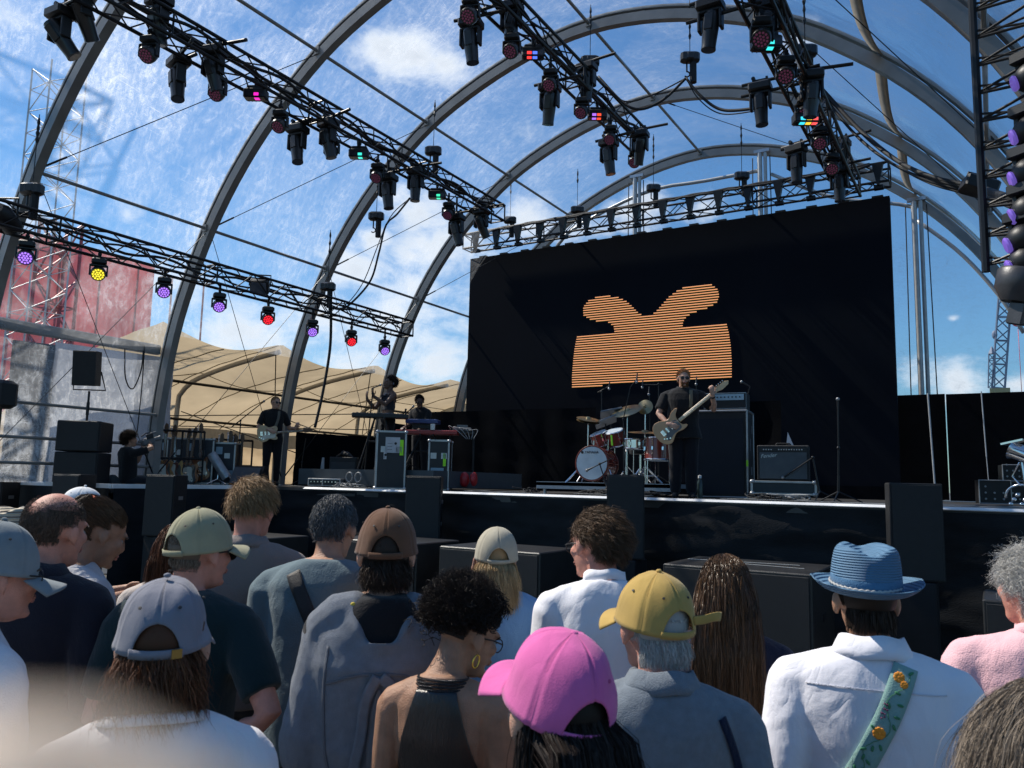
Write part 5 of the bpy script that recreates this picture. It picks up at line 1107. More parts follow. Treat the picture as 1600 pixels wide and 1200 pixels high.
# carve a V neckline by pushing the centre verts inside
me = hood.data; n_ = len(me.vertices); co = np.zeros(n_*3); me.vertices.foreach_get('co', co); co = co.reshape(-1, 3)
w_ = np.exp(-(co[:, 0]/.045)**2)*np.clip((co[:, 2]-1.375)/.04, 0, 1); co[:, 2] -= w_*.075; co[:, 1] += w_*.05*(co[:, 1] < 0); me.vertices.foreach_set('co', co.ravel()); me.update()
SEAMH = fabric('hoodie_seam', (.12, .13, .15))
for nm, path, wd in (('seam', [(-.150, 1.26), (-.07, 1.285), (0, 1.29), (.07, 1.285), (.15, 1.26)], .007), ('seam', [(-.15, 1.36), (-.155, 1.22), (-.14, 1.05), (-.10, .97)], .006), ('seam', [(.15, 1.26), (.14, 1.12), (.12, 1.0)], .005),
                 ('loose_sleeve', [(.005, 1.285), (.045, 1.24), (.055, 1.14), (.035, 1.03), (.0, .985), (-.03, 1.0)], .030), ('loose_sleeve', [(-.005, 1.285), (-.035, 1.22), (-.045, 1.12), (-.06, 1.02), (-.03, .975), (.02, .98)], .030), ('drawstring', [(-.03, 1.285), (-.01, 1.275), (.0, 1.282), (.012, 1.274), (.03, 1.287)], .012)):
    drape(P, hood, path, wd, SEAMH if nm == 'seam' else HD, nm, .009 if 'sleeve' in nm else .003, .008 if 'sleeve' in nm else .001, 40, parent=hood)
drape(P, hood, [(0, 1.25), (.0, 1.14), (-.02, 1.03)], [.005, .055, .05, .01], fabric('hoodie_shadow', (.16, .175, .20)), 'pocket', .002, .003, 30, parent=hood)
b = MB(); b.ell((-.088, -.083, 1.468), (.009, .006, .009)); b.build('patch', mat('yellow_patch', (.6, .45, .05), .7), hood, True)
b = MB(); b.loft([(0, -.01, .955, .19, .118), (0, -.01, .975, .212, .127), (0, -.01, 1.01, .217, .131), (0, -.01, 1.025, .212, .126)], 26, 2.6); b.build('hem_band', HD, hood, True)
# 12 bare shoulder woman behind hoodie
P = person(612, 818, 2.95, 8, 'woman in navy strappy top, only her bare shoulder showing beside the hoodie', OLV, None, seed=25, fem=True, wf=1.05, group=AG); hair(P, H_DK, seed=25, n=1500, L=(.04, .08)); NV = fabric('navy_top', (.006, .012, .035))
drape(P, P['o'], [(0, 1.28), (0, .95)], [.24, .3, .32], NV, 'top', .004, .005, 30, cols=13); drape(P, P['o'], [(.095, 1.44), (.085, 1.25)], .035, NV, 'strap', .004, .005, 20); drape(P, P['o'], [(-.095, 1.44), (-.085, 1.25)], .035, NV, 'strap', .004, .005, 20)
# 13 blonde khaki cap
P = person(777, 821, 3.4, 6, 'blonde woman in stone cap and light blue t-shirt raising a hand to her face', FAIR, fabric('light_blue_tee', (.17, .33, .56), .9, .3, 250, .05), 'short', head_yaw=-4, head_pitch=2, seed=27, hat=.03, fem=True, wf=.92, arms={-1: (-.115, .09, 1.49), 'hint': {-1: (-.1, .9, -.5)}, 'hd': {-1: (.05, -.02, 1)}, 'pn': {-1: (1, 0, 0)}, 'curl': {-1: .12}, 'th': {-1: -1}}, bulk=1.05, group=AG)
cap(P, fabric('stone_cap', (.40, .37, .29), .95, .14, 420, .12, 14), pitch=9, yaw=-8, seed=27, crumple=.003); hair(P, H_BL, seed=27, n=6500, L=(.14, .21), maxz=.0, cover='long', grav=.42, lift=.34, curl=.008, cfreq=1.2, rough=.04, back=-.115, clump=.12)
b = MB(); b.T = P['TH']
for i in range(7): b.tube([HC+[-.03+i*.009, -.135, -.10], HC+[-.034+i*.01, -.152, -.118], HC+[-.03+i*.009, -.140, -.14]], .0032, 6)
b.tube([HC+[-.04, -.13, -.118], HC+[.035, -.13, -.12]], .007, 8); b.build('hair_claw', mat('teal_claw', (.02, .10, .10), .25), P['o'], True)
# 14 white shirt wavy brown hair man
WS = fabric('white_shirt', (.74, .75, .80), .85, .12, 220, .03)
P = person(930, 792, 2.95, -8, 'man with wavy brown hair and glasses in a crumpled white shirt, face turned left', PINKS, WS, 'long', head_yaw=-32, head_pitch=4, seed=29, hat=.015, wf=.98, bulk=1.1, lean=6, wrinkle=.0075, arms={-1: (-.16, .3, 1.1), 1: (.16, .3, 1.1)}, group=AG)
hair(P, H_BR, seed=29, n=6500, L=(.04, .07), lift=.10, grav=.16, comb=(.35, -.4, -.1), curl=.008, cfreq=1.2, rough=.07, width=.0009, clump=.6); collar(P, WS, .036, .068, fold=False, open_=.6); glasses(P, shade=False, name='glasses'); eyes(P)
# 15 curly updo woman halter
P = person(752, 914, 2.25, 14, 'woman with curly black pinned up hair, gold hoop earring and black halter top', OLV, None, head_yaw=42, head_pitch=20, seed=31, hat=.035, fem=True, wf=.86, vox=.006, group=AG, arms={-1: (-.16, .25, 1.05), 1: (.16, .25, 1.05)})
hair(P, H_BK, seed=31, n=10000, L=(.05, .09), lift=.12, grav=.02, comb=(-.3, -.8, .7), curl=.0075, cfreq=2.8, rough=.14, width=.0008, nk_=3., minz=-.38, scale=(1.08, 1.06, 1.10), steps=9, clump=.42)
rs = np.random.RandomState(3); b = MB(); b.T = P['TH']
for i in range(420):
    c = HC+np.array([-.035, -.115, .055])+rs.normal(size=3)*[.028, .016, .030]; a0 = rs.rand()*6; r_ = rs.uniform(.006, .016); X_, Y_, D_ = frame_from(rs.normal(size=3)); b.tube([c+r_*(X_*math.cos(a)+Y_*math.sin(a))+D_*.004*a for a in np.linspace(a0, a0+7, 11)], .0012, 4, False)
b.build('curly_bun', H_BK, P['o'], True)
b = MB(); b.T = P['TH']; kk_ = 0
while kk_ < 850:
    d = rs.normal(size=3); d /= np.linalg.norm(d)
    if d[2] < -.30 or (d[1] > .35 and d[2] < .45) or (abs(d[0]) > .8 and d[2] < 0): continue
    kk_ += 1; c = HC+[0, -.016, .03]+d*np.array([.092, .108, .112])*rs.uniform(.97, 1.13); a0 = rs.rand()*6; r_ = rs.uniform(.005, .012); X_, Y_, D_ = frame_from(d+rs.normal(size=3)*.6); b.tube([c+r_*(X_*math.cos(a)+Y_*math.sin(a))+D_*.003*a for a in np.linspace(a0, a0+6.5, 10)], .0011, 4, False)
b.build('loose_curls', H_BK, P['o'], True)
BT = mat('black_satin', (.010, .010, .012), .32, 0, .25, 40, .3, 3, .6, stretch=(6, 6, 1))
drape(P, P['o'], [(0, 1.455), (0, 1.36), (0, 1.25), (0, 1.10), (0, .92)], [.12, .20, .27, .33, .36], BT, 'halter_top', .004, .007, 60, cols=41)
b = MB(); b.T = P['Tu']
for k in range(4): b.tube([(math.sin(a)*(.072+.002*k)*1.05, math.cos(a)*(.068+.002*k)-.036, 1.478-.009*k-.006*math.cos(a)) for a in np.linspace(0, 2*PI, 41)], .0042, 8)
b.build('neck_cord', mat('black_silver_cord', (.03, .03, .035), .25, .3, .8, 700, .8, 300), P['o'], True)
b = MB(); b.T = P['TH']; q = HC+[.092, -.008, -.066]; b.tube([q+[0, .014*math.sin(a)*.75, .019*math.cos(a)] for a in np.linspace(0, 2*PI, 25)], .0023, 8); b.build('hoop_earring', mat('gold', (.75, .48, .08), .2, 1), P['o'], True)
glasses(P, shade=False, name='glasses'); eyes(P)
# 16 pink cap
P = person(870, 966, 1.30, -24, 'woman in bright pink cap with long dark hair, nearest in the crowd', FAIR, fabric('dark_top_pink', (.02, .018, .02)), 'short', head_yaw=-6, head_pitch=4, seed=33, hat=.035, fem=True, wf=.95, vox=.006, group=AG)
cap(P, fabric('pink_cap', (.62, .13, .36), .95, .14, 420, .12, 14), pitch=19, roll=5, seed=35, crumple=.0055, size=1.0, tall=.98, eyem=mat('pink_eyelet', (.45, .06, .2), .8), wide_brim=1.15); hair(P, H_BK, seed=33, n=9000, L=(.42, .58), maxz=.0, cover='long', grav=.6, lift=.12, rough=.012, back=-.135, steps=16, width=.0010, clump=.0)
# 17 mustard cap
P = person(1021, 885, 1.93, -6, 'man in a mustard yellow cap with grey hair and a grey blue polo shirt', PINKS, fabric('grey_polo', (.16, .19, .225), .95, .4, 360, .12, 50), 'short', head_yaw=-22, head_pitch=2, seed=37, hat=.03, wf=1.03, bulk=1.12, vox=.0065, wrinkle=.005, group=AG)
cp_ = cap(P, fabric('mustard_cap', (.42, .285, .085), .95, .14, 420, .12, 14), pitch=10, yaw=-8, seed=37, crumple=.003, wide_brim=.9); hair(P, H_WG, seed=37, n=7000, L=(.03, .06), maxz=.0, grav=.3, lift=.16, comb=(.5, -.3, -.5), rough=.1, curl=.004, width=.0009, clump=.3); collar(P, fabric('grey_polo', (0, 0, 0)), .036, .068, open_=.5)
Tc = P['TH']@T4(rotm(rad(10), 0, rad(8)), HC+[0, -.012, .045]); b = MB(); b.T = Tc; q = [(.045, -.100, -.004), (.075, -.106, .0), (.105, -.108, .006), (.128, -.104, .004)]; b.tube(resample(q, 12), .012, 8, up=(0, 1, 0), flat=.12); b.build('loose_strap', fabric('mustard_cap', (0, 0, 0)), P['o'], True)
drape(P, P['shirt'], [(.135, 1.425), (.175, 1.30), (.19, 1.1)], .018, NV, 'bag_strap', .004, .004, 24)
# 18 long brown hair
P = person(1133, 866, 2.62, 2, 'woman with very long straight brown hair down her back in a navy top', TAN, fabric('navy_top', (0, 0, 0)), 'none', seed=39, hat=.012, fem=True, wf=.98, head_yaw=-3, group=AG)
hair(P, hairmat('hair_long_brown', (.035, .02, .012), (.15, .085, .045), .32), seed=39, n=11000, L=(.40, .56), cover='long', grav=.42, lift=.03, rough=.010, back=-.135, steps=18, width=.0010, comb=(0, -.5, -.4), scale=(1.05, 1.04, 1.04), clump=.0)
# 19 fedora
P = person(1350, 853, 2.18, -4, 'person in a blue straw fedora and white shirt with a flower embroidered strap', OLV, fabric('white_shirt_right', (.72, .73, .80), .88, .08, 240, .03), 'long', head_yaw=-8, head_pitch=3, seed=41, hat=.028, wf=1.08, bulk=1.12, vox=.0065, wrinkle=.0055, group=AG, arms={-1: (-.24, .12, .98), 1: (.24, .12, .98)})
hair(P, H_DK, seed=41, n=4500, L=(.03, .05), maxz=.0, grav=.3, lift=.08); 
hat_, Tc = brimhat(P, weave('blue_straw', (.075, .17, .285), (.1, .2, .3), 900), fabric('blue_hat_band', (.06, .15, .27)), ch=.108, bw=.056, up=.018, tilt=9, cr=(.092, .108), band=.034)
b = MB(); b.T = Tc; b.tube([(math.sin(a)*.0945, math.cos(a)*.1105, .012+.0015*math.sin(a*40)) for a in np.linspace(2.2, 5.2, 90)], .0035, 6); b.build('hat_cord', mat('silver_cord', (.35, .36, .36), .5), hat_, True)
SHR = fabric('white_shirt_right', (0, 0, 0)); collar(P, SHR, .042, .072, open_=.5)
st_, bv = drape(P, P['shirt'], [(.075, 1.462), (.035, 1.36), (-.008, 1.27), (-.055, 1.18), (-.08, 1.135)], .060, fabric('mint_strap', (.22, .38, .36), .85, .3, 300, .06), 'flower_strap', .004, .004, 60)
drape(P, P['shirt'], [(-.07, 1.15), (-.11, 1.08), (-.155, .99)], [.056, .05, .045], mat('brown_leather', (.13, .055, .03), .5, bump=.3, bscale=120), 'leather_end', .007, .007, 30)
drape(P, P['shirt'], [(-.17, 1.395), (-.08, 1.40), (0, 1.40), (.08, 1.40), (.17, 1.395)], .004, fabric('shirt_seam', (.6, .61, .68)), 'seam', .0015, .0005, 40)
def on_strap(t, k, off):    # t along strap, k across
    i = min(int(t*59), 58); me = st_.data; a = np.array(me.vertices[i*5].co); c = np.array(me.vertices[i*5+4].co); al = np.array(me.vertices[(i+1)*5+2].co)-np.array(me.vertices[i*5+2].co); n_ = np.cross(c-a, al); n_ /= np.linalg.norm(n_); n_ = n_ if n_[1] < 0 else -n_
    return a*(1-k)+c*k+n_*off, (c-a)/np.linalg.norm(c-a), al/np.linalg.norm(al), n_
OR = mat('orange_thread', (.72, .26, .02), .7); GN = mat('green_thread', (.04, .20, .09), .7); PL = mat('plum_thread', (.16, .03, .10), .7)
bo, bg_, bp_ = MB(), MB(), MB(); rs = np.random.RandomState(9)
for (t, k, r_) in ((.10, .35, .014), (.12, .62, .010), (.50, .45, .016), (.93, .55, .010)):
    bo = MB(); c, ax, al, nn_ = on_strap(t, k, .0045)
    for j in range(9): a = j*.7; q = c+(ax*math.cos(a)+al*math.sin(a))*r_*.6; bo.ell(q+nn_*.0006*j*.2, (r_*.42, r_*.42, .0012), np.stack([ax, al, nn_], 1), 8, 4)
    bo.ell(c, (r_*.4, r_*.4, .002), np.stack([ax, al, nn_], 1), 8, 4); bo.build('flower', OR, st_, True)
for (t, k) in ((.2, .5), (.26, .75), (.34, .8), (.42, .85), (.58, .75), (.62, .5), (.66, .2), (.70, .35), (.72, .6), (.78, .55), (.80, .3), (.88, .3), (.93, .8), (.97, .65), (.3, .35), (.48, .15), (.05, .75)):
    c, ax, al, nn_ = on_strap(t, k, .0045); a = rs.rand()*6; u1 = ax*math.cos(a)+al*math.sin(a); u2 = np.cross(nn_, u1); bg_.ell(c, (.0085, .0038, .001), np.stack([u1, u2, nn_], 1), 8, 4)
prev = None
for t in np.linspace(.04, .98, 40):
    c = on_strap(t, .5+.28*math.sin(t*17), .0042)[0]
    if prev is not None: bg_.tube([prev, c], .0008, 4, False)
    prev = c
for j in range(26):
    t = .27+rs.rand()*.13 if j < 15 else .84+rs.rand()*.1; c = on_strap(t, .1+rs.rand()*.28, .0048)[0]; bp_.ell(c, (.0022,)*3, None, 6, 4)
bg_.build('leaf', GN, st_, True); bp_.build('blossom', PL, st_, True)
# 20 pink shirt
PK = fabric('pink_shirt', (.74, .46, .51), .88, .35, 240, .05)
P = person(1612, 856, 2.35, -14, 'person with wispy white grey hair in a pale pink shirt at the right edge', PINKS, PK, 'long', head_yaw=-24, seed=43, wf=1.12, bulk=1.1, wrinkle=.006, group=AG); hair(P, H_WG, seed=43, n=5500, L=(.04, .07), lift=.35, grav=.2, curl=.010, rough=.15, width=.0008); collar(P, PK, .035, .07, fold=False)
# 21 bottom right hair
P = person(1628, 1058, 1.30, -20, 'head with swept grey brown hair in the bottom right corner', FAIR, fabric('grey_top', (.1, .1, .1)), 'short', seed=45, hat=.02, fem=True, wf=.95, head_yaw=-5, group=AG); hair(P, H_GB, seed=45, n=12000, L=(.12, .2), lift=.04, grav=.2, comb=(-.8, -.4, -.1), curl=.004, cfreq=.6, rough=.012, width=.0007, steps=14, scale=(1.08, 1.06, 1.06), clump=.0)
# photographer's fingertip out of focus close to the lens
D0 = .0185
def fp(x, y, d): return atD(x, y, d)
b = MB(); b.caps([fp(250, 1850, D0), fp(0, 1695, D0*1.0), fp(-900, 1560, D0*1.5), fp(-1500, 1900, D0*2.4)], [.0072, .0083, .0092, .0105], 20)
c_ = fp(-1500, 1900, D0*2.4); d_ = c_-fp(-900, 1500, D0*1.5); d_ /= np.linalg.norm(d_)
b.ell(c_+d_*.05-_u*.02, (.035, .045, .04)); 
for k in range(3): q = c_+d_*.02-_u*(.022+.018*k); b.caps([q, q-_r*.03-_fw*.006, q-_r*.05-_fw*.03], [.0095, .009, .0085], 10)
fo = remesh(b, 'hand', .0016, skin('skin_sunlit_finger', (.50, .42, .34)), None, 3); tag(fo, 'blurred fingertip of the photographer covering the bottom left corner', 'hand')
# ================================================================== PIT AND STAGE GEAR
SUB = mat('sub_black', (.007, .0075, .009), .55, 0, .4, 500, .3, 20)
SUBT = mat('sub_top', (.020, .0195, .019), .40, 0, .3, 120, .4, 4)
def subwoofer(c, dims, rz, lb, grp='black subwoofer blocks in the pit', marks=False):
    e_ = empty('subwoofer', (c[0], c[1], 0), rz, lb, 'subwoofer', grp); w_, d_, h_ = dims
    b = MB(); b.box((0, 0, h_/2), (w_, d_, h_), bev=.012); b.build('cabinet', SUBT, e_)
    b = MB(); b.box((0, -d_/2-.008, h_/2), (w_-.05, .012, h_-.06), bev=.004); b.build('grille', SUB, e_)
    for s_ in (-1, 1): b = MB(); b.box((s_*(w_/2+.003), 0, h_*.6), (.006, .14, .07)); b.build('handle', BLKM, e_)
    if marks:
        b = MB(); b.box((-.1, .12, h_+.006), (1.1, .018, .003), rotm(0, 0, .12)); b.box((.1, -.08, h_+.0065), (.9, .014, .003), rotm(0, 0, -.1)); b.build('tape_mark', mat('pale_tape', (0, 0, 0)), e_)
    return e_
def midx(x, y, z=1.1): return onZ(x, y, z)
for (x0, x1, y, dy, lb, mk) in ((1040, 1305, 878, 1.1, 'wide black sub with taped top, right of the long haired woman', True), (676, 890, 853, .9, 'black sub behind the blonde woman', False), (455, 668, 843, .9, 'black sub behind the grey haired man and the brown cap', False),
        (240, 420, 826, .8, 'low black sub behind the olive cap', False), (70, 236, 819, .8, 'black sub at far left behind the ponytail woman', False)):
    a_, c_ = midx(x0, y), midx(x1, y+6); L_ = abs(c_[0]-a_[0]); subwoofer(((a_[0]+c_[0])/2, 8.1), (L_*.96, dy, 1.1 if x0 != 240 else 1.02), 0, lb, marks=mk)
a_ = onZ(1575, 905, 1.0); subwoofer((a_[0]+.3, 8.0), (1.0, .8, 1.0), 0, 'black sub at the right edge below the stage')
FFB = mat('speaker_black', (.007, .0075, .009), .6, 0, .3, 600, .3, 20)
def speaker(c, dims, z0, rz, lb, cat='speaker', grp=None, par=None, nm='loudspeaker'):
    e_ = empty(nm, (c[0], c[1], z0), rz, lb, cat, grp); w_, d_, h_ = dims
    b = MB(); b.prism([(-w_/2, -d_/2), (w_/2, -d_/2), (w_*.36, d_/2), (-w_*.36, d_/2)], 0, h_, bev=.01); b.build('cabinet', FFB, e_)
    b = MB(); b.box((0, -d_/2-.007, h_/2), (w_-.03, .012, h_-.04), bev=.004); b.build('grille', SUB, e_)
    b = MB(); b.box((w_*.43+.004, 0, h_*.62), (.012, .11, .05)); b.box((w_*.44+.003, -.02, h_*.3), (.01, .04, .05)); b.build('handle', ALU, e_); return e_
for (x, y, Yp, wd, z0, lb) in ((4, 742, 6.55, .42, .9, 'speaker at the far left edge of the stage front'), (121, 741, 6.55, .42, .9, 'first whole speaker from the left standing against the stage front'), (265, 742, 7.2, .44, 1.0, 'speaker in front of the stage below the flight cases'),
                           (668, 744, 9.35, .52, .95, 'tall speaker in front of the stage below the keyboards'), (978, 742, 9.35, .46, .95, 'speaker in front of the stage below the drum kit'), (1420, 755, 9.3, .50, .95, 'tall speaker in front of the stage at right below the black wall')):
    p = onY(x, y, Yp); speaker(p, (wd, .42, p[2]-z0), z0, rad(22), 'black '+lb, 'speaker', 'front fill speakers')
    b = MB(); b.box((p[0], p[1], z0/2-.002), (wd*.9, .4, z0-.006), bev=.01); tag(b.build('speaker_plinth', BLKR), 'plinth under the ' + lb, 'plinth', 'plinths under the front fills')
# PA stack on the left wing
p = onX(127, 752, -12.05); subc = empty('subwoofer', (p[0], p[1], DZ), rad(40), 'tall black double subwoofer on the left wing of the stage', 'subwoofer')
b = MB()
for k in (0, 1): b.box((0, 0, .24+k*.475), (.62, .60, .465), bev=.012)
b.build('cabinet', FFB, subc); b = MB()
for k in (0, 1): b.box((0, -.308, .24+k*.475), (.58, .012, .43)); 
b.build('grille', SUB, subc); b = MB()
for k in (0, 1): b.box((-.314, -.1, .3+k*.475), (.01, .05, .06))
b.build('handle', ALU, subc)
p2 = onX(146, 612, -12.05); pt = (p[0], p[1]); sp_ = empty('pole_speaker', (pt[0], pt[1], DZ+.955), rad(38), 'black speaker on a pole above the tall subwoofer', 'speaker')
b = MB(); b.tube([(0, 0, 0), (0, 0, p2[2]-DZ-.955)], .018, 8); b.tube([(0, 0, .1), (0, 0, .3)], .025, 8); b.build('pole', BLKM, sp_, 40)
h0 = p2[2]-DZ-.955; b = MB(); b.prism([(-.17, -.19), (.17, -.19), (.12, .17), (-.12, .17)], h0+.08, h0+.62, rotm(rad(6), 0, 0), (0, 0, 0), bev=.01); b.build('cabinet', FFB, sp_)
b = MB(); b.tube([(-.19, -.1, h0+.3), (-.24, .0, h0+.02), (.24, .0, h0+.02), (.19, -.1, h0+.3)], .012, 6); b.build('bracket', BLKM, sp_)
p = onX(3, 622, -12.05); e_ = empty('pole_speaker', (p[0], p[1], DZ), 0, 'black speaker on a pole cut off by the left edge', 'speaker'); b = MB(); b.tube([(0, 0, 0), (0, 0, p[2]-DZ-.1)], .018, 8); b.build('pole', BLKM, e_); b = MB(); b.box((0, 0, p[2]-DZ+.05), (.34, .3, .4), bev=.05); b.build('cabinet', FFB, e_)
# flight cases
def flight_case(loc, dims, rz, lb, z0=DZ, body=(.012, .014, .018), labels=(), green=False, legs=False, nm='flight_case'):
    w_, d_, h_ = dims; e_ = empty(nm, (loc[0], loc[1], z0), rz, lb, 'flight case', 'flight cases on the stage'); b = MB(); b.box((0, 0, h_/2), (w_-.01, d_-.01, h_-.01)); b.build('panel', mat('case_%.3f%.3f%.3f' % body, body, .45, 0, .3, 200, .2), e_)
    b = MB(); t = .032
    for sx in (-1, 1):
        for sy in (-1, 1): b.box((sx*(w_/2-t/2+.003), sy*(d_/2-t/2+.003), h_/2), (t, t, h_), bev=.004)
        for z in (t/2, h_-t/2): b.box((sx*(w_/2-t/2+.003), 0, z), (t*.98, d_-.06, t*.98)); b.box((0, sx*(d_/2-t/2+.003), z), (w_-.06, t*.98, t*.98))
    b.build('edging', mat('case_edging', (.36, .37, .38), .35, .6, .1, 50, .15), e_)
    b = MB(); b.ell((0, 0, 0), (.036, .036, .030), None, 8, 6); cn = b.build('corner', mat('case_corner', (.42, .43, .44), .4, .7), e_, True); first_ = True
    for sx in (-1, 1):
        for sy in (-1, 1):
            for z in (.02, h_-.02):
                if not first_: cn = cn.copy(); COL.objects.link(cn)
                cn.location = (sx*(w_/2-.012), sy*(d_/2-.012), z); first_ = False
    b = MB()
    for i in (-1, 1):
        b.box((i*w_*.25, -d_/2-.004, h_*.68), (.10, .008, .10)); b.box((i*w_*.25, -d_/2-.006, h_*.3), (.11, .012, .08)) if w_ > .8 else None
    b.build('catch', mat('case_corner', (0, 0, 0)), e_)
    for (x, z, ww, hh, col) in labels:
        b = MB(); b.box((x, -d_/2-.006, z), (ww, .004, hh)); q = b.build('label', mat('label_%s' % col, {'w': (.45, .46, .48), 'g': (.35, .85, .03), 'b': (.25, .35, .42)}[col], .7), e_)
        if col == 'w':
            b = MB(); b.lathe([(.022, 0), (.022, .002)], (x+ww*.2, -d_/2-.009, z+hh*.1), rotm(PI/2), 12)
            for i in range(3): b.box((x-ww*.2, -d_/2-.009, z-hh*.3+i*hh*.2), (ww*.35, .002, .006))
            b.build('print', mat('print_black', (.02, .02, .02), .7), q)
    return e_
p = onX(592, 762, -9.15) if False else onY(605, 763, 10.5)
flight_case((p[0], 10.55), (.50, .52, .98), rad(42), 'upright black flight case with paper label and green tape, in front of the singer', labels=((.02, .74, .24, .26, 'w'), (.17, .70, .06, .26, 'g'), (-.1, .56, .05, .12, 'w')))
p = onY(681, 763, 11.1); flight_case((p[0], 11.2), (.36, .5, .86), rad(30), 'upright black flight case with green tape below the red keyboard', labels=((-.02, .25, .22, .26, 'b'), (.1, .52, .05, .22, 'g')))
b = None
for (x, Yc, w_, h_, lb) in ((262, 8.95, .62, .86, 'left of the three black flight cases in front of the guitars'), (300, 9.2, .86, .86, 'middle of the three black flight cases in front of the guitars'), (345, 9.6, .60, .80, 'right of the three black flight cases in front of the guitars')):
    p = onX(x, 750, -12.3); q = onY(x, 750, Yc+.7); flight_case((q[0], q[1]), (w_, .55, h_), rad(38), lb, body=(.012, .016, .026), labels=((.0, h_*.80, .12, .14, 'b'), (w_*.36, h_*.25, .12, .14, 'b')))
# guitars
WOODS = [(.20, .07, .03), (.33, .17, .06), (.10, .03, .02), (.45, .28, .10), (.05, .05, .06), (.28, .10, .04)]
def guitar_mesh(parent, woodm, fretm, bass=False, pickg=(.6, .58, .52), single=True):
    """body centred at origin in XZ plane, neck along +X"""
    k = 1.0
    if single: out = [(-.21, .0), (-.20, .10), (-.13, .165), (-.05, .155), (.01, .115), (.07, .12), (.13, .135), (.175, .11), (.18, .06), (.16, .03), (.17, -.02), (.14, -.06), (.165, -.09), (.16, -.13), (.10, -.14), (.02, -.115), (-.05, -.155), (-.13, -.165), (-.20, -.10)]
    else: out = [(-.24, .0), (-.235, .09), (-.17, .17), (-.08, .165), (0, .12), (.06, .115), (.13, .155), (.215, .165), (.235, .145), (.17, .10), (.14, .04), (.14, -.03), (.155, -.07), (.20, -.10), (.19, -.125), (.11, -.13), (.02, -.11), (-.05, -.14), (-.12, -.175), (-.19, -.15), (-.235, -.07)]
    out = resample(out+[out[0]], 60)[:-1]; Rz_ = rotm(PI/2)
    b = MB(); b.prism(out, -.022, .022, Rz_, bev=.006); b.build('body', woodm, parent, 40)
    nl = .50 if not bass else .66
    b = MB(); b.box((.15+nl/2-.0, -.026, 0), (nl, .022, .05), bev=.006); b.build('neck', fretm, parent)
    b = MB(); q = [(.15+nl-.01, -.022), (.15+nl+.06, -.045), (.15+nl+.17, -.035), (.15+nl+.20, 0), (.15+nl+.15, .03), (.15+nl+.03, .032), (.15+nl-.01, .022)]; b.prism(q, .012, .028, Rz_, bev=.003); b.build('headstock', fretm, parent, 40)
    b = MB()
    for i in range(4 if bass else 6): b.lathe([(.006, 0), (.011, .008), (.011, .018), (.004, .02)], (.15+nl+.03+i*(.035 if bass else .024), -.02, .04), rotm(0, 0, 0), 8)
    for x in (-.02, -.09) : b.box((x+.03, -.027, 0), (.028, .012, .075), bev=.003)
    b.box((-.13, -.028, 0), (.05, .014, .085), bev=.004)
    for (x, z) in ((-.14, -.09), (-.10, -.11), (-.17, -.07)): b.lathe([(.013, 0), (.011, .012)], (x, -.024, z), rotm(PI/2), 10)
    b.build('hardware', CHROME, parent, 40)
    b = MB(); q = resample([(.13, -.03), (.12, -.09), (.06, -.10), (-.03, -.10), (-.12, -.13), (-.15, -.09), (-.10, -.035), (.0, .045), (.1, .05), (.13, -.03)], 30)[:-1]; b.prism(q, .0222, .0255, Rz_); b.build('pickguard', mat('pickguard_%.2f' % pickg[0], pickg, .3), parent)
    b = MB()
    for i in range(4 if bass else 6): z = (i-(1.5 if bass else 2.5))*(.009 if bass else .007); b.tube([(-.14, -.042, z), (.15+nl, -.041, z*.75)], .0009, 4)
    b.build('strings', CHROME, parent)
def racked(x, y, X, lean, i, tall=.95):
    p = onX(x, y, X); e_ = empty('guitar', (p[0], p[1], p[2]-tall), 0, None, 'guitar', 'guitars standing in the rack', rot=(rad(4), -PI/2+rad(lean), rad(35)))
    wm = mat('guitar_wood_%d' % (i % 6), WOODS[i % 6], .3, coat=.5, vscale=3); guitar_mesh(e_, wm, mat('neck_dark', (.10, .05, .025), .45), pickg=(.08, .08, .08) if i % 2 else (.5, .48, .42), single=i % 3 != 0); return e_
gi = 0
rk = [(257, 654), (263, 652), (271, 654), (280, 656), (297, 660), (302, 658), (319, 652), (347, 668), (357, 668), (364, 664), (368, 671), (374, 669), (381, 668)]
OR13 = ORD[:13]
for i, (x, y) in enumerate(rk):
    e_ = racked(x, y, -12.75 if i < 7 else -12.62, (i*37 % 11)-5, i); e_['label'] = 'stored guitar, %s headstock from the left in the rack behind the cases' % OR13[i]
for (x0, x1, y, lb) in ((250, 320, 672, 'left'), (330, 395, 686, 'right')):
    a_, c_ = onX(x0, y, -12.75), onX(x1, y+3, -12.62); e_ = empty('guitar_rack', a_, 0, 'black padded %s guitar rack' % lb, 'guitar rack'); q = c_-a_; b = MB(); b.tube([(0, 0, 0), q], .022, 8); b.tube([(0, 0, -.5), q-np.array([0, 0, .5])], .022, 8)
    for t in (0, .5, 1): b.tube([q*t, q*t-np.array([0, 0, a_[2]-DZ-.02])], .018, 8)
    for t in np.linspace(.05, .95, 9): b.tube([q*t, q*t+np.array([.05, -.09, .0])], .014, 6)
    b.build('frame', BLKR, e_, 40)
# ------------------------------------------------------------------ performers
PG = 'musicians on the stage'
BKS = fabric('black_stage_shirt', (.011, .011, .013)); 
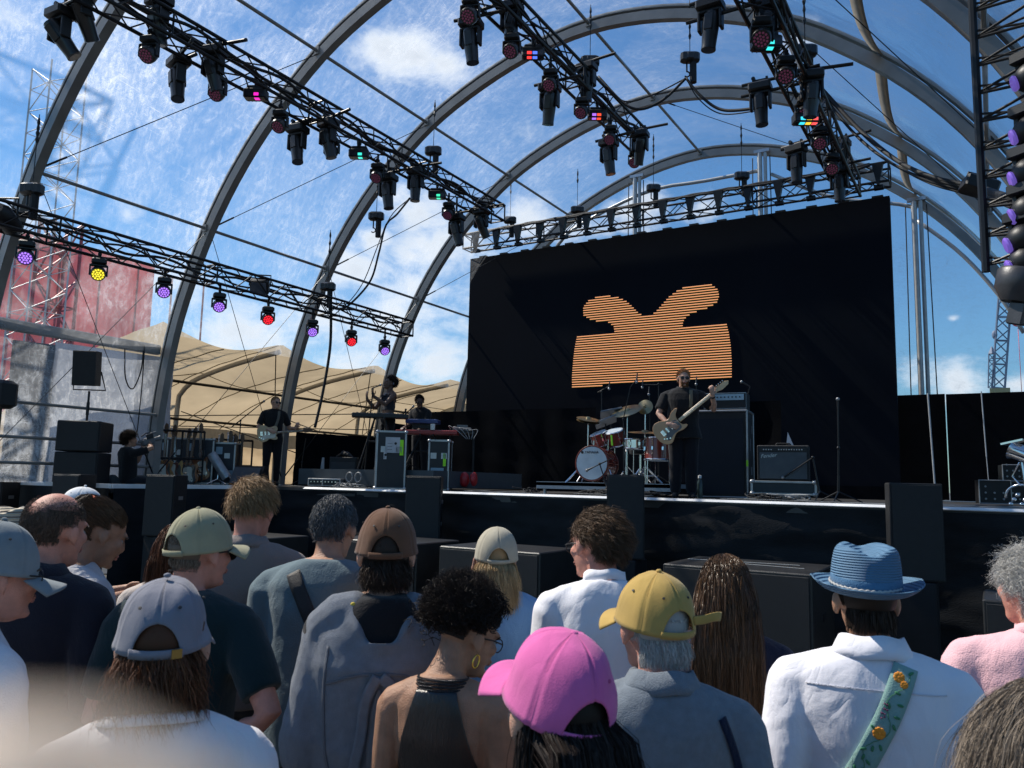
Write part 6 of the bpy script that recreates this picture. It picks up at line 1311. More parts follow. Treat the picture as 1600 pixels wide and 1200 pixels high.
# guitarist
p = onY(422, 757, 11.0); P = person(0, 0, 0, 176, 'guitarist in black t-shirt and sunglasses playing a sunburst electric guitar', FAIR, BKS, 'short', trousers=(.010, .010, .013), head_yaw=-26, seed=61, pos=(p[0], 11.0, DZ), scale=1.01, wf=1.02, bulk=1.05, hem=.84, vox=.007,
        arms={1: (.10, .20, 1.06), -1: (-.40, .20, 1.12), 'hint': {1: (.8, -.5, -.3), -1: (-.5, -.1, -1)}, 'hd': {1: (-.9, .2, -.35), -1: (-.3, .5, .7)}, 'pn': {1: (0, -1, 0), -1: (.2, -1, .1)}, 'curl': {1: .5, -1: .9}}, group=PG, cat='person')
hair(P, H_SB, seed=61, n=1800, L=(.006, .012), lift=.1); glasses(P); eyes(P)
e_ = empty('electric_guitar', (0, 0, 0), 0, 'sunburst electric guitar held by the guitarist in front of the left rib', 'guitar'); e_.rotation_euler = (0, -rad(172), 0); e_.location = (0, 0, 0)
SB = mat('sunburst', (.42, .26, .14), .3, coat=.6, vscale=2.5, var=.35); guitar_mesh(e_, SB, mat('neck_dark', (0, 0, 0)), pickg=(.65, .6, .5))
def hold(e_, P, loc, ang):   # place held thing in the local frame of person
    M_ = Matrix.Translation(P['o'].location) @ Matrix.Rotation(P['o'].rotation_euler[2], 4, 'Z') @ Matrix.Translation(Vector(loc)*P['s']) @ Matrix.Rotation(PI, 4, 'Z') @ Matrix.Rotation(-rad(ang), 4, 'Y'); e_.matrix_world = M_
hold(e_, P, (.10, .165, 1.00), 7)
drape(P, P['shirt'], [(-.085, 1.45), (-.075, 1.30), (-.02, 1.12), (.05, 1.02)], .05, mat('guitar_strap', (.12, .11, .09), .8), 'strap', side=1, n=40)
# bassist
p = onY(1068, 772, 10.75); P = person(0, 0, 0, 178, 'bass player in black shirt and sunglasses with ginger beard, right of the drums', FAIR, BKS, 'short', trousers=(.008, .008, .012), head_yaw=-8, seed=63, pos=(p[0], 10.75, DZ), scale=1.035, wf=1.22, bulk=1.5, hem=.80, vox=.006, hat=0, legr=1.25,
        arms={1: (.20, .24, .97), -1: (-.37, .28, 1.36), 'hint': {1: (.9, -.4, -.2), -1: (-.6, -.2, -1)}, 'hd': {1: (-.85, .3, -.3), -1: (.1, .4, .9)}, 'pn': {1: (0, -1, 0), -1: (.5, -1, .1)}, 'curl': {1: .55, -1: .85}}, group=PG)
HG = hairmat('hair_ginger', (.26, .12, .05), (.58, .33, .17)); hair(P, HG, seed=63, n=3500, L=(.010, .024), lift=.5, grav=0, comb=(0, .2, .6), maxz=None)
rs = np.random.RandomState(4); b = MB(); b.T = P['TH']
for i in range(900):
    a = rs.uniform(-1.25, 1.25); z = rs.uniform(-.118, -.045); c = HC+[math.sin(a)*.052*(1+z*1.5+.1), .035+math.cos(a)*.048+(.01 if z > -.1 else 0), z]; dd = np.array([math.sin(a), math.cos(a), -.9]); b.tube([c-dd*.004, c+dd*.008+rs.normal(size=3)*.003], [.0014, .0005], 3, False)
b.build('beard', HG, P['o'], True)
glasses(P); eyes(P); collar(P, BKS, .034, .07, open_=.35)
e_ = empty('bass_guitar', (0, 0, 0), 0, 'natural wood bass guitar with long pale neck held by the bass player', 'guitar')
guitar_mesh(e_, mat('ash_body', (.50, .27, .13), .35, coat=.5, vscale=2, var=.25), mat('maple_neck', (.62, .44, .26), .35, vscale=3), bass=True, pickg=(.10, .10, .11), single=False); hold(e_, P, (.17, .22, .93), 40)
drape(P, P['shirt'], [(-.10, 1.45), (-.10, 1.33), (-.09, 1.20)], .045, mat('bass_strap', (.14, .12, .08), .8), 'strap', side=1, n=30)
b = MB(); b.T = None; w0, w1 = P['wr'][-1], P['el'][-1]; d_ = (w0-w1)/np.linalg.norm(w0-w1); X_, Y_, D_ = frame_from(d_); b.lathe([(.031, -.012), (.034, 0), (.031, .012)], w0-d_*.03, np.stack([X_, Y_, D_], 1), 14); b.build('watch', BLK, P['o'], True)
# riser with keyboards
RZ = 2.02
rs_ = empty('keyboard_riser', (-9.7, 12.1, 0), 0, 'low grey riser under the singer and the keyboards', 'riser'); b = MB(); b.box((0.2, 0, (DZ+RZ)/2+.02), (3.1, 2.9, RZ-DZ-.04)); b.build('deck', mat('riser_grey', (.05, .065, .075), .6), rs_)
# singer
p = onY(604, 700, 11.25); P = person(0, 0, 0, -118, 'singer in a sleeveless dark top with headband, eyes closed, both forearms raised', DARKS, None, trousers=(.010, .010, .013), head_yaw=-2, head_pitch=-12, seed=65, pos=(p[0], 11.25, RZ), scale=.985, fem=True, wf=.95, vox=.0065,
        arms={1: (.16, .36, 1.30), -1: (-.16, .40, 1.34), 'hint': {1: (.4, -.2, -1), -1: (-.4, -.2, -1)}, 'hd': {1: (.0, .15, 1), -1: (-.1, .3, 1)}, 'pn': {1: (0, -.8, .6), -1: (0, -.8, .6)}, 'curl': {1: .28, -1: .25}}, group=PG)
TPM = fabric('slate_top', (.018, .022, .032)); b = MB(); b.T = P['Tu']; b.loft([(0, 0, 1.10, .150, .112), (0, 0, 1.2, .158, .120), (0, 0, 1.31, .172, .124), (0, -.005, 1.38, .150, .108), (0, -.01, 1.40, .12, .09)], 22); remesh(b, 'top', .009, TPM, P['o'], 4, folds(66, .008))
b = MB(); b.T = P['Tu']; rs = np.random.RandomState(6)
for i in range(60): a = rs.rand()*6.28; c = np.array([math.sin(a)*.165, math.cos(a)*.12, rs.uniform(1.28, 1.40)]); b.ell(c, (.025, .025, .008), rotm(rs.rand()*3, rs.rand()*3, 0), 8, 5)
b.build('ruffle', TPM, P['o'], True)
hair(P, H_BK, seed=65, n=3500, L=(.05, .09), lift=.2, grav=0., comb=(0, -.6, .5), width=.0012)
b = MB(); b.T = P['TH']
for i in range(26): a = i*.9; c = HC+np.array([.03*math.cos(a), -.055+.03*math.sin(a), .135+.012*math.sin(i)]); b.caps([c, c+[.01*math.cos(a*2), -.02, .02]], [.013, .010], 8)
b.build('top_knot', H_BK, P['o'], True)
b = MB(); b.T = P['TH']; b.tube([HC+[.084*math.sin(a), -.018+.075*math.cos(a)*.15-.02, .03+.105*math.cos(a)] for a in np.linspace(-2, 2, 30)], .013, 8, flat=.25); b.build('headband', fabric('grey_headband', (.20, .20, .24)), P['o'], True)
b = MB(); b.box((0, -.0, 1.03), (.30, .22, .035), bev=.015); b.build('belt', mat('studded_belt', (.16, .15, .15), .5, bump=.5, bscale=90), P['o'])
# keyboard player
p = onY(657, 700, 12.5); P = person(0, 0, 0, -148, 'keyboard player in a dark t-shirt leaning over the red keyboard', DARKS, BKS, 'short', trousers=(.010, .010, .013), head_yaw=-34, head_pitch=6, seed=67, pos=(p[0], 12.5, RZ-.22), scale=1.0, lean=10, arms={1: (.10, .42, 1.14), -1: (-.22, .38, 1.10), 'hd': {1: (0, 1, -.3), -1: (0, 1, -.3)}, 'pn': {1: (0, -.3, -1), -1: (0, -.3, -1)}}, vox=.0075, group=PG)
hair(P, H_BK, seed=67, n=2600, L=(.012, .022), lift=.8, grav=0, curl=.004, comb=(0, 0, .2)); glasses(P)
# seated camera operator
p = onX(206, 672, -12.1); P = person(0, 0, 0, 62, 'camera operator in black sitting on the left wing, aiming a video camera', TAN, BKS, 'short', trousers=(.012, .013, .018), head_yaw=6, seed=69, pos=(p[0], p[1], p[2]-1.77), scale=1.0, lean=-4,
        arms={1: (.10, .30, 1.52), -1: (-.04, .26, 1.44), 'hint': {1: (.9, .1, .0), -1: (-.3, .2, -1)}, 'curl': {1: .8, -1: .6}, 'hd': {1: (-.5, .8, .2), -1: (.3, .4, .9)}, 'pn': {1: (-.7, -.6, 0), -1: (.1, -1, .1)}},
        legs={-1: [(-.09, 0, .93), (-.16, .40, .98), (-.15, .44, .60)], 1: [(.09, 0, .93), (.14, .42, .95), (.16, .50, .60)]}, group='people working on the stage'); fz = p[2]-1.77
hair(P, H_DK, seed=69, n=3200, L=(.04, .08), lift=.9, grav=.05, curl=.012, rough=.2, width=.0013)
b = MB(); b.box((0, 0, .0), (.10, .22, .12), bev=.02); b.lathe([(.035, .1), (.038, .2), (.045, .22)], (0, 0, 0), rotm(-PI/2), 14); b.box((0, -.12, .03), (.04, .08, .05), bev=.01); b.box((0, .1, .11), (.03, .16, .04), bev=.01); vc = empty('video_camera', (0, 0, 0), 0, 'video camera held to the eye of the seated operator', 'camera'); b.build('housing', GREY, vc, 40)
b = MB(); b.box((.06, .02, .08), (.02, .12, .08), bev=.004); b.tube([(-.02, -.08, .10), (0, 0, .14), (0, .1, .12)], .010, 6); b.build('handle', BLK, vc); vc.matrix_world = Matrix.Translation(P['o'].location) @ Matrix.Rotation(P['o'].rotation_euler[2], 4, 'Z') @ Matrix.Translation((.03, .27, 1.60)) @ Matrix.Rotation(rad(18), 4, 'X')
b = MB(); c_ = P['o'].location; b.box((0, -.02, (.50+.86)/2-.06), (.42, .40, .28), bev=.03); sb_ = tag(b.build('stool', BLKR), 'low black box seat under the camera operator', 'seat'); sb_.location = c_; sb_.rotation_euler = P['o'].rotation_euler; 
b = MB(); b.ell((-.02, -.24, .80), (.17, .13, .24)); bk = b.build('backpack', mat('dark_green_bag', (.012, .02, .024), .8, bump=.4), None, True); bk.location = c_; bk.rotation_euler = P['o'].rotation_euler; tag(bk, 'dark rucksack behind the camera operator', 'bag')
# keyboards
def keyboard(px_, py_, Y, L_, col, lb, rz, top=True, stz=RZ):
    p = onY(px_, py_, Y); e_ = empty('keyboard', p, rz, lb, 'keyboard'); b = MB(); b.box((0, 0, 0), (L_, .30, .075), bev=.01); b.build('body', col, e_)
    b = MB(); n_ = int(L_*.86/.0235)
    for i in range(n_): b.box((-L_*.43+i*.0235, .07, .042), (.0215, .14, .014))
    b.build('white_keys', mat('ivory_key', (.65, .64, .6), .3), e_); b = MB()
    for i in range(n_):
        if i % 7 not in (2, 6): b.box((-L_*.43+i*.0235+.0118, .035, .052), (.012, .085, .012))
    b.build('black_keys', BLK, e_); b = MB()
    for i in range(14): b.lathe([(.008, 0), (.007, .012)], (-L_*.4+i*L_*.06, -.1, .038), None, 8)
    b.box((.05, -.09, .041), (.12, .06, .006)); b.build('controls', GREY, e_); return e_, p
kb, p = keyboard(594, 650, 10.95, 1.0, BLK, 'black keyboard in front of the singer', YAW+rad(10)); 
def xstand(p, rz, z0, w_, lb):
    e_ = empty('keyboard_stand', (p[0], p[1], z0), rz, lb, 'stand'); h_ = p[2]-.045-z0; b = MB()
    for s_ in (-1, 1): b.tube([(s_*w_, -.18, .02), (s_*w_*.3, .0, h_)], .016, 8); b.tube([(s_*w_, .18, .02), (s_*w_*.3, .0, h_)], .016, 8); b.tube([(s_*w_*.3, -.15, h_), (s_*w_*.3, .15, h_)], .016, 8)
    b.tube([(-w_*.6, 0, h_*.55), (w_*.6, 0, h_*.55)], .014, 8); b.build('frame', BLKM, e_, 40)
xstand(p, YAW, RZ, .32, 'black stand under the singer\'s keyboard')
REDK = mat('red_keyboard', (.30, .02, .02), .35); kb, p = keyboard(668, 676, 11.8, 1.15, REDK, 'long red keyboard on the keyboard riser', YAW-rad(5)); xstand(p, YAW, RZ, .4, 'black stand under the red keyboard')
kb, p2 = keyboard(661, 659, 12.0, .62, mat('blue_synth', (.03, .05, .16), .35), 'small blue synthesiser above the red keyboard', YAW-rad(5))
b = MB(); b.box((0, 0, -.08), (.4, .1, .09)); o = b.build('synth_support', BLKM); o.location = p2; o.rotation_euler = (0, 0, YAW); tag(o, 'small black support under the blue synthesiser', 'support')
p = onY(722, 676, 12.2); e_ = empty('mixer_table', (p[0], p[1], RZ), YAW, 'small table with a mixer and cables right of the red keyboard', 'table'); h_ = p[2]-RZ; b = MB(); b.box((0, 0, h_), (.5, .35, .03)); 
for sx in (-1, 1):
    for sy in (-1, 1): b.tube([(sx*.22, sy*.15, 0), (sx*.22, sy*.15, h_)], .014, 6)
b.build('table_top', BLKM, e_)
m_ = empty('mixer', (p[0], p[1], p[2]+.02), YAW, 'small grey mixer with looping cables on the little table', 'mixer'); b = MB(); b.box((0, 0, .04), (.34, .24, .06), bev=.01); b.box((.0, .05, .10), (.2, .1, .05)); b.build('body', GREY, m_); b = MB()
for k in range(5): b.tube(resample([(-.2+.08*k, -.1, .03), (-.25+.1*k, -.15, .1-.02*k), (-.1+.1*k, -.2, .02), (.1+.03*k, -.22, -.15)], 14), .006, 5)
b.build('cable', mat('pale_cable', (.3, .3, .3), .5), m_, True)
e_ = onY(706, 680, 11.7); b = MB(); b.lathe([(.04, 0), (.045, .1), (.04, .11)]); o = b.build('paper_cup', mat('cup_white', (.7, .68, .62), .6), None, 40); o.location = onY(676, 670, 11.72)-np.array([0, 0, .02]); tag(o, 'white cup standing on the red keyboard', 'cup')
p = onY(720, 742, 11.5); b = MB(); 
for (x, w_) in ((-.14, .2), (.08, .18), (.28, .12)): b.ell((x, 0, .13), (w_*.55, .1, .14))
o = remesh(b, 'red_bag', .012, mat('red_vinyl_bag', (.42, .02, .025), .4, bump=.4, bscale=8), None, 3, folds(5, .01)); o.location = (p[0], 11.5, DZ+.07); tag(o, 'bright red soft bag on the floor right of the keyboards', 'bag')
# mic stands
def mic_stand(base, pts, lb, mic=True, r=.010, tripod=.28, micdir=None):
    base = np.array(base, float); e_ = empty('microphone_stand', base, 0, lb, 'microphone stand', 'microphone stands'); P0 = [np.array(q, float)-base for q in pts]; b = MB(); b.tube([(0, 0, .12), P0[0]], r*1.15, 8); b.tube([(0, 0, .12), P0[0]*.5], r*1.5, 8)
    for i in range(len(P0)-1): b.tube([P0[i], P0[i+1]], r, 8)
    b.ell(P0[0], (.022,)*3, None, 8, 6); b.build('pole', BLKM, e_, 40); b = MB()
    for k in range(3): a = k*2.09+.5; b.tube([(0, 0, .14), (math.cos(a)*tripod, math.sin(a)*tripod, .01)], .009, 6)
    b.build('tripod', BLKM, e_, 40)
    if mic:
        t = P0[-1]; d = (micdir if micdir is not None else (P0[-1]-P0[-2])); d = np.array(d, float); d /= np.linalg.norm(d); X_, Y_, D_ = frame_from(d); b = MB(); b.lathe([(.009, -.09), (.014, .02), (.016, .03)], t, np.stack([X_, Y_, D_], 1), 12); m2 = b.build('microphone', BLK, e_, 40); b = MB(); b.ell(t+d*.05, (.024,)*3, None, 12, 8); b.build('grille', mat('mic_grille', (.3, .3, .31), .35, .8, bump=.5, bscale=900), m2, True)
    return e_
def g3(x, y, Y): return onY(x, y, Y)
b0 = g3(370, 757, 10.7); mic_stand((b0[0], 10.7, DZ), [g3(376, 657, 10.7), g3(361, 668, 10.7), g3(410, 629, 10.75)], 'boom microphone stand reaching up to the guitarist')
b0 = g3(581, 700, 11.0); mic_stand((b0[0]+.02, 10.8, DZ), [g3(582, 615, 10.8), g3(581, 607, 10.8), g3(591, 603, 10.82)], 'microphone stand in front of the singer\'s mouth')
b0 = g3(640, 700, 12.0); mic_stand((b0[0], 12.0, RZ), [g3(634, 640, 12.0), g3(628, 652, 12.), g3(643, 638, 12.05)], 'boom microphone in front of the keyboard player')
b0 = g3(470, 757, 11.2); mic_stand((b0[0], 11.2, DZ), [g3(472, 722, 11.2), g3(478, 685, 11.2)], 'short microphone stand on the empty part of the stage', mic=False)
b0 = g3(1310, 780, 10.6); mic_stand((b0[0], 10.6, DZ), [g3(1310, 700, 10.6), g3(1309, 630, 10.6)], 'lone straight microphone stand with round tip at right on the stage', tripod=.3)
b0 = g3(1250, 775, 11.2); mic_stand((b0[0]+.25, 11.2, DZ), [g3(1270, 715, 11.2), g3(1240, 735, 11.2), g3(1228, 743, 11.2)], 'boom microphone pointed at the guitar amplifier')
b0 = g3(1145, 775, 12.6); mic_stand((b0[0], 12.6, DZ), [g3(1168, 618, 12.6), g3(1172, 604, 12.6), g3(1163, 599, 12.6)], 'tall microphone behind the bass amplifier')
# wedges, fan light
for (x, y, lb) in ((385, 757, 'left black floor monitor in front of the guitarist'),):
    p = onY(x, y, 10.2); e_ = empty('floor_monitor', (p[0], 10.25, DZ), rad(20), lb, 'floor monitor'); b = MB(); b.prism([(-.20, 0), (.24, 0), (.16, .36), (.02, .36)], -.30, .30, rotm(PI/2, 0, PI/2)); b.build('cabinet', FFB, e_); b = MB(); b.box((0, -.14, .18), (.54, .012, .34), rotm(rad(-30))); b.build('grille', mat('blue_grey_grille', (.05, .06, .075), .5, bump=.4, bscale=500), e_)
p = onY(340, 752, 9.95); e_ = empty('tube_light', (p[0], 9.95, DZ), rad(35), 'shiny clear cylinder on a small tripod at the stage edge left', 'tube light'); b = MB(); R_ = rotm(0, rad(-35)); b.lathe([(.02, -.30), (.085, -.29), (.09, -.2), (.09, .22), (.08, .26), (.02, .27)], (0, 0, .36), R_, 16); b.build('cylinder', mat('clear_grey_plastic', (.33, .34, .36), .12, .25, .3, 30, .35, 9), e_, 40)
b = MB(); b.tube([(0, 0, .3), (0, -.02, .1), (.18, -.1, .01)], .012, 6); b.tube([(0, -.02, .1), (-.16, -.1, .01)], .012, 6); b.tube([(0, -.02, .1), (.02, .16, .01)], .012, 6); b.tube([(.06, 0, .3), (.2, 0, .2), (.24, -.02, .08)], .008, 6); b.build('tripod', CHROME, e_)
# small amp and pedal rack
p = onY(525, 757, 11.4); e_ = empty('guitar_amplifier', (p[0], 11.6, DZ), rad(32), 'small black guitar amplifier with a coat on top, centre left of the stage', 'amplifier'); b = MB(); b.box((0, 0, .30), (.52, .28, .55), bev=.01); b.build('cabinet', FFB, e_); b = MB(); b.box((0, -.145, .27), (.46, .012, .42)); b.build('grille', mat('charcoal_grille', (.03, .032, .036), .7), e_)
b = MB(); b.caps([(-.2, -.02, .55), (-.05, 0, .66), (.12, 0, .62), (.22, .02, .55)], [.05, .09, .07, .04], 10); o = remesh(b, 'jacket', .012, BLKR, None, 3, folds(8, .015)); o.location = (p[0], 11.6, DZ); tag(o, 'black jacket thrown over the small amplifier', 'jacket')
b = MB(); b.prism([(-.06, 0), (.04, 0), (.02, .38), (-.02, .38)], -.01, .01, rotm(PI/2, 0, .3)); o = b.build('paper_sheet', mat('grey_sheet', (.33, .33, .34), .7)); o.location = (p[0]-.32, 11.35, DZ+.18); tag(o, 'leaning pale sheet beside the small amplifier', 'sheet')
for i, (x, w_) in enumerate(((499, .34), (521, .34))):
    p = onY(x, 757, 10.5); e_ = empty('pedal_unit', (p[0], 10.5, DZ), rad(28), '%s of two silver rack units on the stage floor' % ('left', 'right')[i], 'rack unit', 'silver rack units'); b = MB(); b.box((0, 0, .09), (w_, .3, .14), bev=.01); b.build('case', mat('silver_case', (.32, .33, .34), .4, .4), e_); b = MB()
    b.box((0, -.155, .09), (w_*.85, .01, .09)); b.build('face', BLK, e_); b = MB()
    for k in range(4): b.lathe([(.012, 0), (.012, .012)], (-.1+k*.06, -.165, .1), rotm(PI/2), 8)
    b.build('knob', CHROME, e_)
# bundles of cables and headphones on the floor
def tangle(p, n_, sp, seed, lb, m, h=.08, r=.007):
    rs = np.random.RandomState(seed); b = MB(); q = np.clip(rs.normal(size=(n_, 3)), -1.5, 1.5)*[sp*.6, sp*.4, h*.4]; q[:, 2] = np.abs(q[:, 2])+.01; b.tube(resample(q, n_*8), r, 5); o = b.build('cable_pile', m, None, True); o.location = p; return tag(o, lb, 'cable pile', 'tangled cables on the stage floor')
LC = mat('light_cable', (.20, .21, .22), .4)
for (x, y, Y, s_, lb) in ((550, 757, 10.3, .3, 'left of the tall flight case'), (536, 757, 10.2, .2, 'beside the silver rack units'), (930, 765, 10.6, .35, 'under the bass drum'), (960, 768, 10.4, .25, 'at the stage edge below the drums'), (1020, 770, 10.5, .3, 'left of the bass player\'s feet'), (1200, 779, 10.4, .35, 'under the guitar amplifier'), (1235, 781, 10.3, .3, 'at the right foot of the guitar amplifier'), (822, 765, 10.7, .2, 'left of the drum riser')):
    p = onY(x, y, Y); tangle((p[0], Y, DZ+.01), 26, s_, int(x), 'tangle of cables ' + lb, LC if int(x) % 3 else BLKR, .12)
p = onY(556, 745, 10.4); b = MB()
for s_ in (-.1, .1): b.tube([(s_+.07*math.cos(a), 0, .17+.08*math.sin(a)) for a in np.linspace(0, 6.28, 20)], .014, 6)
o = b.build('coiled_cable', LC, None, True); o.location = (p[0], 10.35, DZ+.02); tag(o, 'two upright cable coils on the floor left of the tall flight case', 'cable coil')
# drum kit
dr = empty('drum_riser', (0, 0, 0), 0, 'low pale fronted riser under the drum kit', 'riser'); a_ = onY(838, 760, 11.0); c_ = onY(1062, 768, 11.0); b = MB(); b.box(((a_[0]+c_[0])/2, 12.1, DZ+.16), (c_[0]-a_[0], 2.2, .06)); b.build('deck', mat('riser_frame', (.30, .33, .36), .5, .3), dr)
b = MB(); b.box(((a_[0]+c_[0])/2, 11.01, DZ+.13), (c_[0]-a_[0], .02, .10)); b.build('fascia', mat('riser_frame', (0, 0, 0)), dr); b = MB()
for x in (a_[0]+.1, (a_[0]+c_[0])/2, c_[0]-.1): b.tube([(x, 11.1, DZ), (x, 11.1, DZ+.14)], .03, 8); b.tube([(x, 13.1, DZ), (x, 13.1, DZ+.14)], .03, 8)
b.build('leg', ALU, dr)
RT = DZ+.19; REDW = mat('red_lacquer', (.20, .03, .02), .25, coat=.6, vscale=2); HEADW = mat('drum_head', (.52, .60, .66), .5, trans=.1); BRASS = mat('cymbal_brass', (.32, .27, .16), .32, .9, .15, 200, .2)
def drum(name, c, r, h, axis, lb, m=REDW, lugs=8, par=None):
    X_, Y_, D_ = frame_from(axis); R_ = np.stack([X_, Y_, D_], 1); e_ = empty(name, c, 0, lb, 'drum') if par is None else None; P_ = e_ if par is None else par; of = np.zeros(3) if par is None else np.array(c, float)
    b = MB(); b.lathe([(r, -h/2), (r, h/2)], of, R_, 28); b.build('shell', m, P_, 40); b = MB(); b.lathe([(r*.96, h/2+.001), (r*.96, h/2+.012), (.01, h/2+.013)], of, R_, 28); b.build('drum_head', HEADW, P_, 40); b = MB(); b.lathe([(.01, -h/2-.013), (r*.96, -h/2-.012), (r*.96, -h/2-.001)], of, R_, 28); b.build('drum_head', HEADW, P_, 40)
    b = MB()
    for s_ in (-1, 1): b.tube([of+R_@np.array([(r+.006)*math.cos(a), (r+.006)*math.sin(a), s_*(h/2)]) for a in np.linspace(0, 2*PI, 33)], .011, 6)
    for i in range(lugs): a = 2*PI*i/lugs; b.tube([of+R_@np.array([(r+.014)*math.cos(a), (r+.014)*math.sin(a), s_*h/2]) for s_ in (-1, 1)], .005, 5); b.box(of+R_@np.array([(r+.012)*math.cos(a), (r+.012)*math.sin(a), 0]), (.025, .025, .05), R_)
    b.build('hoop', CHROME if name != 'bass_drum' else mat('wine_hoop', (.16, .03, .02), .3), P_, 40); return e_
p = onY(933, 725, 11.3); az = np.array([.05, -1., 0.03]); bd = drum('bass_drum', p, .262, .42, az, 'bass drum with pale blue front skin and small brand lettering')
X_, Y_, D_ = frame_from(az); zr = math.atan2(az[0], -az[1])
text('YAMAHA', .055, Vector(-0*p)+Vector(D_*.228)+Vector((0, 0, .165)), (PI/2, 0, zr), mat('print_black', (0, 0, 0)), bd); b = MB(); lx = np.array([math.cos(zr), math.sin(zr), 0]); b.lathe([(.022, 0), (.022, .002)], D_*.227-lx*.155+np.array([0, 0, .165]), np.stack([X_, Y_, D_], 1), 16); b.build('emblem', mat('print_black', (0, 0, 0)), bd)
b = MB(); b.tube([lx*-.26+D_*.15+[0, 0, -.1], lx*-.40+D_*.3+[0, 0, -.31]], .014, 6); b.tube([lx*.26+D_*.15+[0, 0, -.1], lx*.40+D_*.3+[0, 0, -.31]], .014, 6); b.build('spur', CHROME, bd)
for (x, y, Y, r, h, ax, lb) in ((938, 686, 11.55, .13, .2, (-.25, -.35, .9), 'left small rack tom above the bass drum'), (962, 684, 11.6, .15, .22, (-.1, -.35, .9), 'right rack tom above the bass drum'), (992, 694, 11.5, .17, .14, (0, 0, 1), 'snare drum in the middle of the kit'), (1027, 702, 11.45, .19, .32, (0, .05, 1), 'floor tom left of the bass player')):
    e_ = drum('tom_drum', onY(x, y, Y), r, h, ax, lb, REDW if x != 992 else CHROME); b = MB(); zz = onY(x, y, Y)[2]-RT
    for k in range(3): a = k*2.09; b.tube([(math.cos(a)*r*.95, math.sin(a)*r*.95, .02), (math.cos(a)*r*1.02, math.sin(a)*r*1.02, -zz)], .009, 6)
    b.build('leg', CHROME, e_)
def cymbal(x, y, Y, r, tilt, lb, n=1):
    p = onY(x, y, Y); e_ = empty('cymbal_stand', (p[0], p[1], RT), 0, lb, 'cymbal stand', 'cymbals on stands'); h_ = p[2]-RT; b = MB(); b.tube([(0, 0, .1), (0, 0, h_+.03)], .011, 8); b.tube([(0, 0, .1), (0, 0, h_*.55)], .016, 8)
    for k in range(3): a = k*2.09+.3; b.tube([(0, 0, .28), (math.cos(a)*.26, math.sin(a)*.26, .01)], .010, 6); b.tube([(0, 0, .12), (math.cos(a)*.15, math.sin(a)*.15, .13)], .008, 6)
    b.build('stand', CHROME, e_, 40)
    for k in range(n):
        b = MB(); R_ = rotm(rad(tilt[0]), rad(tilt[1])); b.lathe([(r, 0), (r*.6, .010), (r*.22, .018), (r*.18, .034), (.012, .042), (.008, .040), (r*.2, .014), (r*.6, .006), (r*.99, -.003)], (0, 0, h_-.035*k), R_, 32); b.build('cymbal', BRASS, e_, 40)
cymbal(919, 655, 11.5, .19, (10, 14), 'hi-hat cymbals at the left of the drum kit', 2); cymbal(980, 642, 11.9, .25, (28, -6), 'large tilted crash cymbal in the middle of the kit'); cymbal(1008, 676, 11.5, .27, (6, 4), 'wide ride cymbal low at the right of the kit'); cymbal(1008, 636, 12.2, .13, (70, 20), 'small bell cymbal turned on edge')
for (x, y, Y, tl, lb) in ((955, 645, 12.0, 12, 'upper flat electronic drum pad tray'), (947, 659, 11.8, 22, 'lower flat electronic drum pad tray')):
    p = onY(x, y, Y); e_ = empty('drum_pad', (p[0], p[1], RT), YAW, lb, 'drum pad'); b = MB(); b.box((0, 0, p[2]-RT), (.36, .26, .03), rotm(rad(-22), rad(-tl)), bev=.008); b.build('pad', mat('pad_grey', (.15, .16, .18), .35), e_); b = MB(); b.tube([(0, .05, 0), (0, .05, p[2]-RT-.02)], .012, 6); b.build('stand', BLKM, e_)
def boom(x0, y0, Y, pts, lb):
    p = onY(x0, y0, Y); mic_stand((p[0], Y, RT), [onY(a, c, Y) for a, c in pts], lb, r=.008, tripod=.2, micdir=(0, -.2, -1))
boom(940, 757, 12.2, [(940, 612), (934, 613), (952, 603)], 'drum overhead microphone with short boom at left'); boom(1029, 757, 12.6, [(1029, 600), (1035, 601), (1004, 601)], 'drum overhead microphone boom at right'); boom(975, 757, 11.2, [(974, 655), (985, 605), (995, 592)], 'slanted boom microphone crossing the front of the kit'); boom(1016, 757, 12.4, [(1015, 630), (1014, 612)], 'thin upright microphone behind the cymbals'); boom(1085, 757, 12.7, [(1088, 610), (1088, 596)], 'thin upright microphone behind the bass player')
p = onY(937, 757, 10.7); mic_stand((p[0]+.1, 10.75, DZ), [onY(937, 725, 10.8), onY(957, 716, 10.8), onY(921, 733, 10.85)], 'low boom microphone at the bass drum skin', r=.008, tripod=.16)
b = MB(); b.box((0, 0, 0), (.022, .02, .16), rotm(0, -.1)); o = b.build('green_tape', mat('label_g', (.35, .85, .03), .7)); o.location = onY(956, 688, 11.15); tag(o, 'fluorescent green tape on a stand in front of the toms', 'tape'); 
p = onY(1000, 757, 12.3); e_ = empty('drum_stool', (p[0], 12.3, RT), 0, 'round black drum stool behind the kit', 'stool'); b = MB(); b.lathe([(.17, .48), (.18, .52), (.17, .56), (.01, .565)]); b.build('seat', BLKR, e_, 40); b = MB(); b.tube([(0, 0, .1), (0, 0, .48)], .02, 8)
for k in range(3): a = k*2.1; b.tube([(0, 0, .25), (math.cos(a)*.2, math.sin(a)*.2, .01)], .012, 6)
b.build('leg', CHROME, e_)
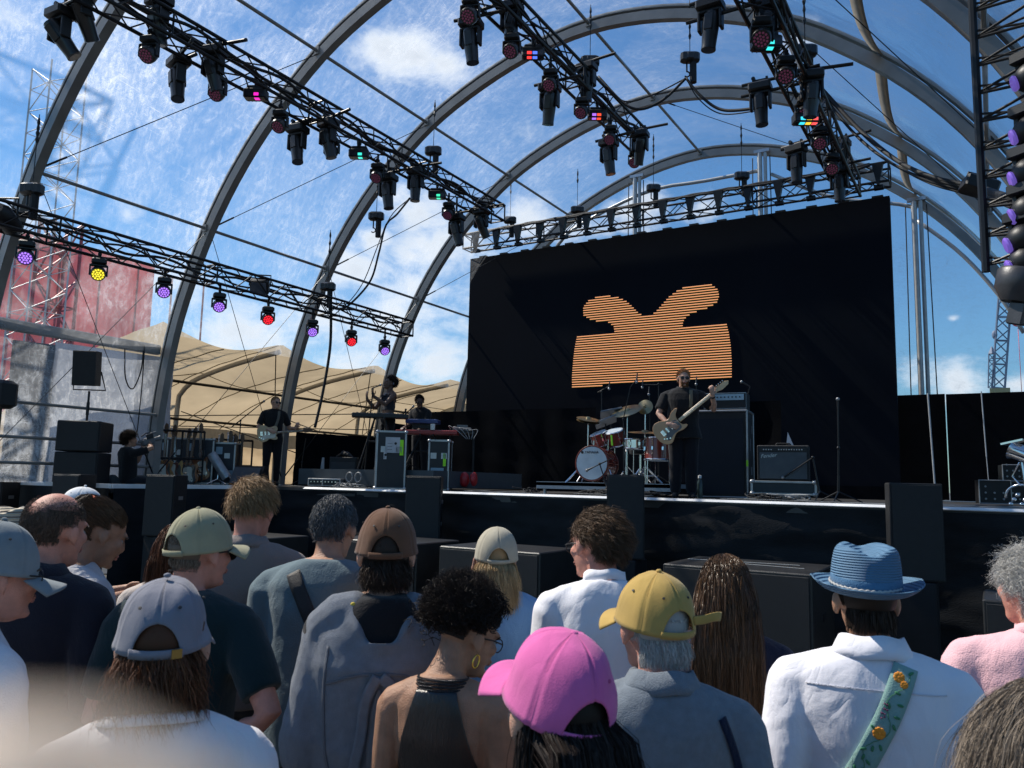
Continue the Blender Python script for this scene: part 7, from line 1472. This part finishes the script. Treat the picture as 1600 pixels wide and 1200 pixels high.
# bass rig: black cab in an open case, amp head on top
p0 = onY(1090, 774, 11.6); p1 = onY(1162, 776, 12.1); e_ = empty('bass_cabinet', ((p0[0]+p1[0])/2, 12.0, DZ), rad(6), 'tall black bass cabinet in a case with silver tube edging', 'cabinet', ); hh = onY(1143, 642, 11.75)[2]-DZ; ww = .80
b = MB(); b.box((0, 0, hh/2), (ww, .58, hh-.02), bev=.01); b.build('cabinet', FFB, e_); b = MB(); b.box((0, -.295, hh*.48), (ww-.1, .012, hh*.86)); b.build('grille', mat('navy_grille', (.007, .010, .018), .8, bump=.3, bscale=400), e_)
b = MB()
for (x, y) in ((-.4, -.3), (.4, -.3), (.4, .3)): b.tube([(x, y, 0), (x, y, hh)], .014, 8)
b.tube([(-.4, -.3, hh), (.4, -.3, hh)], .018, 8); b.tube([(.4, -.3, hh), (.4, .3, hh)], .016, 8); b.tube([(-.4, -.3, .02), (.4, -.3, .02)], .012, 8); b.build('edging', mat('case_edging', (0, 0, 0)), e_, 40)
b = MB(); b.box((.405, -.02, hh*.62), (.006, .04, .18)); b.box((.405, .05, hh*.32), (.006, .13, .12)); b.box((.405, .12, hh*.8), (.006, .06, .12)); b.build('catch', mat('case_worn', (.14, .15, .16), .5), e_); b = MB(); b.box((.4, -.318, hh*.40), (.028, .006, .09)); b.build('label', mat('label_g', (0, 0, 0)), e_)
ah = empty('bass_amplifier', ((p0[0]+p1[0])/2+.08, 11.95, DZ+hh+.02), rad(6), 'bass amplifier head with silver panel on top of the tall cabinet', 'amplifier'); b = MB(); b.box((0, 0, .13), (.62, .36, .26), bev=.01); b.build('cabinet', FFB, ah); b = MB(); b.box((0, -.184, .19), (.56, .01, .09)); pn_ = b.build('panel', mat('brushed_panel', (.30, .36, .42), .35, .6), ah)
b = MB(); 
for k in range(9): b.lathe([(.012, 0), (.010, .014)], (-.22+k*.055, -.19, .19), rotm(PI/2), 8)
b.build('knob', BLK, pn_); b = MB(); b.tube([(-.31, -.185, .25), (.31, -.185, .25), (.31, -.185, .02), (-.31, -.185, .02), (-.31, -.185, .25)], .006, 5); b.build('piping', ALU, ah)
# guitar combo on an open case
p = onY(1224, 778, 11.3); e_ = empty('equipment_case', (p[0], 11.35, DZ), rad(10), 'low open flight case base with silver edges under the guitar amplifier', 'flight case'); b = MB(); b.box((0, 0, .17), (.82, .40, .16)); b.build('panel', mat('case_dark', (.01, .02, .026), .5), e_); b = MB()
for z in (.09, .25): b.box((0, -.2, z), (.84, .03, .03), bev=.004)
for sx in (-1, 1): b.box((sx*.41, -.2, .17), (.03, .03, .2)); b.ell((sx*.40, -.2, .25), (.04, .03, .03)); b.ell((sx*.40, -.2, .09), (.04, .03, .03))
b.build('edging', mat('case_edging', (0, 0, 0)), e_, 40); b = MB()
for sx in (-1, 1):
    for sy in (-.15, .15): b.lathe([(.035, -.012), (.035, .012)], (sx*.33, sy, .037), rotm(0, PI/2), 12)
b.build('caster', ALU, e_)
ga = empty('guitar_amplifier', (p[0], 11.35, DZ+.27), rad(10), 'grey fronted combo guitar amplifier with script lettering, right part of the stage', 'amplifier'); b = MB(); b.box((0, 0, .24), (.68, .28, .48), bev=.012); b.build('cabinet', FFB, ga); b = MB(); b.box((0, -.144, .205), (.61, .012, .36)); b.build('grille', mat('silver_grey_cloth', (.075, .088, .098), .8, bump=.5, bscale=500), ga)
b = MB(); b.box((0, -.146, .42), (.61, .01, .05)); pn_ = b.build('panel', BLK, ga); b = MB()
for k in range(16):
    if k not in (4, 5): b.lathe([(.009, 0), (.008, .012)], (-.25+k*.033, -.152, .42), rotm(PI/2), 8)
b.build('knob', mat('knob_silver', (.5, .5, .5), .3), pn_); text('Fender', .075, (-.19, -.153, .335), (PI/2, rad(-6), 0), mat('script_silver', (.42, .45, .48), .3, .5), ga, shear=.4)
b = MB(); b.tube([(-.1, 0, .49), (-.08, 0, .51), (.08, 0, .51), (.1, 0, .49)], .012, 6); b.build('handle', BLKR, ga)
b = MB(); b.prism([(0, 0), (.10, -.02), (.02, .18)], -.005, .005, rotm(PI/2)); o = b.build('paper_sheet', mat('white_paper', (.55, .58, .65), .6)); o.location = onY(1229, 694, 12.4); tag(o, 'white paper corner sticking out beside the short black drape', 'paper'); 
b = MB(); b.tube([(0, 0, 0), (.1, 0, -.35)], .03, 6); o = b.build('paper_clip_arm', BLKR); o.location = onY(1231, 694, 12.42); tag(o, 'black arm below the white paper corner', 'arm')
p = onY(1077, 772, 10.9); b = MB(); b.lathe([(.04, 0), (.042, .02), (.042, .2), (.03, .24), (.02, .26), (.02, .28)]); o = b.build('bottle', mat('bottle_dark', (.03, .05, .05), .2), None, 40); o.location = (p[0]+.12, 11.0, DZ); tag(o, 'dark bottle with pale cap beside the bass player\'s feet', 'bottle'); b = MB(); b.lathe([(.024, .28), (.024, .32), (.005, .325)]); b.build('bottle_cap', WHITE, o, 40)
# right: racks and chrome gear
for (x, y, w_, h_, Y, lb) in ((1552, 785, .36, .30, 12.3, 'small rack of gear on the floor at the far right of the stage'), (1581, 762, .26, .22, 13.2, 'small framed rack behind the chrome gear'), (1580, 790, .3, .3, 13.2, 'black box under the small framed rack')):
    p = onY(x, y, Y); z0 = DZ if 'floor' in lb or 'under' in lb else DZ+.31; e_ = empty('gear_rack', (p[0], Y, z0), rad(10), lb, 'rack'); b = MB(); b.box((0, 0, h_/2+.03), (w_, .3, h_)); b.build('housing', BLKM, e_); b = MB(); b.tube([(-w_/2, -.16, .03), (w_/2, -.16, .03), (w_/2, -.16, h_+.03), (-w_/2, -.16, h_+.03), (-w_/2, -.16, .03)], .010, 6)
    for k in range(7): b.lathe([(.014, 0), (.012, .01)], (-w_*.3+(k % 3)*w_*.28, -.158, .09+(k//3)*.08), rotm(PI/2), 8)
    b.build('frame', mat('dull_silver', (.25, .26, .27), .4, .5), e_)
p = onY(1600, 790, 10.2); e_ = empty('chrome_spotlight', (p[0], 10.2, DZ), rad(-20), 'shiny chrome and white equipment on a stand cut off by the right edge', 'spotlight'); b = MB(); b.lathe([(.03, -.16), (.08, -.14), (.09, .06), (.11, .1)], (0, 0, .60), rotm(0, rad(-65)), 16); b.box((-.06, 0, .72), (.22, .16, .02), rotm(0, rad(-12))); b.tube([(0, 0, .5), (.03, 0, .2)], .016, 6); b.tube([(-.02, 0, .5), (-.1, 0, .35), (-.02, 0, .25)], .008, 6)
b.build('lamp', CHROME, e_, 40); b = MB(); b.tube([(.16*math.cos(a)-.02, .02, .13+.13*math.sin(a)) for a in np.linspace(0, 3.3, 16)], .014, 6); 
for k in range(9): b.ell((-.12+.035*k, -.02, .05+.05*(k % 3)), (.026, .03, .024), None, 8, 6)
b.build('base', CHROME, e_, True)
